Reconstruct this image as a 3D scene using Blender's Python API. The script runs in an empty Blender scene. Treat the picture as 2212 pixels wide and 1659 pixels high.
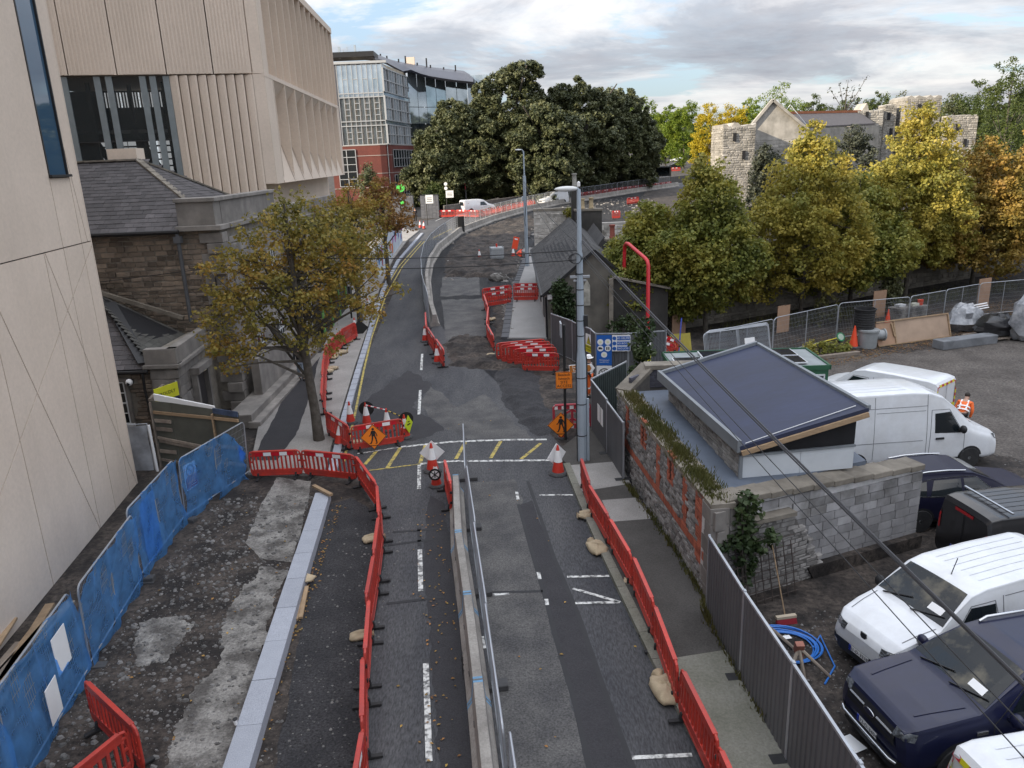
import bpy,bmesh,math,random
import numpy as np
from mathutils import Vector,Matrix
random.seed(7);rng=np.random.default_rng(7)
SC=bpy.context.scene
COL=SC.collection
# camera, sky, sun, exposure
F,PITCH,ROLL,EYE=1660.0,math.radians(16.4),math.radians(-2.3),10.0
PW,PH=2212.0,1659.0
_fw=np.array([0,math.cos(PITCH),-math.sin(PITCH)]);_ri=np.array([1.0,0,0]);_up=np.cross(_ri,_fw)
RI=math.cos(ROLL)*_ri+math.sin(ROLL)*_up
UP=-math.sin(ROLL)*_ri+math.cos(ROLL)*_up
CO=np.array([0,0,EYE])
cd=bpy.data.cameras.new('camera');cam=bpy.data.objects.new('camera',cd);COL.objects.link(cam)
cd.sensor_width=36.0;cd.lens=F/PW*36.0;cd.clip_start=0.1;cd.clip_end=6000
cam.matrix_world=Matrix(((RI[0],UP[0],-_fw[0],0),(RI[1],UP[1],-_fw[1],0),(RI[2],UP[2],-_fw[2],EYE),(0,0,0,1)))
SC.camera=cam
SUN_EL,SUN_AZ=math.radians(21),math.radians(245)
W=bpy.data.worlds.new('World');SC.world=W;W.use_nodes=True
def sky_world():
 nt=W.node_tree;N=nt.nodes;L=nt.links;N.clear()
 out=N.new('ShaderNodeOutputWorld');bg=N.new('ShaderNodeBackground');bg.inputs['Strength'].default_value=0.12
 sk=N.new('ShaderNodeTexSky');sk.sky_type='NISHITA';sk.sun_disc=False
 sk.sun_elevation=SUN_EL;sk.sun_rotation=SUN_AZ;sk.air_density=1.0;sk.dust_density=1.5
 tc=N.new('ShaderNodeTexCoord');sp=N.new('ShaderNodeSeparateXYZ');L.new(tc.outputs['Generated'],sp.inputs[0])
 zz=N.new('ShaderNodeMath');zz.operation='MAXIMUM';zz.inputs[1].default_value=0.0;L.new(sp.outputs['Z'],zz.inputs[0])
 za=N.new('ShaderNodeMath');za.operation='ADD';za.inputs[1].default_value=0.16;L.new(zz.outputs[0],za.inputs[0])
 dx=N.new('ShaderNodeMath');dx.operation='DIVIDE';L.new(sp.outputs['X'],dx.inputs[0]);L.new(za.outputs[0],dx.inputs[1])
 dy=N.new('ShaderNodeMath');dy.operation='DIVIDE';L.new(sp.outputs['Y'],dy.inputs[0]);L.new(za.outputs[0],dy.inputs[1])
 cb=N.new('ShaderNodeCombineXYZ');L.new(dx.outputs[0],cb.inputs[0]);L.new(dy.outputs[0],cb.inputs[1]);cb.inputs[2].default_value=1.7
 def noise(scale,det,rough,off,dist=0.0):
  mp=N.new('ShaderNodeMapping');mp.inputs['Location'].default_value=off;mp.inputs['Scale'].default_value=(scale,scale*1.15,scale)
  L.new(cb.outputs[0],mp.inputs[0]);n=N.new('ShaderNodeTexNoise');n.inputs['Scale'].default_value=1.0
  n.inputs['Detail'].default_value=det;n.inputs['Roughness'].default_value=rough;n.inputs['Distortion'].default_value=dist
  L.new(mp.outputs[0],n.inputs['Vector']);return n
 def ramp(src,stops):
  r=N.new('ShaderNodeValToRGB');e=r.color_ramp.elements
  while len(e)<len(stops):e.new(0.5)
  for k,(p,c)in enumerate(stops):e[k].position=p;e[k].color=(*c,1)if len(c)==3 else c
  L.new(src,r.inputs[0]);return r
 n1=noise(1.25,10,0.63,(3.1,0.4,0),0.3)
 n2=noise(0.95,10,0.62,(7.7,2.2,4),0.35)
 cover=ramp(n1.outputs['Fac'],[(0.38,(0,0,0)),(0.46,(0.8,0.8,0.8)),(0.6,(1,1,1))])
 tone=ramp(n2.outputs['Fac'],[(0.34,(5.9,5.8,5.7)),(0.45,(4.5,4.5,4.65)),(0.54,(3.0,3.1,3.4)),(0.70,(2.2,2.35,2.7))])
 skb=N.new('ShaderNodeMix');skb.data_type='RGBA';skb.inputs[0].default_value=0.45
 L.new(sk.outputs[0],skb.inputs[6]);skb.inputs[7].default_value=(3.3,4.3,5.7,1)
 mx=N.new('ShaderNodeMix');mx.data_type='RGBA'
 L.new(cover.outputs[0],mx.inputs[0]);L.new(skb.outputs[2],mx.inputs[6]);L.new(tone.outputs[0],mx.inputs[7])
 cie=N.new('ShaderNodeMath');cie.operation='MULTIPLY_ADD';cie.inputs[1].default_value=1.9;cie.inputs[2].default_value=0.64;L.new(zz.outputs[0],cie.inputs[0])
 vm=N.new('ShaderNodeVectorMath');vm.operation='SCALE';L.new(mx.outputs[2],vm.inputs[0]);L.new(cie.outputs[0],vm.inputs['Scale'])
 L.new(vm.outputs[0],bg.inputs['Color']);L.new(bg.outputs[0],out.inputs['Surface'])
sky_world()
sd=bpy.data.lights.new('sun','SUN');sun=bpy.data.objects.new('sun',sd);COL.objects.link(sun)
sd.energy=4.4;sd.angle=math.radians(1.0);sd.color=(1.0,0.86,0.66)
sdir=Vector((math.sin(SUN_AZ)*math.cos(SUN_EL),math.cos(SUN_AZ)*math.cos(SUN_EL),math.sin(SUN_EL)))
sun.rotation_euler=sdir.to_track_quat('Z','Y').to_euler()
SC.view_settings.view_transform='Standard';SC.view_settings.look='None';SC.view_settings.gamma=1.0
SC.view_settings.use_curve_mapping=False;SC.view_settings.exposure=0.88
SC.cycles.max_bounces=6;SC.cycles.transparent_max_bounces=24
# terrain and sight lines (used to lay things out in metres)
TX=[-200,30,45,63,93,111,150,321,1500]
TZ=[0,0,0.25,1.1,2.4,3.0,4.0,6.5,12]
def tz(y):return float(np.interp(y,TX,TZ))
def ray(x,y):return _fw+RI*((x-PW/2)/F)-UP*((y-PH/2)/F)
def T(x,y,h=0.0):
 d=ray(x,y);t=2.0
 while t<4000:
  P=CO+d*t
  if P[2]<tz(P[1])+h:break
  t*=1.01
 a,b=t/1.01,t
 for _ in range(40):
  m=(a+b)/2;P=CO+d*m
  if P[2]<tz(P[1])+h:b=m
  else:a=m
 P=CO+d*b
 return Vector(P)
def atY(x,y,Y):d=ray(x,y);return Vector(CO+d*(Y/d[1]))
def atP(x,y,P,n):
 d=ray(x,y);n=np.array([n[0],n[1],0.0]);t=((np.array(P)-CO)@n)/(d@n);return Vector(CO+d*t)
def XY(x,y):return Vector((x,y,tz(y)))
# object helpers
KIDS={}
def _link(o,parent):
 COL.objects.link(o)
 if parent is not None:
  o.parent=parent;KIDS.setdefault(parent.name,[]).append(o)
 return o
def tag(o,label=None,cat=None,group=None,kind=None):
 if label:o['label']=label
 if cat:o['category']=cat
 if group:o['group']=group
 if kind:o['kind']=kind
 return o
def thing(name,label,cat,loc=(0,0,0),rz=0.0,group=None,parent=None):
 o=bpy.data.objects.new(name,None);o.empty_display_size=0.3
 o.location=loc;o.rotation_euler=(0,0,rz);_link(o,parent)
 return tag(o,label,cat,group)
def dup(root,loc=None,rz=None,label=None,scale=None,rot=None):
 def cp(o,parent):
  c=o.copy();_link(c,parent)
  for k in KIDS.get(o.name,[]):cp(k,c)
  return c
 r=cp(root,None)
 if loc is not None:r.location=loc
 if rz is not None:r.rotation_euler=(0,0,rz)
 if rot is not None:r.rotation_euler=rot
 if scale is not None:r.scale=scale
 if label:r['label']=label
 return r
class MB:
 def __init__(s):s.v=[];s.f=[];s.m=[];s.mi=0
 def add(s,vs,fs):
  b=len(s.v);s.v.extend([tuple(v)for v in vs])
  for f in fs:s.f.append([b+i for i in f]);s.m.append(s.mi)
  return s
 def box(s,c,d,rz=0.0,ry=0.0,rx=0.0,taper=1.0):
  hx,hy,hz=d[0]/2,d[1]/2,d[2]/2
  vs=[Vector((sx*hx*(taper if k else 1),sy*hy*(taper if k else 1),(hz if k else-hz)))for k in(0,1)for sx,sy in((-1,-1),(1,-1),(1,1),(-1,1))]
  if rz or ry or rx:
   R=Matrix.Rotation(rz,3,'Z')@Matrix.Rotation(ry,3,'Y')@Matrix.Rotation(rx,3,'X');vs=[R@v for v in vs]
  c=Vector(c)
  return s.add([v+c for v in vs],[(3,2,1,0),(4,5,6,7),(0,1,5,4),(1,2,6,5),(2,3,7,6),(3,0,4,7)])
 def bar(s,a,b,w,h=None,up=(0,0,1)):
  a,b=Vector(a),Vector(b);h=h or w;d=(b-a)
  if d.length<1e-6:return s
  d=d.normalized();u=Vector(up)
  if abs(d.dot(u))>.98:u=Vector((0,1,0))if abs(d.y)<.9 else Vector((1,0,0))
  x=d.cross(u).normalized();y=x.cross(d).normalized()
  q=[x*(-w/2)+y*(-h/2),x*(w/2)+y*(-h/2),x*(w/2)+y*(h/2),x*(-w/2)+y*(h/2)]
  return s.add([a+p for p in q]+[b+p for p in q],[(3,2,1,0),(4,5,6,7),(0,1,5,4),(1,2,6,5),(2,3,7,6),(3,0,4,7)])
 def tube(s,pts,r,n=8,caps=True,closed=False):
  pts=[Vector(p)for p in pts];rs=r if isinstance(r,(list,tuple))else[r]*len(pts)
  rings=[];prev=None;m=len(pts)
  for i,p in enumerate(pts):
   if closed:d=pts[(i+1)%m]-pts[i-1]
   else:d=(pts[min(i+1,m-1)]-pts[max(i-1,0)])
   d=d.normalized()if d.length>1e-9 else Vector((0,0,1))
   if prev is None:
    u=Vector((0,0,1))if abs(d.z)<.9 else Vector((1,0,0));x=d.cross(u).normalized()
   else:
    x=(prev-d*prev.dot(d));x=x.normalized()if x.length>1e-6 else d.orthogonal().normalized()
   prev=x;y=d.cross(x)
   rings.append([p+(x*math.cos(2*math.pi*k/n)+y*math.sin(2*math.pi*k/n))*rs[i]for k in range(n)])
  vs=[v for R in rings for v in R];fs=[]
  for i in range(m if closed else m-1):
   j=(i+1)%m
   for k in range(n):fs.append((i*n+k,i*n+(k+1)%n,j*n+(k+1)%n,j*n+k))
  if caps and not closed:fs.append(tuple(range(n-1,-1,-1)));fs.append(tuple((m-1)*n+k for k in range(n)))
  return s.add(vs,fs)
 def lathe(s,prof,n=16,c=(0,0,0),axis='z',caps=True):
  c=Vector(c);vs=[];fs=[]
  for(r,z)in prof:
   for k in range(n):
    a=2*math.pi*k/n;p=(r*math.cos(a),r*math.sin(a),z)
    if axis=='y':p=(p[0],p[2],p[1])
    if axis=='x':p=(p[2],p[0],p[1])
    vs.append(c+Vector(p))
  for i in range(len(prof)-1):
   for k in range(n):fs.append((i*n+k,i*n+(k+1)%n,(i+1)*n+(k+1)%n,(i+1)*n+k))
  if caps:fs.append(tuple(range(n-1,-1,-1)));fs.append(tuple((len(prof)-1)*n+k for k in range(n)))
  return s.add(vs,fs)
 def prism(s,poly,a,b):
  a,b=Vector(a),Vector(b);n=len(poly);P=[Vector(p)for p in poly]
  vs=[p+a for p in P]+[p+b for p in P]
  fs=[tuple(range(n-1,-1,-1)),tuple(n+i for i in range(n))]+[(i,(i+1)%n,n+(i+1)%n,n+i)for i in range(n)]
  return s.add(vs,fs)
 def grid(s,rows):
  n=len(rows[0]);vs=[p for r in rows for p in r]
  return s.add(vs,[(i*n+k,i*n+k+1,(i+1)*n+k+1,(i+1)*n+k)for i in range(len(rows)-1)for k in range(n-1)])
 def blob(s,c,r,n=8,m=6,jit=0.15,flat=1.0):
  c=Vector(c);vs=[];fs=[]
  for i in range(m+1):
   ph=math.pi*i/m
   for k in range(n):
    a=2*math.pi*k/n;q=1+random.uniform(-jit,jit)
    vs.append(c+Vector((r[0]*q*math.sin(ph)*math.cos(a),r[1]*q*math.sin(ph)*math.sin(a),r[2]*q*math.cos(ph)*flat)))
  for i in range(m):
   for k in range(n):fs.append((i*n+k,(i+1)*n+k,(i+1)*n+(k+1)%n,i*n+(k+1)%n))
  return s.add(vs,fs)
 def mesh(s,name,mats,smooth=False,bevel=0.0):
  me=bpy.data.meshes.new(name);me.from_pydata(s.v,[],s.f)
  mats=mats if isinstance(mats,(list,tuple))else[mats]
  for m in mats:me.materials.append(m)
  if len(mats)>1:me.polygons.foreach_set('material_index',s.m)
  bm=bmesh.new();bm.from_mesh(me);bmesh.ops.recalc_face_normals(bm,faces=bm.faces)
  if bevel:
   es=[e for e in bm.edges if len(e.link_faces)==2 and e.calc_face_angle(0)>0.5]
   bmesh.ops.bevel(bm,geom=es,offset=bevel,segments=2,affect='EDGES',profile=0.5,clamp_overlap=True)
  bm.to_mesh(me);bm.free()
  if smooth:
   me.polygons.foreach_set('use_smooth',[True]*len(me.polygons))
   try:me.set_sharp_from_angle(angle=math.radians(smooth if smooth>1 else 40))
   except Exception:pass
  me.update();return me
 def build(s,name,mats,parent=None,smooth=False,bevel=0.0,loc=None):
  o=bpy.data.objects.new(name,s.mesh(name,mats,smooth,bevel))
  if loc is not None:o.location=loc
  return _link(o,parent)
def inst(name,me,parent=None,loc=(0,0,0),rot=(0,0,0),scale=(1,1,1)):
 o=bpy.data.objects.new(name,me);o.location=loc;o.rotation_euler=rot;o.scale=scale
 return _link(o,parent)
def box(name,c,d,mat,parent=None,rz=0.0,bevel=0.0,**k):
 return MB().box(c,d,rz,**k).build(name,mat,parent,bevel=bevel)
TMP=bpy.data.scenes.new('bench')
def baked(o):
 TMP.collection.objects.link(o);vl=TMP.view_layers[0];vl.update();me=bpy.data.meshes.new_from_object(o.evaluated_get(vl.depsgraph));bpy.data.objects.remove(o);return me
def text(name,s,size,mat,parent,loc,rot,depth=0.002,align='CENTER',sx=1.0):
 cu=bpy.data.curves.new(name,'FONT');cu.body=s;cu.size=size;cu.align_x=align;cu.align_y='CENTER';cu.extrude=depth;cu.resolution_u=2
 cu.space_line=0.85
 t=bpy.data.objects.new(name,cu);me=baked(t)
 me.materials.clear();me.materials.append(mat)
 o=bpy.data.objects.new(name,me);o.location=loc;o.rotation_euler=rot;o.scale=(sx,1,1)
 return _link(o,parent)
# materials
MATS={}
def mat(name,c,rough=0.8,metal=0.0,var=0.2,scale=2.0,c2=None,fine=0.0,fscale=60.0,bump=0.0,bscale=30.0,rand=0.0,island=0.0,spec=0.5,coat=0.0,alpha=1.0,stretch=(1,1,1),coord='pos',trans=0.0,streak=0.0,emit=0.0,hue=0.0,lo=0.35,hi=0.65):
 if name in MATS:return MATS[name]
 m=bpy.data.materials.new(name);m.use_nodes=True;nt=m.node_tree;N=nt.nodes;L=nt.links
 b=N['Principled BSDF'];b.inputs['Roughness'].default_value=rough;b.inputs['Metallic'].default_value=metal
 b.inputs['Specular IOR Level'].default_value=spec;b.inputs['Coat Weight'].default_value=coat;b.inputs['Coat Roughness'].default_value=0.04
 col=(*c,1);c2=c2 or tuple(x*0.55 for x in c);last=None
 if coord=='pos':src=N.new('ShaderNodeNewGeometry').outputs['Position']
 else:src=N.new('ShaderNodeTexCoord').outputs['Object']
 mp=N.new('ShaderNodeMapping');mp.inputs['Scale'].default_value=stretch;L.new(src,mp.inputs[0]);vec=mp.outputs[0]
 def mix(fac,a,bcol,mode='MIX'):
  x=N.new('ShaderNodeMix');x.data_type='RGBA';x.blend_type=mode
  if isinstance(fac,(int,float)):x.inputs[0].default_value=fac
  else:L.new(fac,x.inputs[0])
  if isinstance(a,tuple):x.inputs[6].default_value=a
  else:L.new(a,x.inputs[6])
  if isinstance(bcol,tuple):x.inputs[7].default_value=bcol
  else:L.new(bcol,x.inputs[7])
  return x.outputs[2]
 def noise(sc,det=6,ro=0.6):
  n=N.new('ShaderNodeTexNoise');n.inputs['Scale'].default_value=sc;n.inputs['Detail'].default_value=det;n.inputs['Roughness'].default_value=ro
  L.new(vec,n.inputs['Vector']);return n.outputs['Fac']
 def rng_(f,a,bb,to0=0.0,to1=1.0):
  r=N.new('ShaderNodeMapRange');r.inputs[1].default_value=a;r.inputs[2].default_value=bb;r.inputs[3].default_value=to0;r.inputs[4].default_value=to1
  L.new(f,r.inputs[0]);return r.outputs[0]
 cur=col
 if var:cur=mix(rng_(noise(scale),lo,hi,0.0,min(1,var*2.5)),cur,(*c2,1))
 if streak:
  mp2=N.new('ShaderNodeMapping');mp2.inputs['Scale'].default_value=(1.3,1.3,0.12);L.new(src,mp2.inputs[0])
  n=N.new('ShaderNodeTexNoise');n.inputs['Scale'].default_value=1.6;n.inputs['Detail'].default_value=7;L.new(mp2.outputs[0],n.inputs['Vector'])
  cur=mix(rng_(n.outputs['Fac'],0.42,0.72,0.0,streak),cur,(*[x*0.42 for x in c],1))
 if rand:
  oi=N.new('ShaderNodeObjectInfo');cur=mix(1.0,cur,rng_gray(N,L,oi.outputs['Random'],1-rand,1+rand),'MULTIPLY')
 if island:
  g=N.new('ShaderNodeNewGeometry');cur=mix(1.0,cur,rng_gray(N,L,g.outputs['Random Per Island'],1-island,1+island),'MULTIPLY')
 if hue and(rand or island):
  hs=N.new('ShaderNodeHueSaturation');s2=N.new('ShaderNodeObjectInfo').outputs['Random']if rand else N.new('ShaderNodeNewGeometry').outputs['Random Per Island']
  mm=N.new('ShaderNodeMath');mm.operation='MULTIPLY';mm.inputs[1].default_value=7.31;L.new(s2,mm.inputs[0])
  fr=N.new('ShaderNodeMath');fr.operation='FRACT';L.new(mm.outputs[0],fr.inputs[0])
  L.new(rng_(fr.outputs[0],0,1,0.5-hue,0.5+hue),hs.inputs['Hue']);L.new(cur,hs.inputs['Color']);cur=hs.outputs[0]
 if fine:cur=mix(1.0,cur,rng_gray(N,L,noise(fscale,3,0.7),1-fine*2.2,1+fine*2.2,0.3,0.7),'MULTIPLY')
 if isinstance(cur,tuple):b.inputs['Base Color'].default_value=cur
 else:L.new(cur,b.inputs['Base Color'])
 if bump:
  bp=N.new('ShaderNodeBump');bp.inputs['Strength'].default_value=bump;bp.inputs['Distance'].default_value=0.03
  L.new(noise(bscale,5),bp.inputs['Height']);L.new(bp.outputs[0],b.inputs['Normal'])
 if trans:b.inputs['Transmission Weight'].default_value=trans
 if alpha<1:b.inputs['Alpha'].default_value=alpha
 if emit:b.inputs['Emission Color'].default_value=col;b.inputs['Emission Strength'].default_value=emit
 MATS[name]=m;return m
def rng_gray(N,L,f,a,b,lo=0.0,hi=1.0):
 r=N.new('ShaderNodeMapRange');r.inputs[1].default_value=lo;r.inputs[2].default_value=hi;r.inputs[3].default_value=a;r.inputs[4].default_value=b
 L.new(f,r.inputs[0]);c=N.new('ShaderNodeCombineColor')
 for k in range(3):L.new(r.outputs[0],c.inputs[k])
 return c.outputs[0]
def leafmat(name,cols,transl=0.35):
 """foliage: colour by clump (position noise) and by leaf (random per island)"""
 m=bpy.data.materials.new(name);m.use_nodes=True;nt=m.node_tree;N=nt.nodes;L=nt.links
 b=N['Principled BSDF'];out=N['Material Output'];b.inputs['Roughness'].default_value=0.55;b.inputs['Specular IOR Level'].default_value=0.35
 g=N.new('ShaderNodeNewGeometry');n=N.new('ShaderNodeTexNoise');n.inputs['Scale'].default_value=0.55;n.inputs['Detail'].default_value=4
 L.new(g.outputs['Position'],n.inputs['Vector'])
 a=N.new('ShaderNodeMath');a.operation='MULTIPLY_ADD';a.inputs[1].default_value=0.34;L.new(g.outputs['Random Per Island'],a.inputs[0])
 s=N.new('ShaderNodeMapRange');s.inputs[1].default_value=0.3;s.inputs[2].default_value=0.7;s.inputs[3].default_value=0;s.inputs[4].default_value=0.66
 L.new(n.outputs['Fac'],s.inputs[0]);L.new(s.outputs[0],a.inputs[2])
 r=N.new('ShaderNodeValToRGB');e=r.color_ramp.elements
 while len(e)<len(cols):e.new(0.5)
 for k,c in enumerate(cols):e[k].position=k/(len(cols)-1);e[k].color=(*c,1)
 L.new(a.outputs[0],r.inputs[0]);L.new(r.outputs[0],b.inputs['Base Color'])
 tr=N.new('ShaderNodeBsdfTranslucent');L.new(r.outputs[0],tr.inputs[0]);mx=N.new('ShaderNodeMixShader');mx.inputs[0].default_value=transl
 L.new(b.outputs[0],mx.inputs[1]);L.new(tr.outputs[0],mx.inputs[2]);L.new(mx.outputs[0],out.inputs[0])
 return m
def glass(name,tint=(0.02,0.025,0.03),rough=0.03,spec=0.8):
 m=mat(name,tint,rough,0,var=0,spec=spec);return m
# ground sheets that follow the terrain
def sheet(name,pts,off,m,kind='structure',px=True,thick=0.0,label=None):
 P=[T(*p)if px else XY(*p)for p in pts]
 bm=bmesh.new();vs=[bm.verts.new((p.x,p.y,0))for p in P];f=bm.faces.new(vs)
 ys=[p.y for p in P];bmesh.ops.triangulate(bm,faces=[f])
 for k in TX[1:-1]:
  if min(ys)<k<max(ys):
   g=bm.verts[:]+bm.edges[:]+bm.faces[:];bmesh.ops.bisect_plane(bm,geom=g,plane_co=(0,k,0),plane_no=(0,1,0))
 for v in bm.verts:v.co.z=tz(v.co.y)+off
 bmesh.ops.recalc_face_normals(bm,faces=bm.faces)
 if sum(f.normal.z for f in bm.faces)<0:bmesh.ops.reverse_faces(bm,faces=bm.faces)
 if thick:
  r=bmesh.ops.extrude_face_region(bm,geom=bm.faces[:]);
  for v in[e for e in r['geom']if isinstance(e,bmesh.types.BMVert)]:pass
  low=[v for v in bm.verts if v not in set(e for e in r['geom']if isinstance(e,bmesh.types.BMVert))]
  for v in low:v.co.z-=thick
  bmesh.ops.recalc_face_normals(bm,faces=bm.faces)
 me=bpy.data.meshes.new(name);bm.to_mesh(me);bm.free();me.materials.append(m)
 o=bpy.data.objects.new(name,me);_link(o,None)
 return tag(o,label,None,None,kind)
def strip(name,pl,w,off,m,parent=None,px=True,kind=None,dash=None,label=None,thick=0.0):
 """ribbon of width w metres along pixel polyline"""
 P=[T(*p)if px else XY(*p)for p in pl];mb=MB();Q=[]
 for a,b in zip(P,P[1:]):
  n=max(1,int((b-a).length/1.5));Q+=[a.lerp(b,i/n)for i in range(n)]
 Q.append(P[-1]);rows=[]
 for i,p in enumerate(Q):
  d=(Q[min(i+1,len(Q)-1)]-Q[max(i-1,0)]);d.z=0;d.normalize();n=Vector((-d.y,d.x,0))
  l,r=p+n*w/2,p-n*w/2;z=tz(p.y)+off
  if thick:rows.append([(l.x,l.y,z-thick),(l.x,l.y,z),(r.x,r.y,z),(r.x,r.y,z-thick)])
  else:rows.append([(l.x,l.y,z),(r.x,r.y,z)])
 mb.grid(rows)
 if thick:
  mb.add(rows[0],[(0,1,2,3)]);mb.add(rows[-1],[(3,2,1,0)])
 o=mb.build(name,m,parent)
 if kind:tag(o,label,None,None,kind)
 return o
# materials used by many things
M_earth=mat('earth',(0.056,0.045,0.038),0.95,lo=.40,hi=.60,var=0.4,scale=1.0,c2=(0.015,0.012,0.011),fine=0.36,fscale=7,bump=0.6,bscale=14)
M_dirt2=mat('trampled_dirt',(0.075,0.068,0.062),0.95,var=0.4,scale=0.9,c2=(0.035,0.031,0.030),fine=0.25,fscale=14,bump=0.7,bscale=18)
M_asphalt=mat('asphalt',(0.070,0.070,0.073),0.88,var=0.4,scale=0.75,c2=(0.036,0.037,0.043),fine=0.24,fscale=26,bump=0.25,bscale=60,stretch=(1.0,0.25,1.0))
M_asphalt_worn=mat('worn_asphalt',(0.098,0.095,0.092),0.9,var=0.4,scale=1.1,c2=(0.052,0.051,0.053),fine=0.26,fscale=24,bump=0.25,bscale=60)
M_asphalt_new=mat('new_asphalt',(0.032,0.031,0.035),0.9,var=0.2,scale=1.5,c2=(0.020,0.020,0.024),fine=0.15,fscale=30,bump=0.3,bscale=50)
M_gritty=mat('gritty_tarmac',(0.034,0.033,0.036),0.9,var=0.4,scale=1.1,c2=(0.018,0.018,0.021),fine=0.42,fscale=22,bump=0.8,bscale=24)
M_conc=mat('concrete',(0.30,0.285,0.27),0.9,var=0.3,scale=0.7,c2=(0.19,0.18,0.17),fine=0.1,fscale=25,bump=0.15,bscale=40)
M_concdirty=mat('dirty_concrete',(0.235,0.225,0.21),0.92,var=0.4,scale=1.6,c2=(0.075,0.069,0.064),fine=0.2,fscale=18,bump=0.3,bscale=26,lo=0.40,hi=0.60)
M_concmoss=mat('mossy_concrete',(0.20,0.195,0.165),0.92,var=0.3,scale=0.8,c2=(0.12,0.12,0.09),fine=0.1,fscale=22,bump=0.2,bscale=40)
M_path=mat('path_tarmac',(0.068,0.063,0.058),0.92,var=0.35,scale=0.9,c2=(0.045,0.041,0.037),fine=0.14,fscale=30,bump=0.2)
M_paver=mat('paver',(0.24,0.235,0.23),0.9,var=0.2,scale=0.8,c2=(0.17,0.165,0.16),rand=0.12,fine=0.08,fscale=30)
M_white=mat('road_white',(0.62,0.62,0.60),0.8,var=0.55,scale=7,c2=(0.12,0.12,0.12),lo=0.45,hi=0.6)
M_yellow=mat('road_yellow',(0.46,0.36,0.09),0.8,var=0.5,scale=6,c2=(0.14,0.12,0.07),lo=0.45,hi=0.62)
M_tar=mat('tar_seal',(0.018,0.018,0.021),0.7,var=0.2)
M_granite=mat('granite',(0.34,0.36,0.41),0.8,var=0.12,scale=3,c2=(0.25,0.27,0.31),rand=0.07,fine=0.12,fscale=60)
M_steel=mat('galvanised_steel',(0.42,0.44,0.47),0.45,0.55,var=0.2,scale=2,c2=(0.28,0.30,0.33))
M_wire=mat('wire_mesh',(0.30,0.32,0.35),0.5,0.5,var=0)
M_black=mat('black_rubber',(0.014,0.014,0.016),0.75,var=0.3,scale=6,c2=(0.03,0.03,0.03))
M_dark=mat('dark_void',(0.008,0.008,0.010),0.8,var=0)
M_red=mat('red_plastic',(0.52,0.040,0.024),0.45,var=0.3,scale=2.2,c2=(0.34,0.045,0.038),rand=0.16,fine=0.05,fscale=14,streak=.25)
M_redtape=mat('red_reflector',(0.52,0.012,0.025),0.3,var=0)
M_whitetape=mat('white_reflector',(0.80,0.80,0.80),0.35,var=0.05)
M_orange=mat('orange_sign',(0.85,0.22,0.015),0.45,var=0.05)
M_signwhite=mat('sign_white',(0.78,0.78,0.78),0.5,var=0.05)
M_signblack=mat('sign_black',(0.012,0.012,0.012),0.6,var=0)
M_cone=mat('cone_red',(0.55,0.035,0.018),0.5,var=0.15,scale=4,c2=(0.35,0.03,0.02),rand=0.08)
M_conebase=mat('cone_base',(0.065,0.065,0.068),0.85,var=0.3,scale=5)
M_sack=mat('sandbag_cloth',(0.46,0.37,0.25),0.9,var=0.3,scale=4,c2=(0.30,0.24,0.16),rand=0.1,bump=0.3)
M_wood=mat('timber',(0.36,0.25,0.15),0.8,var=0.3,scale=4,c2=(0.22,0.15,0.09),rand=0.2,stretch=(1,1,6))
M_woodgrey=mat('weathered_timber',(0.28,0.235,0.19),0.85,var=0.35,scale=3,c2=(0.15,0.12,0.10),rand=0.22)
M_ply=mat('plywood',(0.40,0.25,0.16),0.75,var=0.25,scale=1.6,c2=(0.28,0.17,0.11),rand=0.1)
M_cream=mat('cream_concrete',(0.66,0.555,0.46),0.85,var=0.2,scale=0.35,c2=(0.55,0.46,0.375),streak=.07,fine=0.025,fscale=9,rand=0.03,bump=0.03)
M_joint=mat('dark_joint',(0.09,0.08,0.07),0.9,var=0)
M_slate=mat('slate',(0.085,0.077,0.080),0.75,var=0.25,scale=3,c2=(0.055,0.052,0.055),rand=0.28,island=0.28,bump=0.15)
M_rubble=mat('rubble_stone',(0.235,0.185,0.14),0.9,var=0.35,scale=2.5,c2=(0.13,0.108,0.09),rand=0.35,island=0.35,bump=0.4,bscale=18)
M_mortar=mat('mortar',(0.26,0.235,0.20),0.95,var=0.3,scale=3)
M_rubblegrey=mat('grey_rubble_stone',(0.235,0.225,0.215),0.9,var=0.3,scale=3,c2=(0.13,0.122,0.115),rand=0.32,island=0.32,bump=0.4,bscale=18)
M_mortardark=mat('dark_mortar',(0.13,0.122,0.115),0.95,var=0.3,scale=3)
M_brick=mat('red_brick',(0.36,0.10,0.055),0.85,var=0.25,scale=5,c2=(0.22,0.065,0.04),rand=0.28,island=0.28,bump=0.2)
M_ashlar=mat('ashlar',(0.26,0.24,0.22),0.88,var=0.3,scale=1.4,c2=(0.13,0.12,0.112),rand=0.15,island=0.15,streak=0.5,bump=0.15)
M_coping=mat('coping_stone',(0.23,0.205,0.17),0.9,var=0.35,scale=2,c2=(0.12,0.105,0.085),rand=0.12,bump=0.3)
M_block=mat('concrete_block',(0.30,0.295,0.30),0.9,var=0.35,scale=1.6,c2=(0.20,0.196,0.20),rand=0.22,island=0.22,bump=0.3,bscale=25,streak=0.35)
M_blockm=mat('white_mortar',(0.52,0.51,0.51),0.9,var=0.3,scale=4,c2=(0.3,0.3,0.3))
M_iron=mat('black_iron',(0.02,0.02,0.022),0.5,0.2,var=0.2)
M_glassdark=glass('dark_glass',(0.010,0.014,0.017),0.04)
M_glassblue=glass('blue_glass',(0.05,0.10,0.16),0.03,1.0)
M_whiteframe=mat('white_frame',(0.62,0.63,0.64),0.5,var=0.1)
UNITSTONE=[]
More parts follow.
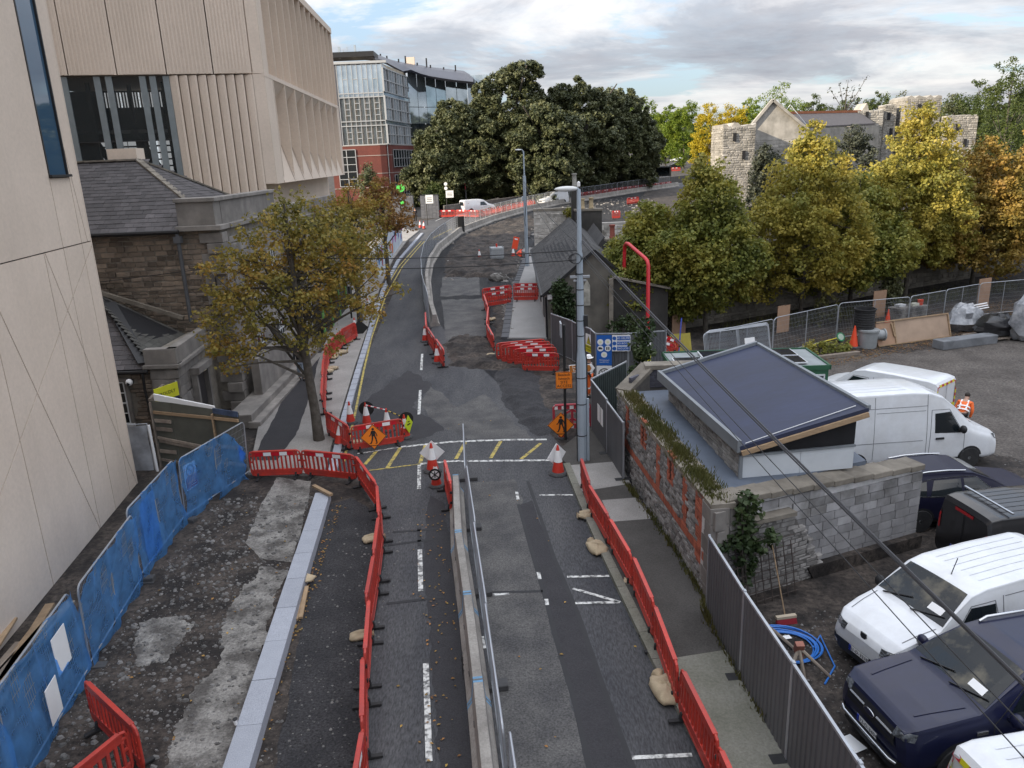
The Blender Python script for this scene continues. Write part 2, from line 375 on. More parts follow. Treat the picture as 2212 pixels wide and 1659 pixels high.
def unit_stones():
 for k in range(6):
  r=random.Random(k);mb=MB();vs=[]
  for(y,s)in((0.5,1.0),(-0.32,1.0),(-0.5,0.84)):
   for sx,sz in((-1,-1),(1,-1),(1,1),(-1,1)):
    vs.append((sx*0.5*s+r.uniform(-.07,.07)*(y<0),y+r.uniform(-.08,.08)*(y<-.4),sz*0.5*s+r.uniform(-.09,.09)*(y<0)))
  mb.add(vs,[(0,1,5,4),(1,2,6,5),(2,3,7,6),(3,0,4,7),(4,5,9,8),(5,6,10,9),(6,7,11,10),(7,4,8,11),(8,9,10,11)])
  UNITSTONE.append(mb)
unit_stones()
MESHC={}
def unit_mesh(kind,k,m):
 key=(kind,k,m.name)
 if key not in MESHC:
  if kind=='stone':MESHC[key]=UNITSTONE[k%6].mesh('unit_stone',m)
  elif kind=='box':
   MESHC[key]=MB().box((0,0,0),(1,1,1)).mesh('unit_box',m)
 return MESHC[key]
PEND={}
def pieces(parent,name,items,m,kind='stone',limit=300):
 """items: (loc, (rx,ry,rz), scale) in parent space; collected here, built by flush_pieces"""
 PEND.setdefault((parent.name,name),[parent,[]])[1].extend((l,r,s,m,kind,limit)for l,r,s in items)
def flush_pieces(cap=300):
 """the pieces that show largest become parts of their own, the rest of each kind join into one part"""
 from mathutils import Euler
 for(pn,name),(parent,its)in PEND.items():
  o=np.array(parent.location)
  def shown(q):
   s=sorted(q[2])[1:];return-s[0]*s[1]/max(1.0,float(np.sum((np.array(q[0])+o-CO)**2)))*(1 if q[5]else.01)
  its.sort(key=shown);cut=min(cap,len(its))
  for i,(l,r,s,m,kind,lim)in enumerate(its[:cut]):inst(name,unit_mesh(kind,i,m),parent,l,r,s)
  if its[cut:]:
   mb=MB();mats=[];bx=MB().box((0,0,0),(1,1,1))
   for i,(l,r,s,m,kind,lim)in enumerate(its[cut:]):
    if m not in mats:mats.append(m)
    mb.mi=mats.index(m);u=UNITSTONE[i%6]if kind=='stone' else bx;R=Euler(r).to_matrix();l=Vector(l)
    mb.add([R@Vector((v[0]*s[0],v[1]*s[1],v[2]*s[2]))+l for v in u.v],u.f)
   w=mb.build(name+'_work',mats,parent);w['kind']='stuff'
def courses(L,H,w,h,seed=1,hj=0.25,wj=0.35):
 r=random.Random(seed);out=[];z=0
 while z<H-0.02:
  hh=min(h*r.uniform(1-hj,1+hj),H-z);x=0
  if H-z-hh<h*0.4:hh=H-z
  while x<L-0.01:
   ww=w*r.uniform(1-wj,1+wj)
   if L-x-ww<w*0.4:ww=L-x
   ww=min(ww,L-x);out.append((x+ww/2,z+hh/2,ww,hh));x+=ww
  z+=hh
 return out
def stonework(parent,name,P0,P1,H,w,h,m,joint=0.018,depth=0.10,seed=1,skip=None,proud=0.03,limit=300,kind='stone',top=None,near=None,hj=.25,wj=.35):
 """face from P0 to P1 (left to right as seen from outside), z from P0.z upwards; outside lies to the right-hand side of travel reversed"""
 P0,P1=Vector(P0),Vector(P1);d=P1-P0;L=Vector((d.x,d.y,0)).length;u=Vector((d.x,d.y,0))/L
 ang=math.atan2(u.y,u.x);n=Vector((u.y,-u.x,0));its=[];r=random.Random(seed)
 for(x,z,ww,hh)in courses(L,H,w,h,seed,hj,wj):
  if skip and skip(x,z,ww,hh):continue
  zz=P0.z+z+(d.z*x/L)
  if top is not None and z+hh/2>top(x):continue
  p=P0+u*x;pr=proud*r.uniform(0.3,1.0)
  its.append(((p.x-n.x*(depth/2-pr),p.y-n.y*(depth/2-pr),zz),(0,0,ang),(max(.03,ww-joint),depth,max(.02,hh-joint))))
 c=Vector(near)if near else Vector((0,0,EYE))
 its.sort(key=lambda t:(Vector(t[0])-c).length)
 pieces(parent,name,its,m,kind,limit)
# the ground
def terrain():
 xs=[-700,-250,-120,-60,-30,-15,0,15,30,60,120,250,700];ys=[-80,0]+TX[1:-1]+[600,1500]
 mb=MB();mb.grid([[(x,y,tz(y))for x in xs]for y in ys]);o=mb.build('ground',M_earth);tag(o,'dark bare earth and rubble of the construction site',None,None,'structure')
terrain()
def jit(pts,amp,step=14,seed=3,fr=1):
 if fr:
  pts=jit(pts,amp,step,seed,0);amp*=.55;step=max(3,step*.3)
 r=random.Random(seed);out=[]
 for a,b in zip(pts,pts[1:]+pts[:1]):
  n=max(1,int(math.hypot(a[0]-b[0],a[1]-b[1])/step))
  for i in range(n):
   t=i/n;out.append((a[0]+(b[0]-a[0])*t+r.uniform(-amp,amp)*(i>0),a[1]+(b[1]-a[1])*t+r.uniform(-amp,amp)*(i>0)*0.6))
 return out
sheet('road',[(-3.6,-6),(4.2,-6),(3.5,10.0),(3.1,13.5),(2.9,16.5),(2.6,20.0),(1.9,25),(1.0,28.5),(-0.3,33),(-2.6,40),(-4.4,47),(-6.3,60),(-6.6,72),(-5.2,86),(-1.4,97),(3.2,106.5),(9,116),(24,134),(60,170),(120,280),(112,300),(52,180),(14,138),(-1,119),(-7,108),(-10,101),(-22,103),(-22,95),(-11.6,92.5),(-10.2,82),(-9.1,68),(-8.4,55),(-7.9,44),(-7.2,33),(-6.9,28),(-7.0,24.2),(-5.2,23.5),(-4.0,20.6),(-3.55,17)],0.004,M_asphalt,px=False,label='dark asphalt street with coned off lanes')
sheet('gritty_strip',jit([(588,1700),(640,1400),(690,1150),(712,1092),(760,1075),(815,1110),(830,1190),(800,1400),(785,1700)],5,30),0.008,M_gritty,label='loose gritty tarmac strip beside the granite kerb')
sheet('worn_lane',jit([(1010,1040),(1110,1035),(1150,1200),(1215,1430),(1280,1700),(1110,1700),(1060,1400)],7,30,5),0.008,M_asphalt_worn,label='paler worn asphalt of the right-hand lane')
sheet('trench_patch',jit([(1122,1092),(1150,1082),(1192,1190),(1245,1320),(1292,1450),(1375,1690),(1280,1690),(1242,1520),(1182,1300),(1147,1180)],2,25,12),0.0095,M_asphalt_new,label='dark backfilled trench strip along the right lane')
sheet('dark_lane',jit([(930,1070),(962,1090),(985,1250),(1010,1450),(1040,1700),(950,1700),(935,1450),(918,1200)],6,25,13),0.008,M_asphalt_new,label='darker damp strip of the left lane beside the divider')  # darker asphalt colour on the divider side of the lane
sheet('dark_junction',jit([(770,880),(880,800),(935,830),(890,880),(960,930),(900,950),(800,965)],7,20,14),0.0065,M_asphalt_new,label='dark blue grey asphalt at the mouth of the junction')
sheet('worn_patch',jit([(990,880),(1050,850),(1105,905),(1150,950),(1020,950),(960,925),(900,870),(930,835)],6,18,6),0.008,M_asphalt_worn,label='paler worn patch where lorries turn')
sheet('tarmac_patch',jit([(952,648),(1048,646),(1053,724),(1005,736),(965,748)],3,12),0.008,M_asphalt_worn,label='old grey tarmac left in the dug up carriageway')
sheet('tarmac_patch',jit([(955,598),(1034,598),(1036,638),(950,640)],3,12),0.008,M_asphalt_worn,label='old grey tarmac left beyond the trench in the dug up carriageway')
sheet('trench_fill',jit([(1068,806),(1130,800),(1161,813),(1170,865),(1200,895),(1188,936),(1160,942),(1127,909),(1086,868),(1080,834)],5,10,9),0.012,M_gritty,label='black fresh fill of the trench by the site gate')
sheet('trench_fill',jit([(955,745),(985,728),(1045,728),(1090,745),(1190,790),(1120,800),(1050,800),(975,790)],5,10,10),0.010,M_dirt2,label='churned mud across the end of the old carriageway')
sheet('concrete_slab',jit([(597,1032),(672,1040),(648,1160),(630,1215),(560,1205),(530,1172),(560,1100)],3,14,2),0.008,M_concdirty,label='pale bared concrete slab by the hoarding')
sheet('concrete_slab',jit([(560,1225),(622,1232),(590,1310),(565,1400),(545,1500),(500,1700),(350,1700),(372,1600),(420,1490),(470,1440),(490,1330)],8,16,4),0.008,M_concdirty,label='pale bared concrete slab running to the bottom edge')
sheet('concrete_patch',jit([(300,1345),(380,1330),(420,1350),(360,1430),(290,1440)],7,14,8),0.006,M_concdirty,label='grey bared concrete patch beside the blue netting')
sheet('yard',jit([(1450,792),(1700,752),(1900,762),(2100,745),(2400,715),(2700,900),(2400,1010),(2160,985),(1900,900),(1800,820)],8,30,5),0.006,mat('yard_gravel',(.105,.092,.082),.95,var=.4,scale=.7,c2=(.062,.053,.047),fine=.28,fscale=11,bump=.5,bscale=16),label='brown gravelly yard surface behind the shed')
sheet('footpath',[(538,1028),(700,1028),(735,900),(765,800),(800,690),(822,620),(850,560),(880,520),(905,500),(850,492),(800,520),(760,600),(700,700),(640,790),(560,920)],0.10,M_conc,thick=0.12,label='pale concrete footpath under the street trees')
sheet('tarmac_path',jit([(545,1000),(600,1000),(640,945),(672,850),(690,780),(715,700),(700,690),(640,800),(605,880)],2,20),0.106,M_asphalt_new,label='black tarmac path along the old stone building')
sheet('footpath',[(-12.5,92),(-22,92),(-24,104),(-9.6,103),(-7,107),(-9.6,112),(-40,112),(-40,90)],0.03,M_path,px=False,label='brown tarmac pavement at the college gate')
RK=[(1196,985),(1224,1007),(1264,1104),(1306,1199),(1343,1276),(1419,1433),(1535,1650),(1570,1720)]
RB=[(1800,1720),(1720,1650),(1610,1480),(1533,1318),(1440,1168),(1349,1040),(1300,960),(1275,925)]
sheet('footpath',RK+RB,0.11,M_path,thick=0.13,label='dark tarmac footpath along the rubble wall')
sheet('concrete_slab',[(1421,1437),(1592,1410),(1800,1720),(1572,1720)],0.116,M_concmoss,label='mossy pale concrete slab on the near footpath')
sheet('concrete_slab',[(1228,1012),(1340,1003),(1362,1052),(1250,1070)],0.116,M_conc,label='pale concrete slab of footpath behind the pole')
sheet('concrete_slab',[(1300,1088),(1378,1082),(1412,1128),(1322,1135)],0.116,M_conc,label='pale brushed concrete slab halfway along the footpath')
from mathutils import noise as NZ
def rough(name,label,poly,amp,m,step=.16,off=.012,seed=0.0):
 P=[T(*p)for p in poly];xs=[p.x for p in P];ys=[p.y for p in P];n=len(P);mb=MB();ix={}
 def dist(x,y):
  ins=False;d=9.0
  for i in range(n):
   a,b=P[i],P[(i+1)%n]
   if(a.y>y)!=(b.y>y)and x<(b.x-a.x)*(y-a.y)/(b.y-a.y)+a.x:ins=not ins
   ex,ey=b.x-a.x,b.y-a.y;t=max(0,min(1,((x-a.x)*ex+(y-a.y)*ey)/(ex*ex+ey*ey+1e-9)));d=min(d,math.hypot(x-a.x-ex*t,y-a.y-ey*t))
  return d if ins else-d
 nx,ny=int((max(xs)-min(xs))/step)+3,int((max(ys)-min(ys))/step)+3
 for j in range(ny):
  for i in range(nx):
   x,y=min(xs)+(i-1)*step,min(ys)+(j-1)*step;d=dist(x,y)+.3*NZ.noise((x*1.7,y*1.7,seed));h=NZ.fractal((x*1.1,y*1.1,seed+2),.7,2.2,6)*.5+.5;k=max(0,min(1,d/.6));ix[i,j]=len(mb.v);mb.v.append((x,y,tz(y)-.03+(.03+off+amp*max(0,h))*k))
 for j in range(ny-1):
  for i in range(nx-1):
   q=(ix[i,j],ix[i+1,j],ix[i+1,j+1],ix[i,j+1])
   if max(mb.v[v][2]-tz(mb.v[v][1])for v in q)>-.02:mb.f.append(q);mb.m.append(0)
 return tag(mb.build(name,m,None,smooth=60),label,None,None,'structure')
rough('mud','churned dark mud across the end of the old carriageway',[(955,745),(975,728),(1010,722),(1050,730),(1095,745),(1195,785),(1195,800),(1120,805),(1050,800),(975,795)],.30,M_earth,.15)
rough('mud','black churned earth filling the trench by the site gate',[(1062,800),(1130,795),(1168,810),(1175,865),(1205,895),(1190,940),(1160,945),(1122,912),(1082,870),(1074,832)],.26,M_gritty,.13,seed=4.0)
rough('mud','broken dark ground along the left side of the new pavement',[(1062,650),(1092,650),(1094,735),(1062,735)],.22,M_earth,.16,seed=8.0)
rough('mud','broken brown ground round the caged tank',[(995,512),(1070,482),(1150,466),(1160,480),(1128,540),(1120,600),(960,600),(962,555)],.42,M_earth,.28,seed=9.0)
def kerb_run(label,pl,w,h,seg,m):
 t=thing('kerb',label,'kerb');P=[T(*p)for p in pl];k=0
 for a,b in zip(P,P[1:]):
  n=max(1,round((b-a).length/seg))
  for i in range(n):
   p,q=a.lerp(b,i/n),a.lerp(b,(i+1)/n);d=(q-p);L=d.length
   c=(p+q)/2;o=box('kerb_stone',(0,0,0),(1,1,1),m,t)if k==0 else inst('kerb_stone',KIDS[t.name][0].data,t)
   o.location=(c.x,c.y,c.z+h/2-0.03);o.scale=(L-0.012,w,h+0.06);o.rotation_euler=(0,0,math.atan2(d.y,d.x));k+=1
 return t
kerb_run('weathered kerb stones edging the right footpath',[(1224,1007),(1264,1104),(1306,1199),(1343,1276),(1419,1433),(1535,1650),(1570,1720)],0.22,0.122,0.9,M_concmoss)
kerb_run('grey kerb stones edging the left footpath by the yellow lines',[(718,1025),(745,905),(775,800),(805,700),(828,628),(860,565),(912,505)],0.28,0.112,0.9,M_granite)
sheet('footpath',[(1096,733),(1182,733),(1172,650),(1162,585),(1160,540),(1140,538),(1133,575),(1116,620),(1106,653)],0.10,M_paver,thick=0.12,label='new pale block pavement in front of the cottage')
def paver_courses():
 P=lambda x,y:T(x,y)
 t=thing('kerb','new dark kerb edging the block pavement by the cottage','kerb');a=P(1091,733);b=P(1103,648);c=P(1135,560)
 for p,q in((a,b),(b,c)):
  n=max(1,int((q-p).length/1.0))
  for i in range(n):
   s,e=p.lerp(q,i/n),p.lerp(q,(i+1)/n-0.01);m=MB();m.bar((s.x,s.y,s.z+0.07),(e.x,e.y,e.z+0.07),0.42,0.14);m.build('kerb_stone',mat('dark_kerb',(.085,.087,.095),.85,var=.2,rand=.08),t)
paver_courses()
def granite_kerb():
 t=thing('granite_kerb','new pale granite kerb lying along the dug out edge','kerb')
 a,b=Vector((-6.0,22.0,0)),Vector((-4.55,6.6,0));n=12;L=(b-a).length/n;ang=math.atan2((b-a).y,(b-a).x);me=None
 for i in range(n):
  c=a.lerp(b,(i+.5)/n)
  if me is None:me=MB().box((0,0,0),(L-0.012,0.46,0.30)).mesh('granite_block',M_granite,bevel=0.012)
  inst('kerb_stone',me,t,(c.x+random.uniform(-.006,.006),c.y,0.13+random.uniform(-.004,.004)),(0,0,ang))
granite_kerb()
def line(pl,w,m,nm='road_marking',off=0.016):strip(nm,pl,w,off,m,kind='structure',label='painted line on the asphalt')
line([(867,966),(976,955),(1080,951),(1181,950)],0.16,M_white);line([(772,981),(867,966)],0.10,M_white);line([(908,1003),(976,997),(1188,995)],0.14,M_white);line([(798,1017),(908,1003)],0.08,M_yellow)
for a,b in(((815,973),(788,1004)),((866,966),(836,1012)),((919,962),(908,1000)),((1005,956),(985,992)),((1082,953),(1060,990)),((1168,958),(1126,992))):line([a,b],0.13,M_yellow,off=0.012)
for a,b in(((912,765),(910,800)),((908,843),(905,896)),((906,1005),(905,1057)),((907,1188),(909,1278)),((920,1434),(927,1646))):line([a,b],0.12,M_white)
for a,b in(((1225,1247),(1316,1245)),((1237,1272),(1340,1302)),((1243,1304),(1336,1302)),((1365,1638),(1495,1632)),((1165,1070),(1238,1070)),((1116,1063),(1119,1080)),((1163,1237),(1166,1252)),((1180,1295),(1182,1308)),((1041,1376),(1046,1402)),((1027,1287),(1100,1284)),((984,1040),(990,1040))):line([a,b],0.09,M_white)
for a in([(1120,1090),(1145,1180),(1180,1300),(1212,1420),(1242,1520),(1275,1670)],[(1140,1040),(1165,1110),(1195,1200),(1250,1330),(1292,1452),(1330,1560),(1375,1680)],[(1028,1281),(1172,1278)],[(905,1140),(906,1180)],[(830,1180),(970,1160)],[(835,1305),(960,1290)],[(848,1150),(968,1142)]):line(a,0.10,M_tar,'tar_seam',0.012)
for o in(0,0.32):
 P=[T(*p)for p in[(742,1000),(768,890),(786,800),(803,728),(833,640),(870,575),(900,540),(917,521)]]
 strip('yellow_line',[(p.x-o,p.y)for p in P],0.10,0.016,M_yellow,px=False,kind='structure',label='double yellow line painted along the left kerb')
line([(738,972),(735,985)],0.1,M_white)
line([(848,478),(905,474)],0.12,M_white);line([(940,478),(975,462)],0.12,M_white);line([(862,484),(893,486)],0.4,M_white);line([(918,523),(975,495)],0.14,M_yellow);line([(930,516),(960,520)],0.12,M_yellow)
# the cream concrete building
def poly_split(polys,a,b,only=None):
 """split convex (u,v) polygons by the line through a, b"""
 out=[];nx,ny=b[1]-a[1],a[0]-b[0]
 for p in polys:
  s=[(q[0]-a[0])*nx+(q[1]-a[1])*ny for q in p]
  cu=sum(q[0]for q in p)/len(p);cv=sum(q[1]for q in p)/len(p)
  if(only and not only(cu,cv))or max(s)<1e-4 or min(s)>-1e-4:out.append(p);continue
  L,R=[],[]
  for i,q in enumerate(p):
   j=(i+1)%len(p);r=p[j]
   if s[i]>=0:L.append(q)
   if s[i]<=0:R.append(q)
   if s[i]*s[j]<0:
    t=s[i]/(s[i]-s[j]);x=(q[0]+(r[0]-q[0])*t,q[1]+(r[1]-q[1])*t);L.append(x);R.append(x)
  out+=[L,R]
 return out
def inset(poly,d):
 n=len(poly);A=sum(poly[i][0]*poly[(i+1)%n][1]-poly[(i+1)%n][0]*poly[i][1]for i in range(n))
 p=poly if A>0 else poly[::-1];L=[]
 for i in range(n):
  a,b=p[i],p[(i+1)%n];ex,ey=b[0]-a[0],b[1]-a[1];l=math.hypot(ex,ey)or 1e-9;L.append((a[0]-ey/l*d,a[1]+ex/l*d,ex/l,ey/l))
 out=[]
 for i in range(n):
  a,b=L[i-1],L[i];den=a[2]*b[3]-a[3]*b[2]
  if abs(den)<1e-6:out.append((b[0],b[1]));continue
  t=((b[0]-a[0])*b[3]-(b[1]-a[1])*b[2])/den;out.append((a[0]+a[2]*t,a[1]+a[3]*t))
 return out
def big_building():
 t=thing('concrete_building','large cream concrete building with folded panels towering over the old stone house','building')
 P0=Vector((-12.72,23.93,0));d=Vector((-0.128,1.0,0)).normalized();n=Vector((d.y,-d.x,0))
 def uv(x,y):p=atP(x,y,P0,n);return((p-P0).dot(d),p.z)
 UL,ZT=-52.0,23.0
 w0=uv(104,383)[0];w1=uv(147,383)[0];wz=uv(130,383)[1]
 polys=[[(UL,0),(w0,0),(w0,ZT),(UL,ZT)],[(w0,0),(w1,0),(w1,wz),(w0,wz)],[(w1,0),(0,0),(0,ZT),(w1,ZT)]]
 hb=uv(250,1122);hb2=uv(20,1378);hm=uv(20,560);hm2=uv(198,524);zb=(hb[1]+hb2[1])/2;zm=(hm[1]+hm2[1])/2
 polys=poly_split(polys,(-1,zb),(0,zb));polys=poly_split(polys,(-1,zm),(0,zm))
 polys=poly_split(polys,(-21,0),(-21,9));mid=lambda u,v:zb<v<zm and u>-21
 for a,b in(((92,545),(209,1107)),((97,552),(292,1040)),((0,680),(198,1107)),((144,673),(0,1063)),((0,776),(77,1107))):polys=poly_split(polys,uv(*a),uv(*b),mid)
 up=lambda u,v:v>zm and u>-9
 for a,b in(((232,712),(167,545)),((50,730),(100,860))):pass
 polys=poly_split(polys,uv(94,545),uv(60,400),lambda u,v:zm<v<wz+.1 and u>-9);polys=poly_split(polys,uv(152,384),uv(236,712),lambda u,v:v>zm and u>w1-.2)
 for k in range(1,8):polys=poly_split(polys,(-9-k*5.2,0),(-9-k*5.2,9),lambda u,v:u<-9)
 me=MB().box((0,0,0),(1,1,1))
 rw=MB();rw.prism([(-26.5,22,0),(-26.5,46,0),(-70,46,0),(-70,-28,0),(-12,-28,0),(-19,22,0)],(0,0,0),(0,0,27));rw.build('rear_wing',M_cream,t)  # block added out of view to keep low sun off street and facade
 bw=MB();bw.box((P0+d*(UL/2)-n*3.52).to_tuple()[:2]+(ZT/2,),(6.96,-UL-0.04,ZT-0.04),rz=math.atan2(d.y,d.x)-math.pi/2)
 back=bw.build('wall_core',M_joint,t)
 for p in polys:
  q=inset(p,0.017);mb=MB();mb.prism([P0+d*u+Vector((0,0,v))+n*-0.035 for u,v in q],(0,0,0),n*0.06);mb.build('wall_panel',M_cream,t)
 e=MB();e.box((P0-n*3.5+d*0.03)[:2]+(ZT/2,),(7.05,0.06,ZT),rz=math.atan2(d.y,d.x)-math.pi/2);e.build('end_wall',M_cream,t)
 g=MB();cw=(w0+w1)/2;g.box((P0+d*cw-n*0.03)[:2]+((wz+ZT)/2,),(0.02,w1-w0-.1,ZT-wz-.1),rz=math.atan2(d.y,d.x)-math.pi/2)
 win=g.build('slot_window',M_glassblue,t)
 fr=MB()
 for u in(w0+.03,w1-.03):fr.box((P0+d*u-n*0.01)[:2]+((wz+ZT)/2,),(0.10,0.06,ZT-wz),rz=math.atan2(d.y,d.x)-math.pi/2)
 fr.box((P0+d*cw+n*0.02)[:2]+(wz+.04,),(0.2,w1-w0+.05,0.07),rz=math.atan2(d.y,d.x)-math.pi/2);fr.build('frame',M_iron,win)
# the upper box with fins
 A=Vector((-13.07,46.0,0));f=Vector((-0.062,1,0)).normalized();fn=Vector((f.y,-f.x,0));Bp=Vector((-26.0,42.6,0));g2=(Bp-A);LW=g2.length;g2/=LW;gn=Vector((-g2.y,g2.x,0))
 if gn.y>0:gn=-gn
 Lf=28.8;z0,z1,z2=9.1,15.0,21.3
 def blk(name,za,zb_,off,mm,ina=0.0):
  c=[A-f*-off*0+(-fn*off)+(-gn*off),Bp-gn*off,Bp+f*Lf,A+f*Lf-fn*off];mb=MB();mb.prism([(p.x,p.y,za)for p in c],(0,0,0),(0,0,zb_-za));return mb.build(name,mm,t)
 blk('upper_core',z1+.02,z2-.2,0.9,M_cream)
 def gp(u,z,o=0.0):return A+g2*u+gn*o+Vector((0,0,z))
 def gu(x,y):p=atP(x,y,A,gn);return(p-A).dot(g2)
 joints=sorted([gu(x*.3418,240*.3418)for x in(1640,1566,1318,1018,700,386)]+[LW])
 us=[0.0]+[u for u in joints if u>0.2]
 for a,b in zip(us,us[1:]):
  mb=MB();mb.prism([gp(a+.03,z1+.03),gp(b-.03,z1+.03),gp(b-.03,z2),gp(a+.03,z2)],gn*-0.9,gn*0.0)
  k=0;w=b-a
  if w>1.3:
   nr=int(w/0.2)
   for i in range(nr):u=a+.12+(w-.24)*(i+.5)/nr;mb.prism([gp(u-.05,z1+.05),gp(u+.05,z1+.05),gp(u+.05,z2),gp(u-.05,z2)],gn*-0.01,gn*0.035)
  mb.build('ribbed_panel',M_cream,t)
 ug=gu(364,170)
 nr=9;u0=gu(563,300)
 mb=MB();mb.prism([gp(0,z0),gp(u0,z0),gp(u0,z1),gp(0,z1)],gn*-0.9,gn*-0.01);mb.build('corner_panel',M_cream,t)
 for i in range(nr):
  a=u0+(ug-u0)*i/nr;b=u0+(ug-u0)*(i+1)/nr;mb=MB()
  P=[gp(a+.02,0,-.9),gp(b-.02,0,-.9),gp(b-.02,0,-0.16),gp(a+.12,0,0.02),gp(a+.02,0,-0.02)]
  mb.prism([p+Vector((0,0,z0-1.1))for p in P],(0,0,0),(0,0,z1-z0+1.07));mb.build('folded_panel',M_cream,t)
 for nm,za,zb_,o in(('middle_core',z0+.02,z1+.03,.9),('lower_core',0,z0+.01,1.6)):
  mb=MB();c=[A-fn*o-gn*o,gp(ug-.05,0,-o)-Vector((0,0,0)),gp(ug-.05,0,-o)+f*Lf,A+f*Lf-fn*o];mb.prism([(p.x,p.y,za)for p in c],(0,0,0),(0,0,zb_-za));mb.build(nm,M_cream,t)
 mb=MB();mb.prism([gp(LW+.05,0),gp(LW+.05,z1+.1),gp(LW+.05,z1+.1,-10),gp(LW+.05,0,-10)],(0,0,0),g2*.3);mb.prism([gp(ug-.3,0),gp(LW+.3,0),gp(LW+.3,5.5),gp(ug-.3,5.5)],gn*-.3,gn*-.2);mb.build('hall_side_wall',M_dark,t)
 ge=MB();ge.prism([gp(ug+.02,5.5),gp(LW,5.5),gp(LW,z1-.02),gp(ug+.02,z1-.02)],gn*-0.28,gn*-0.25);gl=ge.build('glazed_bay',mat('hall_glass',(0.02,0.03,0.035),0.03,var=0,spec=0.7,alpha=0.42),t)
 mul=[gu(x*.3418+dx,520*.3418)for x,dx in((400,0),(610,0),(685,0),(900,0),(965,0),(1050,0))]
 for u in mul:
  mb=MB();mb.prism([gp(u-.16,5.5),gp(u+.16,5.5),gp(u+.16,z1-.03),gp(u-.16,z1-.03)],gn*-0.24,gn*-0.12);mb.build('mullion',mat('mullion_grey',(0.22,0.25,0.26),0.5,0.3,var=.15),gl)
 mb=MB();zr=atP(300,304,A,gn).z;mb.prism([gp(ug,zr-.03),gp(LW,zr-.03),gp(LW,zr+.03),gp(ug,zr+.03)],gn*-0.24,gn*-0.15);mb.build('transom',M_iron,gl)
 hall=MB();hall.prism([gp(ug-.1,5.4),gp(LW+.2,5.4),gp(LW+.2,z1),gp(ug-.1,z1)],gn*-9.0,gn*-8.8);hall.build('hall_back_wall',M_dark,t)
 hall=MB();hall.box(gp((ug+LW)/2,8.9,-4.5),(LW-ug+.3,8.4,0.35),rz=math.atan2(g2.y,g2.x));hall.box(gp((ug+LW)/2,12.6,-6.2),(LW-ug+.3,5.0,0.35),rz=math.atan2(g2.y,g2.x));hall.build('floor_slab',mat('slab_dark',(.03,.03,.033),.8,var=.2),t)
 lit=mat('far_window_light',(0.75,0.78,0.80),0.6,var=0,emit=0.55)
 for x in(290,370,420,520,555,600,640):
  u=gu(x*.5413-10,290);
  mb=MB()
  for k in range(5):mb.prism([gp(u-.28,10.0+k*.42),gp(u+.28,10.0+k*.42),gp(u+.28,10.32+k*.42),gp(u-.28,10.32+k*.42)],gn*-8.75,gn*-8.72)
  mb.build('far_window',lit,t)
 for k in range(9):
  u=gu(150+k*24,180);mb=MB()
  for j in range(4):mb.prism([gp(u-.3+j*.17,14.0),gp(u-.23+j*.17,14.0),gp(u-.23+j*.17,14.9),gp(u-.3+j*.17,14.9)],gn*-8.75,gn*-8.72)
  mb.build('far_window',lit,t)
 st=MB()
 for k in range(3):st.bar(gp(ug+1.2+k*2.4,9.2,-4),gp(ug+3.0+k*2.4,12.4,-4.6),0.15,0.35)
 for k in range(5):st.bar(gp(ug+.8+k*2.0,5.6,-3.5-(k%2)),gp(ug+.8+k*2.0,z1,-3.5-(k%2)),0.18,0.18)
 st.build('stair',mat('steel_dark',(0.05,0.052,0.055),0.5,0.4,var=.2),t)
 def fp(u,z,o=0.0):return A+f*u+fn*o+Vector((0,0,z))
 rim=MB()
 rim.prism([fp(-.02,z2),fp(Lf,z2),fp(Lf,z2+.0),fp(-.02,z2+.35)],fn*-0.95,fn*0.0);
 for(za,zb_)in((z2-.12,z2+.35),(z1-.12,z1+.12)):rim.prism([fp(-.015,za),fp(Lf,za),fp(Lf,zb_),fp(-.015,zb_)],fn*-0.95,fn*0.012)
 rim.build('edge_band',M_cream,t)
 blk('roof_slab',z2+.04,z2+.33,0.02,M_cream)
 r2=MB();r2.prism([gp(-.0,z2),gp(LW,z2),gp(LW,z2+.35),gp(0,z2+.35)],gn*-.9,gn*0.0);r2.build('edge_band',M_cream,t)
 nf=13;rec=0.85
 for i in range(nf+1):
  u=1.1+(Lf-1.6)*i/nf;wq=0.5 if i<nf else 1.0
  mb=MB();P=[fp(u,0,-.95),fp(u+.16,0,-.95),fp(u+.16,0,0.0),fp(u+.05,0,0.0)]
  mb.prism([fp(u-.02,z1+.12,-.0),fp(u+.10,z1+.12,0),fp(u+.45,z1+.12,-rec),fp(u-.02,z1+.12,-rec)],(0,0,0),(0,0,z2-z1-.24));mb.build('fin',M_cream,t)
 mb=MB();mb.prism([fp(0,z1+.12,0),fp(1.1,z1+.12,0),fp(1.1,z1+.12,-.95),fp(0,z1+.12,-.95)],(0,0,0),(0,0,z2-z1-.24));mb.build('corner_panel',M_cream,t)
 mb=MB();mb.prism([fp(0,z0,0),fp(1.9,z0,0),fp(1.9,z0,-.95),fp(0,z0,-.95)],(0,0,0),(0,0,z1-z0-.12));mb.build('corner_panel',M_cream,t)
 nl=8
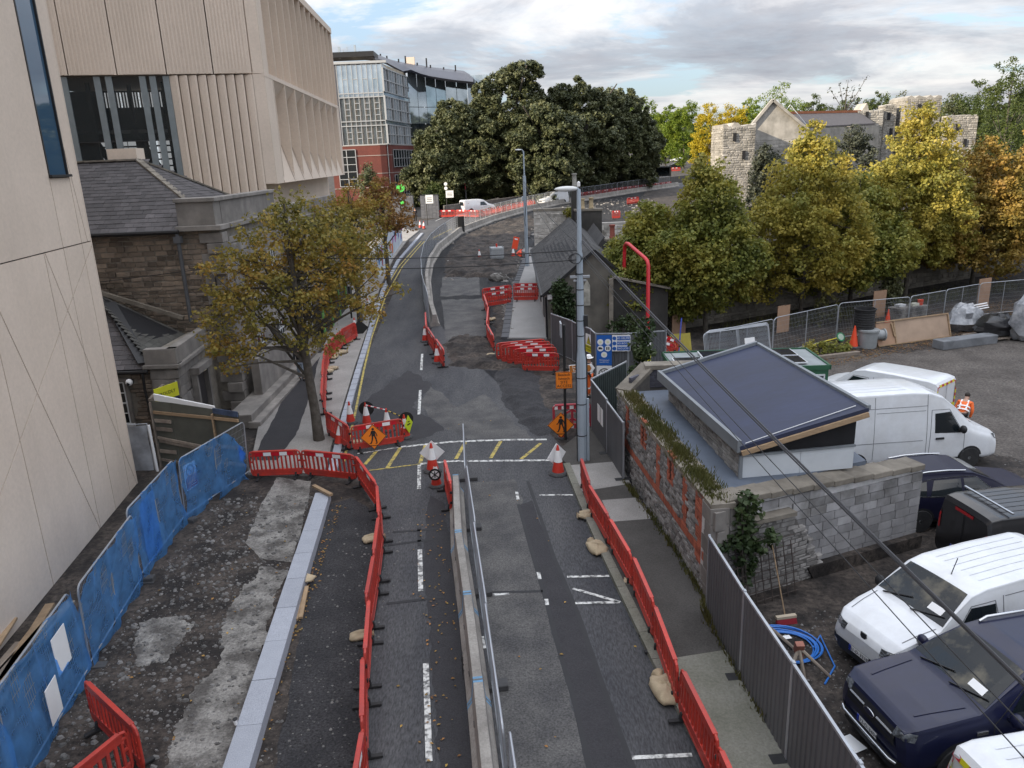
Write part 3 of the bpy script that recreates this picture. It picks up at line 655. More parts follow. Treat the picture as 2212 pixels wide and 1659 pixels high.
 for i in range(nl):
  u=2.0+(Lf-3.2)*i/nl;pw=(Lf-3.2)/nl
  mb=MB();prof=[(0,z1-.12),(0,z1-1.0),(0,z0+.3),(-rec,z0+3.0),(-rec,z1-.12)]
  mb.prism([fp(u,z,o)for o,z in prof],(0,0,0),f*0.14);mb.build('blade',M_cream,t)
  mb=MB();a=[fp(u+.15,z0,0.0),fp(u+pw,z0,0.0),fp(u+pw,z0+3.0,-rec),fp(u+.15,z0+3.0,-rec)]
  q=[p-fn*0.5 for p in a];mb.add(a+q,[(0,1,2,3),(7,6,5,4),(0,4,5,1),(1,5,6,2),(2,6,7,3),(3,7,4,0)]);mb.build('sloped_panel',M_cream,t)
  mb=MB();a=[fp(u+.15,z1-.12,-.02),fp(u+pw,z1-.12,-.02),fp(u+pw,z1-1.25,-rec+.02),fp(u+.15,z1-1.25,-rec+.02)]
  q=[p-fn*0.5 for p in a];mb.add(a+q,[(0,1,2,3),(7,6,5,4),(0,4,5,1),(1,5,6,2),(2,6,7,3),(3,7,4,0)]);mb.build('gusset',M_cream,t)
 mb=MB();mb.prism([fp(Lf-1.2,z0,0),fp(Lf,z0,0),fp(Lf,z0,-.95),fp(Lf-1.2,z0,-.95)],(0,0,0),(0,0,z1-z0-.12));mb.build('corner_panel',M_cream,t)
 mb=MB();mb.prism([fp(0,z0,0),fp(Lf,z0,0),fp(Lf,z0,-1.6),fp(0,z0,-1.6)],(0,0,-.02),(0,0,.0));mb.build('soffit',M_cream,t)
 mb=MB()
 for k in range(7):mb.prism([fp(3+k*3.6,1.0,-1.58),fp(5.2+k*3.6,1.0,-1.58),fp(5.2+k*3.6,5.2,-1.58),fp(3+k*3.6,5.2,-1.58)],fn*0,fn*0.03)
 mb.build('shopfront_glass',M_glassdark,t)
 return t
big_building()
# old stone courthouse
def slates(parent,a,b,c,d,w,expo,m,near=None,limit=300,seed=1):
 """slope with eave a->b and ridge d->c (a below d, b below c); slates lapped in courses"""
 a,b,c,d=map(Vector,(a,b,c,d));H=((d-a).length+(c-b).length)/2;n=max(2,int(H/expo));its=[];r=random.Random(seed)
 nrm=(b-a).cross(d-a).normalized()
 if nrm.z<0:nrm=-nrm
 for i in range(n):
  t0=(i+.0)/n;p,q=a.lerp(d,t0),b.lerp(c,t0);L=(q-p).length
  if L<0.15:continue
  e=(q-p)/L;up=nrm.cross(e);up=up if up.z>0 else-up;x=-(w/2)*(i%2)
  while x<L:
   x0,x1=max(x,0),min(x+w,L);x+=w
   if x1-x0<0.06:continue
   cc=p+e*((x0+x1)/2)+up*(H/n*0.55)+nrm*(0.012+r.uniform(0,.008))
   R=Matrix((e,up,nrm)).transposed().to_euler();R2=(R.x+0.0,R.y,R.z)
   tilt=Matrix.Rotation(-0.055,3,'X');E2=(Matrix((e,up,nrm)).transposed()@tilt).to_euler()
   its.append((tuple(cc),tuple(E2),(x1-x0-0.008,H/n*1.12,0.014)))
 cpt=Vector(near)if near else Vector((0,0,EYE));its.sort(key=lambda k:(Vector(k[0])-cpt).length)
 mb=MB();mb.prism([a,b,c,d],nrm*-0.1,nrm*0.0);mb.build('roof_deck',M_dark,parent)
 pieces(parent,'slate',its,m,'box',limit)
def courthouse():
 t=thing('stone_courthouse','old rubble stone courthouse with grey slate hip roof below the cream building','building')
 yW=31.7
 stw=(-11.75,-20.5)
 mb=MB();mb.box(((-11.55-20.5)/2,yW+4.0,3.85),(8.75,7.7,7.7));mb.box((-15.6,47.5,3.5),(7.2,15.5,7.0));mb.build('wall_core',M_mortar,t)
 def skip(x,z,w,h):
  return False
 stonework(t,'stone',(-20.5,yW+.15,0.0),(-12.0,yW+.15,0.0),7.65,0.46,0.19,M_rubble,0.03,0.16,5,skip=lambda x,z,w,h:x<1.0 or z<2.2,proud=0.06,near=(-12.5,30,8))
 r=random.Random(4);z=0.0;k=0
 while z<7.55:
  h=0.42;w=0.95 if k%2 else 0.62
  mb=MB();mb.box((-11.55-w/2+.06,yW+.30,z+h/2),(w,0.62 if k%2 else 0.95,h-.02));mb.build('quoin',M_ashlar,t,bevel=0.012);z+=h;k+=1
 for(y0,y1)in((32.4,39.6),):
  stonework(t,'ashlar_block',(-11.52,y0+.2,0.0),(-11.52,54.5,0.0),7.3,1.1,0.44,M_ashlar,0.015,0.12,8,skip=lambda x,z,w,h:False,proud=0.01,limit=150,hj=.05,wj=.2)
 for k in range(6):
  y=34.4+k*3.1
  for(zz,hh)in((0.9,1.9),(3.9,2.3)):
   fr=box('window',(-11.42,y,zz+hh/2),(0.10,1.25,hh+.2),M_ashlar,t);box('pane',(-11.36,y,zz+hh/2),(0.03,0.95,hh-.1),M_glassdark,fr)
   gb=MB()
   for j in(-.16,.16):gb.box((-11.335,y+j,zz+hh/2),(0.03,0.04,hh-.1))
   for j in(-.25,0,.25):gb.box((-11.335,y,zz+hh/2+j*hh),(0.03,.95,0.04))
   gb.build('glazing_bar',M_whiteframe,fr)
 pb=MB();pb.box((-12.42,yW+.42,8.22),(1.5,0.95,1.12));pb.box((-11.86,36.2,8.22),(0.42,7.6,1.12));pb.box((-11.84,47,7.6),(0.42,14.2,0.9));pb.build('parapet',M_ashlar,t)
 co=MB();co.box((-12.40,yW+.42,8.86),(1.66,1.10,0.16));co.box((-11.84,36.3,8.86),(0.56,7.5,0.15));co.box((-12.34,yW+.36,7.76),(1.82,1.2,0.20));co.box((-11.68,36.3,7.76),(0.62,7.5,0.2));co.build('cornice',M_ashlar,t,bevel=.02)
 eL,eR=Vector((-20.6,31.45,7.72)),Vector((-13.16,31.45,7.72));ap=Vector((-16.0,35.3,10.5));rl=Vector((-20.6,35.3,10.5));c1=Vector((-13.25,33.0,8.8));c2=Vector((-13.25,38.4,8.72))
 slates(t,eL,eR,Vector((-13.2,32.95,8.82)),Vector((-20.6,32.95,8.82)),0.36,0.25,M_slate,near=(-14,30,9),limit=300)
 slates(t,Vector((-20.6,32.95,8.82)),Vector((-13.25,32.95,8.82)),ap,rl,0.36,0.25,M_slate,near=(-14,30,9),limit=200,seed=2)
 slates(t,c1,c2,ap+Vector((0.02,.02,0)),ap+Vector((0.02,0,0)),0.36,0.25,M_slate,limit=40,seed=3)
 slates(t,Vector((-20.6,38.6,8.4)),Vector((-13.25,38.6,8.4)),ap,rl,0.5,0.5,M_slate,limit=0)
 hp=MB()
 def ridgerun(a,b,seg=0.42):
  a,b=Vector(a),Vector(b);n=int((b-a).length/seg)
  for i in range(n):
   p,q=a.lerp(b,i/n),a.lerp(b,(i+.96)/n);m=MB();m.bar(p+Vector((0,0,.05)),q+Vector((0,0,.06)),0.26,0.07);m.build('ridge_tile',M_coping,t)
 ridgerun(rl,ap);ridgerun(ap,c1);ridgerun(ap,c2)
 gt=MB();gt.tube([(-20.6,31.38,7.66),(-13.1,31.38,7.66)],0.09,8);gt.build('gutter',M_iron,t)
 dp=MB();dp.tube([(-13.2,31.40,7.6),(-13.2,31.46,7.2),(-13.2,31.46,4.0)],0.085,8);dp.box((-13.2,31.46,7.35),(0.3,0.24,0.26));dp.build('downpipe',mat('lead_grey',(0.11,0.115,0.125),.6,.2,var=.3),t)
 ch=MB();ch.box((-16.9,36.2,10.6),(1.3,.8,.9));ch.build('chimney',M_cream,t)
 pp=MB();pp.tube([(-11.95,31.5,5.9),(-11.9,31.5,4.0),(-12.0,31.5,3.4)],0.03,6);pp.build('cable_conduit',M_iron,t)
# low annex
 yA=27.8
 ab=MB();ab.box((-16.6,29.85,1.47),(7.6,3.75,2.94));ab.box((-13.05,29.8,1.75),(0.9,3.9,3.5));ab.build('annex_core',M_mortar,t)
 stonework(t,'stone',(-20.4,yA+.12,0),(-13.5,yA+.12,0),2.9,0.40,0.17,M_rubble,0.02,0.14,15,skip=lambda x,z,w,h:4.6<x<6.15 and 0.75<z<2.65 or x<3,limit=90,near=(-13.5,27,2))
 stonework(t,'ashlar_block',(-13.5,yA+.02,0),(-12.45,yA+.02,0),3.15,0.55,0.36,M_ashlar,0.014,0.12,16,limit=60,hj=.1)
 stonework(t,'ashlar_block',(-12.47,yA+.1,0),(-12.72,31.6,0),3.15,0.75,0.36,M_ashlar,0.014,0.12,17,limit=80,hj=.1,skip=lambda x,z,w,h:1.35<x<2.55 and z<2.3)
 pa=MB();pa.box((-13.0,yA+.12,3.42),(1.2,0.34,0.58));pa.bar((-12.58,yA,3.42),(-12.85,31.6,3.42),0.34,0.58);pa.build('parapet',M_ashlar,t)
 ca=MB();ca.box((-13.0,yA+.08,3.06),(1.34,0.5,0.14));ca.bar((-12.52,yA-.1,3.06),(-12.8,31.6,3.06),0.5,0.14);ca.build('cornice',M_ashlar,t,bevel=.015)
 dr=MB();dr.bar((-12.50,29.25,1.1),(-12.56,30.25,1.1),0.10,2.2);dr.build('door',mat('dark_door',(0.03,0.027,0.028),.6,var=.2),t)
 db=MB();db.bar((-12.40,29.0,1.2),(-12.42,29.2,1.2),0.22,2.4);db.bar((-12.45,30.3,1.2),(-12.47,30.5,1.2),0.22,2.4);db.bar((-12.35,28.95,2.5),(-12.43,30.55,2.5),0.4,0.26);db.build('door_surround',M_ashlar,t)
 lp=MB();lp.box((-12.3,29.75,2.36),(0.14,0.3,0.08));lp.build('door_lamp',mat('lamp_cream',(.55,.5,.3),.5,var=0),t)
 slates(t,(-20.4,yA-.1,2.98),(-13.62,yA-.1,2.98),(-15.9,30.6,4.95),(-20.4,30.6,4.95),0.40,0.27,M_slate,near=(-14,27,4),limit=150,seed=7)
 dk=mat('mossy_slate',(0.05,0.048,0.044),.9,var=.4,scale=2,c2=(.09,.088,.08),rand=.2,island=.2)  # darker slates for the annex slope facing the street
 slates(t,(-13.45,yA+.1,3.32),(-13.35,31.55,3.32),(-17.2,31.55,5.5),(-15.9,30.4,4.98),0.42,0.28,dk,limit=150,seed=8)
 gg=MB();gg.tube([(-20.4,27.62,2.9),(-13.5,27.62,2.9)],0.07,8);gg.tube([(-13.7,27.66,2.85),(-13.75,27.7,2.2),(-13.6,27.7,.2)],0.05,6);gg.build('gutter',M_iron,t)
 fl=MB();fl.bar((-17.3,31.5,5.55),(-13.5,31.5,4.15),0.16,0.16);fl.build('flashing',M_coping,t)
 hp2=MB();hp2.bar((-13.62,27.75,3.22),(-15.9,30.5,5.08),0.42,0.05);hp2.build('hip_flashing',M_iron,t)
 wx=-15.02;wf=box('window',(wx,yA+.02,1.7),(1.25,0.12,1.85),M_ashlar,t);box('pane',(wx,yA-.05,1.7),(1.0,0.03,1.6),M_glassdark,wf)
 gb=MB()
 for k in(-.5,-.17,.17,.5):gb.box((wx+k,yA-.075,1.7),(.035,.03,1.62))
 for k in(-.8,-.4,.0,.4,.8):gb.box((wx,yA-.078,1.7+k),(1.02,.03,.035 if k else.06))
 gb.box((wx,yA-.1,.82),(1.3,.2,.12));gb.build('glazing_bar',M_whiteframe,wf)
 pl=MB();pl.box((-10.95,35.2,0.28),(1.0,12.0,0.56));pl.box((-10.35,35.2,0.14),(0.5,12.2,0.28));pl.build('plinth',M_ashlar,t,bevel=.03)
 stonework(t,'ashlar_block',(-10.47,29.3,0.0),(-10.47,41.0,0.0),0.55,1.2,0.27,M_ashlar,.012,.12,21,limit=40,hj=.05)
 wl=MB();wl.box((-11.0,36.5,1.35),(0.35,9.0,1.6));wl.build('plinth_wall',M_ashlar,t)
 return t
courthouse()
def security_camera():
 t=thing('security_camera','white dome security camera on the annex wall above the sash window','camera',(-14.2,27.62,2.55))
 MB().box((0,.06,0),(.16,.12,.16)).build('bracket',M_black,t);b=MB().blob((0,-.08,0),(.13,.13,.13),10,8,0).build('housing',M_signwhite,t,smooth=60)
 MB().blob((.0,-.16,-.03),(.07,.07,.07),8,6,0).build('lens',M_glassdark,t,smooth=60)
security_camera()
# timber hoarding
def timber_hoarding():
 A,B,Cc=Vector((-12.5,25.4,0)),Vector((-10.1,24.75,0)),Vector((-9.1,24.25,0))
 green=mat('drab_ply',(0.115,0.115,0.095),.85,var=.25,scale=1.2,rand=.08)
 t=thing('timber_hoarding','drab plywood hoarding with timber rails seen from behind','hoarding')
 def pan(a,b,za,zb,sink=0):
  d=(b-a).normalized();n=Vector((d.y,-d.x,0));mb=MB();mb.prism([a,b,b+Vector((0,0,zb)),a+Vector((0,0,za))],(0,0,0),n*-0.02);return mb.build('ply_sheet',green,t),d,n
 for a,b,za,zb in((A,A.lerp(B,.32),2.45,2.4),(A.lerp(B,.325),B,2.4,2.25),(B,Cc,2.3,2.25)):
  pan(a,b,za,zb)
 d=(B-A).normalized();n=Vector((d.y,-d.x,0));L=(B-A).length
 def rail(u0,z0,u1,z1,w=.09,nm='rail',m=M_woodgrey,o=.05):
  mb=MB();mb.bar(A+d*u0+n*o+Vector((0,0,z0)),A+d*u1+n*o+Vector((0,0,z1)),.05,w);mb.build(nm,m,t)
 rail(0.1,2.05,L,1.95,.10,m=M_wood);rail(0.1,1.12,L,0.80,.09);rail(.15,1.0,L,.7,.09);rail(.1,.3,L,.05,.09)
 for z in(1.75,1.45,.62):rail(.1,z,.75,z-.02,.12)
 rail(0.03,0,0.03,2.4,.12,'post');rail(L-.03,0,L-.03,2.1,.13,'post',M_wood,.07)
 d2=(Cc-B).normalized();n2=Vector((d2.y,-d2.x,0))
 for z in(1.95,.95,.35):
  mb=MB();mb.bar(B+n2*.05+Vector((0,0,z)),Cc+n2*.05+Vector((0,0,z+.04)),.05,.10);mb.build('rail',M_wood,t)
 mb=MB();mb.prism([A+d*.15+Vector((0,0,2.45)),B+Vector((0,0,2.18)),B+Vector((0,0,2.34)),A+d*.15+Vector((0,0,2.68))],n*-.10,n*-.03);mb.build('white_board',M_signwhite,t)
 mb=MB();mb.prism([B+Vector((0,0,2.12)),Cc+Vector((0,0,2.10)),Cc+Vector((0,0,2.3)),B+Vector((0,0,2.3))],n2*.02,n2*.05);mb.build('blue_trim',mat('faded_blue',(.06,.09,.16),.8,var=.4,scale=5),t)
 r2=thing('hoarding_return','narrow plywood return running back towards the stone annex','hoarding')
 e=A+Vector((-.35,1.9,0));mb=MB();mb.bar(A+Vector((-.03,.06,1.2)),e+Vector((0,0,1.2)),.04,2.4);mb.build('ply_sheet',M_woodgrey,r2);mb=MB();mb.bar(A+Vector((-.03,.06,2.45)),e+Vector((0,0,2.45)),.1,.1);mb.build('rail',M_woodgrey,r2)
 s=thing('yellow_site_sign','yellow and black sign panel standing behind the plywood hoarding','sign',(-12.3,26.3,2.25),1.15)
 MB().box((0,0,.22),(1.05,.03,.5)).build('panel',mat('sign_yellow',(.62,.62,.03),.5,var=.1),s);MB().box((0,-.003,-.14),(1.05,.03,.22)).build('dark_band',mat('sign_navy',(.02,.02,.06),.5,var=0),s)
 MB().bar((.5,.03,-2.3),(.5,.03,.5),.05).build('post',M_steel,s)
 text('lettering','PROUDLY',.17,M_signblack,s,(0,-.022,.2),(math.pi/2,0,0))
timber_hoarding()
# temporary mesh fence panels
def fence_mesh_parts(w=3.45,h=2.0,round_=0.18,step=0.075):
 fr=MB();r=0.021;k=[(-w/2,0,0.05),(-w/2,0,h-round_)]
 for a in range(1,6):an=math.pi-a*math.pi/10;k.append((-w/2+round_+round_*math.cos(an),0,h-round_+round_*math.sin(an)))
 for a in range(1,6):an=math.pi/2-a*math.pi/10;k.append((w/2-round_+round_*math.cos(an),0,h-round_+round_*math.sin(an)))
 k+=[(w/2,0,0.05)];fr.tube(k,r,6);fr.tube([(-w/2,0,.2),(w/2,0,.2)],r*.85,6)
 mid=MB();mid.tube([(0,0,.2),(0,0,h)],r*.9,6)
 wm=MB();n=int(w/step)
 for i in range(1,n):x=-w/2+w*i/n;wm.bar((x,0,.2),(x,0,h-.01),.0055,.0055)
 for i in range(1,8):z=.2+(h-.2)*i/8;wm.bar((-w/2,0,z),(w/2,0,z),.006,.006)
 ft=MB();ft.box((0,0,.06),(.22,.62,.12))
 return fr.mesh('fence_frame',M_steel),mid.mesh('fence_midpost',M_steel),wm.mesh('fence_wires',M_wire),ft.mesh('fence_foot',M_conebase,bevel=.02)
FM=fence_mesh_parts()
def fence_panel(label,a,b,group,feet=True,lean=0.0,z=None,nm='mesh_fence',cat='fence',low=False):
 a,b=Vector(a),Vector(b);d=b-a;L=Vector((d.x,d.y)).length
 zz=z if z is not None else min(tz(a.y),tz(b.y));c=(a+b)/2
 t=thing(nm,label,cat,(c.x,c.y,zz),math.atan2(d.y,d.x),group);t.rotation_euler=(lean,math.atan2(-(b.z-a.z),L)if(abs(a.z-b.z)>1e-3 and z is None)else 0,math.atan2(d.y,d.x))
 if abs(a.z-b.z)>1e-3 and z is None:t.location.z=(a.z+b.z)/2
 s=(L-0.04)/3.45
 inst('frame',FM[0],t,scale=(s,1,1));inst('mid_post',FM[1],t,scale=(s,1,1));w=inst('wire_infill',FM[2],t,scale=(s,1,1));w['kind']='stuff'
 if feet:
  inst('foot',FM[3],t,(L/2,0,0));inst('foot',FM[3],t,(-L/2+.05,0,0))
 return t
def blue_fence():
 m=bpy.data.materials.new('blue_netting');m.use_nodes=True;nt=m.node_tree;N=nt.nodes;Lk=nt.links;b=N['Principled BSDF'];b.inputs['Base Color'].default_value=(0.15,0.45,0.98,1);b.inputs['Roughness'].default_value=.6
 tl=N.new('ShaderNodeBsdfTranslucent');tl.inputs[0].default_value=(0.16,0.48,1.0,1);tp=N.new('ShaderNodeBsdfTransparent');tp.inputs[0].default_value=(0.50,0.72,1.0,1)
 m1=N.new('ShaderNodeMixShader');m1.inputs[0].default_value=.55;Lk.new(b.outputs[0],m1.inputs[1]);Lk.new(tl.outputs[0],m1.inputs[2])
 m2=N.new('ShaderNodeMixShader');nz=N.new('ShaderNodeTexNoise');nz.inputs['Scale'].default_value=2.2;nz.inputs['Detail'].default_value=5;g=N.new('ShaderNodeNewGeometry');Lk.new(g.outputs['Position'],nz.inputs['Vector'])
 mr=N.new('ShaderNodeMapRange');mr.inputs[1].default_value=.3;mr.inputs[2].default_value=.7;mr.inputs[3].default_value=.48;mr.inputs[4].default_value=.78;Lk.new(nz.outputs[0],mr.inputs[0])
 Lk.new(mr.outputs[0],m2.inputs[0]);Lk.new(m1.outputs[0],m2.inputs[1]);Lk.new(tp.outputs[0],m2.inputs[2]);Lk.new(m2.outputs[0],N['Material Output'].inputs[0])
 pts=[(-9.0,24.15),(-9.85,20.85),(-9.62,17.45),(-9.15,14.0),(-8.62,10.6),(-8.1,7.2)]
 lab=['furthest blue netted fence panel, beside the plywood hoarding','blue netted fence panel with a folded net and warning notice','middle panel of the blue netted fence','blue netted fence panel beside the pile of old planks','nearest blue netted fence panel at the bottom left corner']
 for i in range(5):
  a,b2=Vector((*pts[i],0)),Vector((*pts[i+1],0));t=fence_panel(lab[i],b2,a,'mesh fence panels draped in blue netting',lean=(0.05,-.03,.04,-.05,.03)[i],z=(0,0,-.08,-.14,-.16)[i])
  L=(b2-a).length;mb=MB();rows=[];nx,nz=26,14;r=random.Random(i)
  for kz in range(nz+1):
   row=[]
   for kx in range(nx+1):
    x=-L/2+L*kx/nx;z=.0+2.02*kz/nz;sag=0.0
    if kz==nz:z+=0.02*math.sin(kx*1.7+i)
    if kz==0:z+=.06*math.sin(kx*.9+i*2)
    if i==0 and kx>nx*.62:z=min(z,2.02-1.25*((kx/nx-.62)/.38)**1.5+.05*math.sin(kx*1.9));x=min(x,L/2-.18-.25*abs(math.sin(kz*.9)))
    y=-.05-0.05*math.sin(kx*.55+kz*.35+i)-0.03*math.sin(kx*1.3-kz*.8)-.03*math.sin(kz*.5)
    row.append((x,y,z))
   rows.append(row)
  mb.grid(rows)
  keep=[f for k,f in enumerate(mb.f)if not((i==0 and k in(9,10,11,36,37))or(i==2 and k in(60,61,87,113)))];mb.f=keep;mb.m=[0]*len(keep)
  mb.build('netting',m,t,smooth=80)
  if i in(1,4):
   mb=MB();rows=[[(-L/2+.4+1.0*kx/6+.12*kz/8,-.10-.02*math.sin(kx),.25+1.65*kz/8)for kx in range(7)]for kz in range(9)];mb.grid(rows);mb.build('folded_netting',m,t,smooth=80)
 def notice(label,p,rz,w,h,kind):
  s=thing('notice_board',label,'sign',p,rz);MB().box((0,0,0),(w,.012,h)).build('board',M_signwhite,s)
  if kind=='ban':
   mb=MB();mb.box((0,-.009,-h*.24),(w*.9,.004,h*.44));mb.build('maroon_band',mat('sign_maroon',(.30,.03,.09),.5,var=.05),s)
   rg=MB();rg.tube([(math.cos(a)*w*.3,-.012,h*.22+math.sin(a)*w*.3)for a in[k*math.pi/10 for k in range(20)]],.012,4,closed=True);rg.bar((-w*.2,-.012,h*.22+w*.2),(w*.2,-.012,h*.22-w*.2),.02,.006);rg.build('ban_symbol',M_signblack,s)
   for k in range(4):MB().box((0,-.012,-h*.10-h*.09*k),(w*.7,.004,.02)).build('text_line',M_signwhite,s)
 notice('white and maroon no entry notice tied to the blue netted fence',(-9.72,21.4,1.25),math.atan2(3.3,.85),.55,.78,'ban')
 notice('blank white board leaning behind the blue netting, lower of two',(-8.75,12.15,0.65),math.radians(100),.5,.75,'')
 notice('blank white board tied on the blue netting, upper of two',(-8.98,13.0,1.15),math.radians(98),.6,.8,'')
blue_fence()
def left_small():
 r=random.Random(2)
 for k in range(11):
  a=Vector((-11.0+r.uniform(-.2,.35)+k*.05,12.2+r.uniform(-.5,.5),.07+.075*(k%5)));L=r.uniform(2.6,3.9);an=math.radians(97+r.uniform(-7,7))
  o=tag(box('plank',a+Vector((math.cos(an)*L/2,math.sin(an)*L/2,0)),(L,.2,.055),M_woodgrey if k%3 else M_wood,rz=an),'weathered plank in the pile between the cream wall and the blue netting' if k%3 else 'newer yellowish plank in the pile between the cream wall and the blue netting','plank','planks piled by the cream wall')
 t=thing('sheeted_fence','grey sheeted fence panel in the gap beside the cream wall','fence',(-13.15,24.95,0),0.05)
 mb=MB();mb.grid([[(-.62+1.2*i/8,-.03*math.sin(i*1.1+k),.05+1.65*k/8)for i in range(9)]for k in range(9)]);mb.build('sheeting',mat('grey_sheet',(.33,.34,.36),.7,var=.35,scale=2),t,smooth=80)
 MB().tube([(-.7,.02,.05),(-.7,.02,1.75),(.6,.02,1.75),(.62,.02,.05)],.025,6).build('frame',M_steel,t);MB().tube([(.68,0,0),(.66,0,1.7)],.05,8).build('white_pipe',M_signwhite,t)
 def wood(label,p,q,w,h=None,nm='timber_baulk'):o=MB().bar(p,q,w,h or w*.6).build(nm,M_wood,None);tag(o,label,'timber')
 a,b=T(678,1053,.3),T(716,1073,.3);wood('short timber laid across the end of the granite kerb',(a.x,a.y,.36),(b.x,b.y,.36),.12)
 a,b=T(640,1342),T(655,1283);wood('longer of two thin battens leaning beside the granite kerb',(a.x,a.y,.04),(b.x,b.y,.10),.09);a,b=T(650,1338),T(660,1280);wood('shorter of two thin battens leaning beside the granite kerb',(a.x,a.y,.04),(b.x+.05,b.y,.16),.09)
 c=T(658,1270);o=MB().prism([(c.x-.22,c.y-.1,.14),(c.x+.2,c.y+.02,.17),(c.x+.26,c.y+.2,.18),(c.x,c.y+.34,.18),(c.x-.2,c.y+.2,.15)],(0,0,0),(0,0,.03)).build('plywood_offcut',M_sack,None);tag(o,'pale plywood offcut lying on top of the battens','offcut')
 cp=T(515,1586,.3);t=thing('paper_cup','white paper cup with black lid standing on the granite kerb','cup',(-5.28,11.75,.285))
 MB().lathe([(.030,0),(.042,.11)],12).build('cup',M_signwhite,t,smooth=30);MB().lathe([(.045,.11),(.045,.125),(.03,.13)],12).build('lid',M_black,t,smooth=30)
left_small()
# yard wall compound on the right
WA,WB=Vector((4.30,15.45,0)),Vector((3.50,24.4,0))
WC=Vector((10.25,17.82,0))
def rubble_wall():
 t=thing('rubble_wall','grey rubble stone wall with red brick piers and weeds along its top','wall')
 u=(WA-WB).normalized();n=Vector((u.y,-u.x,0));L=(WA-WB).length;H=2.36
 core=MB();core.bar(WB-n*.24+Vector((0,0,H/2)),WA-n*.24+Vector((0,0,H/2)),.40,H);core.build('wall_core',M_mortardark,t)
 def wu(x,y):p=atP(x,y,WA,n);return(p-WB).dot(u),p.z
 piers=[wu(*q)[0]for q in((1356,910),(1424,962),(1482,1030),(1557,1085+40))]
 slits=[wu(*q)for q in((1391,935),(1450,1010),(1513,1095))]
 band=[wu(1365,975),wu(1524,1206)]
 zb=1.02;bh=0.20
 brk=lambda x,z:any(abs(x-p)<.17 for p in piers[:3])and z>zb or abs(z-zb)<bh/2 and x<L-.35 or any(abs(x-s[0])<.30 and abs(z-s[1])<.42 for s in slits)or abs(x-(L-.62))<.16+.1*(int(z*4)%2)and z>.7
 stonework(t,'stone',WB,WA-u*.32,H,0.27,0.105,M_rubblegrey,.022,.12,31,skip=lambda x,z,w,h:brk(x,z),proud=.05,near=(3,12,2),limit=300,hj=.4,wj=.5)
 its=[];r=random.Random(8);ang=math.atan2(u.y,u.x)
 def addb(x,z,w,h,pr=.0):
  p=WB+u*x+n*pr;its.append(((p.x-n.x*.05,p.y-n.y*.05,z),(0,0,ang),(w,.11,h)))
 for p in piers[:3]:
  z=zb+bh/2
  while z<H-.05:
   if r.random()<.5:addb(p,z+.036,.34,.064,.025)
   else:addb(p-.087,z+.036,.165,.064,.025);addb(p+.087,z+.036,.165,.064,.025)
   z+=.074
 z=.7;k=0
 while z<H-.1:
  w=.30 if(k//4)%2 else.46;addb(L-.62-(w-.30)/2,z+.036,w,.064,.03);z+=.074;k+=1
 x=.0
 while x<L-.4:addb(x+.036,zb,.062,bh,.03);x+=.074
 for(sx,sz)in slits:
  for k in range(11):
   zz=sz-.40+k*.074
   for sd in(-1,1):addb(sx+sd*(.20 if k%2 else.17),zz,.16 if k%2 else.20,.064,.025)
   if k<1 or k>9:addb(sx,zz,.2,.064,.025)
 c=Vector((3,12,2));its.sort(key=lambda q:(Vector(q[0])-c).length);pieces(t,'brick',its,M_brick,'box',300)
 for(sx,sz)in slits:
  p=WB+u*sx;MB().box((p.x-n.x*.08+n.x*.02,p.y,sz),(.12,.18,.62),rz=ang-math.pi/2).build('slit_opening',M_dark,t)
 z=0;k=0
 while z<2.4:
  h=.40;w=.55 if k%2 else.36;q=WA-u*(w/2-.03)-n*.18
  MB().box((q.x,q.y,z+h/2),(w,.44,h-.012),rz=ang).build('quoin',M_ashlar,t,bevel=.012);z+=h;k+=1
 co=MB();co.bar(WB-n*.26+Vector((0,0,H+.06)),WA-n*.26+Vector((0,0,H+.06)),.58,.14);co.build('coping',M_coping,t)
 D,E2=Vector((4.55,25.5,0)),Vector((6.6,25.35,0))
 for a,b,h0,h1 in((WB,D,2.4,2.95),(D,E2,2.95,2.98)):
  m=MB();nn=Vector(((b-a).y,-(b-a).x,0)).normalized();m.prism([a,b,b+Vector((0,0,h1)),a+Vector((0,0,h0))],nn*0,nn*.4);m.build('back_wall',M_mortardark,t)
  m=MB();m.bar(a+nn*.2+Vector((0,0,h0+.06)),b+nn*.2+Vector((0,0,h1+.06)),.56,.14);m.build('coping',M_coping,t)
 dkb=mat('dark_yard_brick',(.10,.10,.125),.9,var=.35,scale=2,rand=.2,island=.2)
 stonework(t,'brick',D-Vector((0,.42,0))+Vector((0,0,2.3)),E2-Vector((0,.42,0))+Vector((0,0,2.3)),.66,.26,.085,dkb,.012,.1,5,limit=80,kind='box',proud=.01)
 stonework(t,'brick',WB+Vector((.45,.05,2.35)),D+Vector((0,-.42,2.35)),.5,.26,.085,dkb,.012,.1,6,limit=40,kind='box',proud=.01)
 return t
rubble_wall()
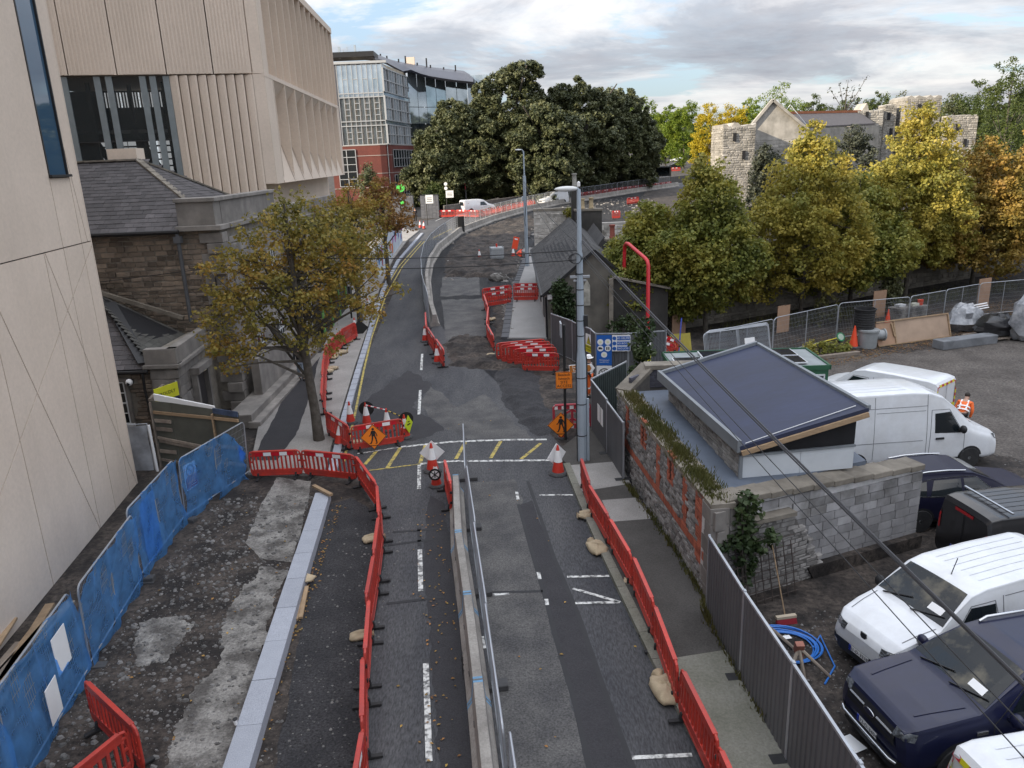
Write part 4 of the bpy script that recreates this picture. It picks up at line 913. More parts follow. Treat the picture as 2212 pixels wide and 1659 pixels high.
def block_wall():
 t=thing('block_wall','whitewashed concrete block wall on old rubble facing the parked vans','wall')
 u=(WC-WA);L=u.length;u.normalize();n=Vector((u.y,-u.x,0));hz=lambda x:2.42-.32*x/L
 c=MB();c.prism([WA+n*-.04+u*.1,WC+n*-.04,WC+n*-.04+Vector((0,0,hz(L))),WA+n*-.04+u*.1+Vector((0,0,hz(0)))],n*-.44,n*0);c.build('wall_core',M_blockm,t)
 xb=lambda z:2.3+.55*(1.9-z)
 stb=mat('stained_block',(.13,.125,.12),.9,var=.5,scale=1.6,c2=(.30,.295,.30),rand=.3)
 for mm,top_ in((M_block,0),(stb,1)):stonework(t,'block',WA,WC,2.5,.46,.225,mm,.018,.14,41,kind='box',skip=lambda x,z,w,h:(z>1.7+.25*math.sin(x*2.1)-.04*x)!=bool(top_)or z<1.95 and x<xb(z)-.1 or z>hz(x)-.12 or x<.45 or z<.32,proud=.012,limit=200,near=(8,12,2),hj=.0,wj=.06)
 m2=MB();m2.prism([WA+u*.4+n*.0,WA+u*3.1,WA+u*2.2+Vector((0,0,1.9)),WA+u*.4+Vector((0,0,1.9))],n*-.05,n*.13);m2.build('rubble_core',M_mortardark,t)
 stonework(t,'stone',WA+n*.12+u*.4,WA+n*.12+u*3.4,1.92,.30,.105,M_rubblegrey,.016,.14,43,skip=lambda x,z,w,h:x+.4+w/2>xb(z)+.12,proud=.035,limit=220,near=(6,11,2),hj=.4,wj=.5)
 fo=MB();fo.prism([WA+u*2.9,WC,WC+Vector((0,0,.34)),WA+u*2.7+Vector((0,0,.34))],n*-.05,n*.20);fo.build('rough_footing',M_earth,t)
 k=0;x=.35
 while x<L-.1:
  w=min(.62,L-x);q=WA+u*(x+w/2)-n*.24;MB().box((q.x,q.y,hz(x)+.05),(w-.012,.60,.15),rz=math.atan2(u.y,u.x)).build('coping',M_coping,t,bevel=.02);x+=w
 lg=MB();lg.bar(WA+n*.10+u*.9+Vector((0,0,1.93)),WA+n*.10+u*2.2+Vector((0,0,1.90)),.3,.10);lg.build('ledge',M_coping,t)
 for k,(x,z)in enumerate(((.62,2.1),(.62,1.6),(.62,1.1))):
  q=WA+u*.42+n*.02;MB().box((q.x,q.y,z),(.66 if k%2 else.8,.2,.46),rz=math.atan2(u.y,u.x)).build('quoin',M_ashlar,t,bevel=.015)
 return t
block_wall()
def shed():
 t=thing('blue_roof_shed','lean-to shed with dark blue felt roof behind the yard walls','shed')
 felt=mat('blue_felt',(.018,.026,.066),.6,var=.45,scale=.9,c2=(.013,.018,.042),fine=.05,fscale=9,bump=.3,bscale=.9,stretch=(.4,1,1));flash=mat('grey_flashing',(.22,.24,.26),.55,.2,var=.2,scale=1.2)
 zb=2.42
 dk=MB();dk.prism([(4.62,16.2,zb-.12),(8.75,17.75,zb-.12),(8.4,24.5,zb-.12),(4.05,24.3,zb-.12)],(0,0,0),(0,0,.12));dk.build('lead_deck',mat('lead_deck',(.12,.145,.19),.6,.1,var=.3,scale=1,c2=(.075,.09,.115)),t)
 NL,FL,FR,NR=Vector((5.3,16.9,3.26)),Vector((4.66,23.4,3.22)),Vector((7.84,23.7,4.02)),Vector((8.42,17.2,4.0))
 rf=MB();nrm=(NR-NL).cross(FL-NL).normalized();nrm=nrm if nrm.z>0 else-nrm;rf.prism([NL,NR,FR,FL],nrm*-.10,nrm*.0);rf.build('roof',felt,t)
 e=MB()
 for a,b,w,h in((NL,FL,.10,.30),(FL,FR,.12,.2),(FR,NR,.10,.12)):e.bar(a+Vector((0,0,.0)),b+Vector((0,0,.0)),w,h)
 e.build('roof_edge',flash,t)
 sm=MB();sm.bar(NL.lerp(NR,.05)+Vector((0,.05,.02)),NR.lerp(NL,.05)+Vector((-.05,.25,.02)),.02,.012);sm.build('roof_seam',M_whiteframe,t)
 ft=MB();ft.bar(NL+Vector((.05,-.03,-.16)),NR+Vector((0,-.03,-.16)),.06,.12);ft.build('fascia_board',M_wood,t)
 bw=MB();bw.prism([(5.35,17.06,2.98),(8.25,17.40,3.0),(8.25,17.40,3.88),(5.35,17.06,3.15)],(0,0,0),(0,.1,0));bw.build('dark_gable',mat('tar_felt',(.012,.012,.014),.9,var=.3,scale=3),t)
 for a,b in((5.42,6.86),(6.87,8.22)):
  ya,yb=16.98+(a-5.35)*.12,16.98+(b-5.35)*.12
  m=MB();m.prism([(a,ya,zb),(b,yb,zb),(b,yb,2.99),(a,ya,2.97)],(0,0,0),(0,.04,0));m.build('white_board',mat('pale_board',(.52,.55,.58),.6,var=.1,scale=1.5),t)
 c=MB();c.bar((5.37,16.97,zb),(5.37,16.97,3.0),.08,.08);c.bar((5.37,16.97,2.995),(8.24,17.33,3.01),.06,.05);c.build('trim',flash,t)
 w=MB();w.prism([(5.38,17.1,zb),(4.98,23.3,zb),(4.98,23.3,3.1),(5.38,17.1,3.12)],(0,0,0),(.3,.02,0));w.prism([(8.2,17.45,zb),(7.75,23.4,zb),(7.75,23.4,3.9),(8.2,17.45,3.88)],(-.1,0,0),(0,0,0));w.prism([(4.98,23.3,zb),(7.75,23.4,zb),(7.75,23.4,3.9),(4.98,23.3,3.1)],(0,-.1,0),(0,0,0));w.build('wall',M_mortardark,t)
 stonework(t,'stone',(4.97,23.3,zb),(5.36,17.05,zb),.70,.30,.10,M_rubblegrey,.014,.1,51,proud=.03,limit=160,near=(5,16,3),hj=.35,wj=.45)
 ac=MB();
 for(x,y)in((7.2,22.0),(7.4,21.4)):ac.box((x,y,3.86),(.25,.06,.02))
 return t
shed()
# steel hoarding panels
def corr(L,H,pitch=.16,d=.018):
 mb=MB();n=int(L/pitch);rows=[[],[]]
 for i in range(n):
  x=-L/2+.04+(L-.08)*i/n;p=(L-.08)/n
  for dx,y in((0,0),(.28,0),(.40,-d),(.88,-d)):
   for k in(0,1):rows[k].append((x+dx*p,y,.05 if k==0 else H-.05))
 for k in(0,1):rows[k].append((L/2-.04,0,.05 if k==0 else H-.05))
 mb.grid(rows);return mb
M_hoard=mat('grey_hoarding',(.125,.13,.138),.55,.25,var=.25,scale=.8,c2=(.09,.093,.10),rand=.08,streak=.2)
def hoarding(label,a,b,group,H=2.0,m=None,foot=True,top=True):
 a,b=Vector((*a[:2],0)),Vector((*b[:2],0));d=b-a;L=d.length;c=(a+b)/2
 t=thing('steel_hoarding',label,'hoarding',(c.x,c.y,min(tz(a.y),tz(b.y))),math.atan2(d.y,d.x),group)
 corr(L,H).build('corrugated_sheet',m or M_hoard,t)
 f=MB();f.box((0,0,H-.02),(L-.01,.05,.05));f.build('top_rail',M_steel,t);f=MB();f.box((0,0,.07),(L-.01,.045,.04));f.build('bottom_rail',M_steel,t)
 for s in(-1,1):MB().box((s*(L/2-.02),.01,H/2),(.04,.05,H+.04)).build('post',M_steel,t)
 if foot:MB().box((L/2,0,.06),(.25,.55,.12)).build('foot',M_black,t,bevel=.02)
 return t
hp=[(4.13,15.0),(4.22,12.75),(4.36,10.6),(4.48,8.45),(4.6,6.3),(4.7,4.1)]
for i,lb in enumerate(('grey steel hoarding panel butting on the rubble wall corner','second grey hoarding panel from the rubble wall, by the blue hose coil','third grey hoarding panel from the rubble wall, by the pickup','fourth grey hoarding panel from the rubble wall, at the bottom edge','last grey hoarding panel towards the viewer, cut by the frame')):
 hoarding(lb,hp[i],hp[i+1],'grey hoarding panels along the car park')
gp_=[(2.92,27.2),(3.18,24.75),(3.40,22.45)]
t=hoarding('grey site gate panel carrying two pinned notices by the grey pole',gp_[0],gp_[1],'grey hoarding panels at the site gate',2.05)
for k,x in enumerate((.15,.62)):MB().box((x,-.035,1.2),(.36,.01,.62)).build('notice',M_signwhite,t)
hoarding('grey site gate panel between the notice panel and the rubble wall',gp_[1],gp_[2],'grey hoarding panels at the site gate',2.0)
hoarding('dark green-grey hoarding panel turned back behind the site gate',(2.95,27.3),(4.6,29.6),'grey hoarding panels at the site gate',2.05,mat('green_hoarding',(.05,.065,.065),.6,.2,var=.3))
bk=[(2.16,39.3),(3.09,37.25),(3.80,35.4),(3.92,34.45),(5.4,34.25),(7.2,34.5)]
for i,lb in enumerate(('grey hoarding panel touching the cottage corner','grey hoarding panel left of the pole behind the stacked red barriers','grey hoarding panel directly behind the grey pole','grey hoarding panel behind the blue safety poster','grey hoarding panel behind the climbing shrub by the red arch')):
 hoarding(lb,bk[i],bk[i+1],'grey hoarding panels beside the cottage',2.05,foot=False)
# cottage
def cottage():
 t=thing('cottage','derelict rendered cottage with steep dark slate roof beside the new pavement','house')
 ren=mat('stained_render',(.24,.22,.185),.9,var=.45,scale=.6,c2=(.11,.10,.09),streak=.5);wht=mat('white_gable_wall',(.40,.39,.38),.9,var=.4,scale=.8,c2=(.22,.21,.2),streak=.3)
 y0,y1,x0,x1,ze,zr,xr=42.0,58.0,2.15,7.2,2.85,5.0,4.72
 g0=tz(42)-.05
 c=MB();c.prism([(x0,y0,g0),(x1,y0,g0),(x1,y0,ze),(xr,y0,zr),(x0,y0,ze)],(0,0,0),(0,y1-y0,.0));c.build('wall',ren,t)
 f=MB();f.box((x0-.03,(y0+y1)/2,(g0+ze)/2),(.05,y1-y0+.02,ze-g0));f.build('street_wall',wht,t)
 slr=mat('dark_slate',(.055,.053,.053),.85,var=.4,scale=.8,c2=(.035,.034,.034),rand=.2,island=.2,fine=.05)
 dz=.55
 slates(t,(x0-.28,y1+.1,ze+dz-.05),(x0-.28,y0-.15,ze-.2),(xr,y0-.15,zr+.06),(xr,y1+.1,zr+dz+.06),.42,.26,slr,limit=260,near=(2,40,3))
 slates(t,(x1+.25,y0-.15,ze-.2),(x1+.25,y1+.1,ze+dz),(xr,y1+.1,zr+dz+.06),(xr,y0-.15,zr+.06),.6,.4,slr,limit=0)
 b=MB();b.bar((x0-.3,y0-.2,ze-.22),(xr,y0-.2,zr+.02),.06,.16);b.bar((x1+.25,y0-.2,ze-.22),(xr,y0-.2,zr+.02),.06,.16);b.build('barge_board',M_iron,t)
 g=MB();g.tube([(x0-.34,y0-.1,ze-.22),(x0-.34,y1,ze+dz-.1)],.07,8);g.build('gutter',M_iron,t)
 d=MB();d.tube([(x0-.1,y0-.06,ze-.3),(x0-.08,y0-.06,g0)],.06,8);d.build('downpipe',M_iron,t);MB().box((x0+.12,y0-.1,ze-.28),(.26,.14,.26)).build('vent_box',M_signwhite,t)
 w=MB();w.prism([(4.15,y0-.03,2.0),(4.5,y0-.03,2.0),(4.5,y0-.03,3.1),(4.33,y0-.03,3.45),(4.15,y0-.03,3.1)],(0,-.03,0),(0,0,0));w.build('gable_window',mat('boarded_window',(.5,.48,.42),.8,var=.4,scale=3),t)
 for yy in(45,49,53):MB().box((x0-.07,yy,tz(yy)+1.3),(.06,.8,1.3)).build('window',M_dark,t)
 o=MB();o.prism([(5.5,41.0,g0),(8.6,41.0,g0),(8.6,41.0,2.9),(5.5,41.0,3.6)],(0,0,0),(0,5,0));o.build('outshot',mat('dark_render',(.065,.06,.055),.9,var=.45,scale=.8,c2=(.035,.033,.03),streak=.5),t)
 o2=MB();o2.bar((5.6,40.9,3.7),(8.7,40.9,2.96),.3,.1);o2.bar((5.5,40.85,.2),(5.5,40.85,3.6),.22,.22);o2.build('outshot_coping',M_coping,t)
 def stack(x,y,z0,z1,sx,sy,m,pots):
  s=MB().box((x,y,(z0+z1)/2),(sx,sy,z1-z0)).build('chimney',m,t);MB().box((x,y,z1+.06),(sx+.14,sy+.14,.14)).build('chimney_cap',M_coping,s)
  for(px_,h,mm)in pots:MB().lathe([(.17,z1+.1),(.19,z1+.2),(.16,z1+.25),(.15,z1+h),(.19,z1+h+.02),(.19,z1+h+.12),(.12,z1+h+.13)],12,(x+px_,y,0)).build('chimney_pot',mm,s,smooth=40)
 buff=mat('buff_pot',(.42,.33,.2),.8,var=.35,scale=4);redp=mat('red_pot',(.25,.07,.05),.8,var=.3,scale=4)
 dkr=MATS['dark_render']
 stack(6.05,57.2,3.4,6.1,1.9,.8,dkr,((-.42,.75,buff),(.22,.8,buff)))
 stack(5.15,58.0,4.0,7.7,.5,.5,dkr,((0.0,.9,mat('grey_pot',(.3,.29,.26),.8,var=.3)),))
 stack(6.55,48.0,3.0,4.85,.75,.75,dkr,((0,.85,redp),))
 m=MB();m.prism([(5.3,50,3.6),(7.3,50,3.6),(6.3,50,4.9)],(0,0,0),(0,6,.4));m.build('rear_roof',slr,t)
 return t
cottage()
def ruin_gable():
 t=thing('ruined_gable','whitewashed rubble gable of a ruined house beyond the cottage','wall')
 g=tz(58.8);m=MB();m.box((4.0,59.2,(g+6.1)/2),(3.7,.6,6.1-g));m.box((8.2,59.4,(g+5.0)/2),(4.2,.5,5.0-g));m.build('wall_core',mat('lime_mortar',(.50,.47,.43),.9,var=.3),t)
 ws=mat('limewashed_stone',(.60,.57,.53),.9,var=.4,scale=2,c2=(.30,.28,.25),rand=.2,island=.2,bump=.3)
 stonework(t,'stone',(2.15,58.92,g),(5.85,58.92,g),5.0,.42,.24,ws,.03,.16,61,limit=200,hj=.4,wj=.5,proud=.05);stonework(t,'stone',(6.1,59.15,g),(10.2,59.15,g),3.9,.45,.26,ws,.03,.16,62,limit=90,hj=.4,wj=.5,proud=.05)
 c=MB();c.box((4.0,59.2,6.16),(3.8,.7,.16));c.build('rough_top',M_coping,t)
ruin_gable()
def back_wall():
 t=thing('estate_wall','tall weathered stone estate wall behind the yellow trees','wall')
 P,Q=Vector((8.0,42.2,0)),Vector((56,64.5,0));d=(Q-P).normalized();n=Vector((d.y,-d.x,0));H=4.3
 c=MB();c.bar(P+Vector((0,0,H/2+.1))-n*.35,Q+Vector((0,0,H/2+.6))-n*.35,.6,H);c.build('wall_core',M_mortar,t)
 es=mat('estate_stone',(.20,.18,.15),.92,var=.4,scale=1.2,c2=(.11,.10,.088),rand=.25,island=.25,streak=.4)
 stonework(t,'stone',P+Vector((0,0,.1)),P+d*36+Vector((0,0,.1+.35)),H,.55,.24,es,.02,.16,71,limit=300,near=(18,40,2),hj=.35,wj=.45,proud=.03)
 k=MB();k.bar(P+Vector((0,0,H+.15))-n*.35,Q+Vector((0,0,H+.65))-n*.35,.8,.2);k.build('coping',M_coping,t)
back_wall()
# red arch, green cabin, poles
def red_arch():
 t=thing('height_gauge_arch','bent red steel arch standing between the hoarding and the trees','arch')
 a,b=Vector((6.28,41.5,tz(41.5))),Vector((6.9,37.6,tz(37.6)));pts=[a,a+Vector((.03,-.03,4.7))]
 pts+=[Vector((6.32,41.4,5.25)),Vector((6.36,41.15,5.40)),Vector((6.42,40.8,5.42)),Vector((6.82,38.1,4.98)),Vector((6.88,37.8,4.88)),Vector((6.9,37.65,4.68)),b]
 MB().tube(pts,.095,10).build('tube',mat('arch_red',(.55,.02,.03),.4,var=.12,scale=3,c2=(.35,.02,.03)),t,smooth=60)
 for p in(a,b):MB().box((p.x,p.y,p.z+.04),(.5,.5,.08)).build('base_plate',M_steel,t)
red_arch()
def cabin():
 gm=mat('cabin_green',(.02,.10,.045),.5,var=.15,scale=1);t=thing('site_cabin','dark green site cabin with solar panels on its roof behind the shed','cabin',(8.4,26.95,0),-.04)
 MB().box((0,0,1.28),(5.3,2.5,2.55)).build('body',gm,t);r=MB();r.box((0,0,2.62),(5.36,2.56,.06));r.build('roof',mat('cabin_roof',(.28,.31,.32),.5,.2,var=.2),t)
 e=MB()
 for s in(-1,1):e.box((0,s*1.27,2.62),(5.4,.06,.16));e.box((s*2.69,0,2.62),(.06,2.6,.16))
 e.build('roof_edge',gm,t)
 pv=mat('solar_cell',(.012,.014,.03),.15,var=.2,spec=.8)
 def panel(c,d,**k):o=box('solar_panel',c,d,M_whiteframe,t,**k);MB().box((c[0],c[1]-.0,c[2]+.026),(d[0]-.08,d[1]-.08,.01)).build('cells',pv,o)
 for x,y in((-2.0,-.3),(-.9,.55),(.25,.55),(1.5,.55),(1.5,-.5)):panel((x,y,2.72),(1.05,.95,.04))
 o=MB().box((2.70,-.3,1.45),(.04,1.1,1.7)).build('solar_panel',M_whiteframe,t);MB().box((2.725,-.3,1.45),(.012,1.0,1.6)).build('cells',pv,o)
 o=MB().box((1.95,-1.28,1.5),(1.15,.05,1.75)).build('solar_panel',M_whiteframe,t);MB().box((1.95,-1.31,1.5),(1.05,.012,1.65)).build('cells',pv,o)
 MB().box((2.72,.9,2.2),(.06,.3,.14)).build('bulkhead_light',M_signwhite,t)
cabin()
# red plastic barriers
def barrier_proto(sep):
 t=thing('barrier','x','barrier')
 b=MB();w,h=2.0,1.0
 b.box((0,0,.90),(w-.28,.05,.17));b.box((0,0,.24),(w-.16,.06,.20));b.box((0,0,.985),(w-.34,.085,.05));b.box((0,0,.145),(w-.3,.075,.05))
 for s in(-1,1):
  b.tube([(s*(w/2-.17),0,.985),(s*(w/2-.07),0,.955),(s*(w/2-.03),0,.86),(s*(w/2-.03),0,.28),(s*(w/2-.07),0,.16),(s*(w/2-.17),0,.14)],.032,6)
  b.box((s*(w/2-.155),0,.57),(.05,.05,.5));b.box((s*(w/2-.09),0,.62),(.10,.035,.06));b.box((s*(w/2-.09),0,.84),(.1,.035,.05));b.box((s*(w/2-.09),0,.32),(.1,.035,.05))
 sl=[-.72+.16*k for k in range(10)]
 if not sep:
  for x in sl:b.box((x,0,.58),(.062,.045,.5))
 b.build('frame',M_red,t,bevel=.006 if sep else 0)
 if sep:
  me=MB().box((0,0,0),(.062,.045,.5)).mesh('barrier_slat',M_red,bevel=.006)
  for x in sl:inst('slat',me,t,(x,0,.58))
 r=MB();r.box((0,-.030,.90),(1.46,.008,.125));r.build('red_strip',M_redtape,t)
 wt=MB().box((0,0,0),(.29,.008,.13)).mesh('white_patch',M_whitetape)
 for x in(-.27,.34):inst('white_patch',wt,t,(x,-.034,.90))
 ft=MB();ft.box((0,0,.045),(.09,.56,.05));ft.box((0,0,.14),(.085,.17,.16),taper=.7);f=ft.mesh('barrier_foot',M_black,bevel=.01)
 for x in(-.72,.72):inst('foot',f,t,(x,0,0))
 c=MB().box((0,0,0),(.06,.07,.07)).mesh('barrier_clip',M_black)
 for z in(.40,.72):inst('clip',c,t,(w/2,0,z))
 return t
BP={True:barrier_proto(True),False:barrier_proto(False)}
used={True:False,False:False}
def barrier(a,b,label,group,sep=True,flip=False,tilt=0.0,z=0.0,plain=False):
 a,b=Vector((a[0],a[1],tz(a[1]))),Vector((b[0],b[1],tz(b[1])));d=b-a;L=Vector((d.x,d.y)).length;c=(a+b)/2;rz=math.atan2(d.y,d.x)+(math.pi if flip else 0)
 lo=(c.x,c.y,(a.z+b.z)/2+z);ry=-math.atan2(d.z,L)*(-1 if flip else 1)
 if not used[sep]:o=BP[sep];used[sep]=True;o.location=lo;o['label']=label
 else:o=dup(BP[sep],lo,label=label)
 o.rotation_euler=(tilt,ry,rz);o.scale=(L/2.0*.99,1,1);o['group']=group
 return o
def run(pts,labels,group,h=None,sep=True,flip=False,z=0.0,px=True):
 P=[T(*p,h or 0.0)if px else XY(*p)for p in pts]
 for i,(a,b)in enumerate(zip(P,P[1:])):
  k=(a-b).length;n=max(1,round(k/2.05))if not labels else 1
  for j in range(n):barrier(a.lerp(b,j/n),b.lerp(a,1-(j+1)/n)if n>1 else b,labels[i]if labels else None,group,sep,flip,z=z,tilt=random.uniform(-.07,.07))
ordn=['first','second','third','fourth','fifth','sixth','seventh','eighth','ninth','tenth']
g='red barriers between the left lane and the dug out strip'
run([(535,975),(650,970),(769,981),(817,1045),(821,1112),(810,1194),(793,1290),(783,1413),(781,1561)],['red barrier standing across the black path beside the plywood hoarding','red barrier crossing the kerb end in front of the tree','red barrier turning towards the viewer at the yellow box','red barrier just past the yellow box with its edge to the viewer','red barrier beside the first dark seam of the left lane','red barrier halfway along the gritty strip with a sandbag at its foot','red barrier along the gritty strip opposite the battens','red barrier along the gritty strip, second from the bottom edge'],g,1.0,flip=False)
barrier((-2.72,10.75),(-2.62,8.75),'red barrier along the gritty strip, cut by the bottom edge',g,flip=True)
g='red barriers along the right footpath'
run([(1256,988.6),(1275.5,1045.3),(1321,1117.7),(1369.8,1200),(1415.7,1303.4),(1467.9,1441.4),(1550,1606)],[f'{ordn[i]} red barrier from the grey pole along the right footpath' for i in range(6)],g,1.0,flip=True,z=.03)
barrier((3.02,10.0),(3.15,8.0),'red barrier on the right footpath cut by the bottom edge',g,flip=True,z=.03)
g='red barriers beside the street trees'
run([(770,695),(738,712),(708,740),(701,772),(699,812),(697,852)],['furthest red barrier beside the street trees, next to the black diamond sign','red barrier beside the sandbags, second from the black diamond sign','red barrier beside the sandbags, third from the black diamond sign','red barrier behind the big tree trunk, further of two','red barrier behind the big tree trunk, nearer of two'],g,1.1,z=.1)
run([(701.3,888),(753,921.5)],['red and white barrier leaning in beside the big street tree'],g,1.0);run([(755.6,922.7),(871,904)],['red and white barrier carrying the orange walking man sign'],g,1.0)
run([(957,990),(971,1045)],['single red barrier at the end of the concrete divider'],'red barriers at the divider end',1.0)
g='red barriers round the new pavement'
run([(1041,624),(1106,615)],['rear left barrier of the double row across the new pavement'],g,1.0,flip=False);run([(1108,612.5),(1164,612)],['rear right barrier of the double row across the new pavement'],g,1.0);run([(1044.5,634),(1104,625.5)],['front left barrier of the double row across the new pavement'],g,1.0);run([(1108,622),(1162.5,621)],['front right barrier of the double row across the new pavement'],g,1.0,z=.05)
run([(1046,634),(1055,660),(1051,697),(1067,726)],['furthest red barrier edging the new pavement','middle red barrier edging the new pavement','nearest red barrier edging the new pavement, with a white notice'],g,1.0)
g='red barriers stacked at the site gate'
for i,(a,b)in enumerate((((1070,741),(1178,731)),((1080,745),(1190,737)),((1092,748),(1198,743)),((1109,753),(1203,749)),((1126,761),(1208,762)))):run([a,b],[('rearmost' if i==0 else ordn[i]+' from the back')+' red barrier in the stack at the site gate' if i<4 else 'front red barrier of the stack at the site gate'],g,1.0)
run([(920,672),(921.5,704),(938.5,730),(957,756)],['furthest red barrier at the near end of the curved concrete divider','middle red barrier at the near end of the curved concrete divider','red barrier beside two cones in the middle of the street'],'red barriers by the curved divider',1.0)
g='red barriers by the blue netting'
A,B=T(180,1465,1.0),T(296,1575,1.0);barrier((A.x,A.y),(B.x,B.y),'red barrier edge on to the blue netting in the bottom left corner',g,flip=True);A=T(274,1566,1.0);barrier((A.x+.02,A.y-.05),(A.x-.75,A.y-1.85),'red and white barrier running off the bottom edge at left',g)
g='red barriers lining the far road'
FB=[(945,471),(985,470),(1035,471),(1062,466),(1088,460),(1110,455),(1132,450),(1160,444)]
run(FB,None,g,0.0,sep=False);run([(1247,431),(1300,424),(1350,417),(1400,411),(1450,404)],None,g,0.0,sep=False)
for i,o in enumerate([o for o in COL.objects if o.get('group')==g]):o['label']='red barrier in the long row behind the far mesh fence'
g='red barriers at the far junction'
for k,(a,b,lb)in enumerate((((1420,373),(1444,371),'left red barrier by the far traffic lights'),((1444,371),(1470,370),'right red barrier by the far traffic lights'),((1316,388),(1342,386),'lone red barrier under the dark trees by the far road'),((1354,444),(1380,440),'red barrier on the far dirt beside the yellow tree'),((1322,474),(1340,473),'small red barrier seen between the cottage and the yellow tree'))):run([a,b],[lb],g,0.0,sep=False)
g='red barriers dumped behind the cabin'
for k,(p,q,lb)in enumerate((((1402,742),(1448,762),'front red barrier dumped behind the cabin'),((1410,735),(1458,753),'rear red barrier dumped behind the cabin'))):
 A,B=T(*p,.6),T(*q,.6);barrier((A.x,A.y),(B.x,B.y),lb,g,sep=True,tilt=-.35,flip=False)
def chevron_barrier():
 A,B=T(1197,930),T(1276,926);c=(A+B)/2;d=B-A;L=d.length
 t=thing('chevron_barrier','older red and white barrier with chevron braces behind the grey pole','barrier',c,math.atan2(d.y,d.x));pr=mat('faded_red',(.42,.04,.06),.5,var=.2,scale=3)
 f=MB();f.tube([(-L/2,0,.05),(-L/2,0,.92),(-L/2+.08,0,1.0),(L/2-.08,0,1.0),(L/2,0,.92),(L/2,0,.05)],.05,6);f.box((0,0,.92),(L-.1,.04,.18));f.box((0,0,.15),(L-.1,.04,.2));f.box((L/2-.16,0,.5),(.3,.04,.8))
 f.bar((0,0,.2),(0,0,.85),.09,.05,up=(0,1,0))
 for s in(-1,1):
  for z in(.45,.8):f.bar((0,0,z),(s*.62,0,z-.35),.07,.04,up=(0,1,0))
 f.build('frame',pr,t)
 for z in(.92,.15):
  m=MB()
  for k in range(5):m.box((-.62+.3*k,-.028,z),(.15,.01,.16))
  m.build('white_patches',M_whitetape,t)
chevron_barrier()
# cones
def cone_proto():
 t=thing('traffic_cone','x','traffic cone');b=MB();b.lathe([(.30,0),(.31,.03),(.27,.08),(.20,.10)],8);b.build('base',M_conebase,t,bevel=.01)
 c=MB();c.lathe([(.185,.09),(.028,.90),(.02,.92)],20);c.build('body',M_cone,t,smooth=40)
 s=MB();s.lathe([(.128+.004,.41),(.056+.004,.765)],20,caps=False);s.build('white_sleeve',M_whitetape,t,smooth=40);return t
CP=cone_proto();cone_used=[0]
def cone(label,p,group='red and white traffic cones',lean=(0,0),z=0.0,s=1.0):
 P=T(*p)if not isinstance(p,Vector)else p
 if not cone_used[0]:o=CP;cone_used[0]=1
 else:o=dup(CP)
 o.location=(P.x,P.y,P.z+z);o.rotation_euler=(lean[0],lean[1],random.uniform(0,3));o['label']=label;o['group']=group;o.scale=(s,s,s);return P
cone('cone nearest the street tree in the fenced corner, left of the black round sign',(758,914));c2=cone('cone with a black round sign strapped behind it in the fenced corner',(793,917));cone('cone holding the striped tape in the middle of the fenced corner',(838,930),z=.0);c4=cone('cone with the lime sign beside the walking man barrier',(876,945));cone('leaning cone between the big tree and the barrier corner',(733,962),lean=(0,.14))
c5=cone('cone in front of a white diamond board beside the left end of the divider',(935,1018),s=1.1);c6=cone('small cone with a crossed sign by the single red barrier',(943,1050),s=.9);c7=cone('cone in front of a white diamond board on the right of the crossing',(1206,1024),s=1.1)
cone('further cone beside the middle red barriers',(919,738));cone('nearer cone beside the middle red barriers',(945,784));cone('left cone of a pair at the far junction',(908,493));cone('right cone of a pair at the far junction',(916,495));cone('cone standing alone left of the caged tank',(1036,561));cone('cone by the far lamp pole on the dirt',(1109,556))
c8=cone('cone in front of a white diamond board under the far street trees',(796,677),z=.1);cone('cone with black marks at the far end of the tree barriers',(768,722),z=.1)
def disc_sign(label,p,z,r,mats,rz,kind='round',back=.16,rx=0.0):
 P=Vector((p.x,p.y,tz(p.y)+z));t=thing('cone_sign' if kind!='diamond' else 'diamond_board',label,'sign',(P.x+math.sin(rz)*-back*-1*0,P.y+back,P.z),rz);t.rotation_euler=(rx,0,rz)
 if kind=='round':MB().lathe([(r,-.01),(r,.01)],24,axis='y').build('plate',mats,t)
 else:MB().prism([(-r,0,0),(0,0,-r),(r,0,0),(0,0,r)],(0,-.008,0),(0,.008,0)).build('plate',mats,t)
 MB().bar((0,-.02,-r*.5),(0,-.02,r*.6),.03,.02).build('clip',M_black,t);return t
disc_sign('black back of a round sign on the cone by the tape',c2,.62,.30,M_signblack,0.1)
disc_sign('black back of a round sign beside the lime sign',Vector((c4.x+.05,c4.y,0)),.68,.28,M_signblack,.3)
disc_sign('white diamond board on the cone left of the divider',c5,.62,.42,M_signwhite,0.05,'diamond');disc_sign('white diamond board on the cone right of the crossing',Vector((c7.x-.03,c7.y,0)),.6,.42,M_signwhite,.7,'diamond');disc_sign('white diamond board on the cone under the far trees',Vector((c8.x+.2,c8.y,0)),.62,.42,M_signwhite,.3,'diamond')
d=disc_sign('black round sign with white centre and cross on the small cone',Vector((c6.x,c6.y-.40,0)),.50,.20,M_signblack,0.0);MB().lathe([(.14,-.014),(.14,-.012)],20,axis='y').build('face',M_signwhite,d);m=MB();m.bar((-.12,-.02,-.1),(.12,-.02,.1),.03,.01,up=(0,1,0));m.bar((-.12,-.02,.1),(.12,-.02,-.1),.03,.01,up=(0,1,0));m.build('cross',M_signblack,d)
bd=T(777,715,.3);disc_sign('black diamond sign board leaning at the end of the tree barriers',Vector((bd.x,bd.y,0)),.45,.5,M_signblack,.2,'diamond')
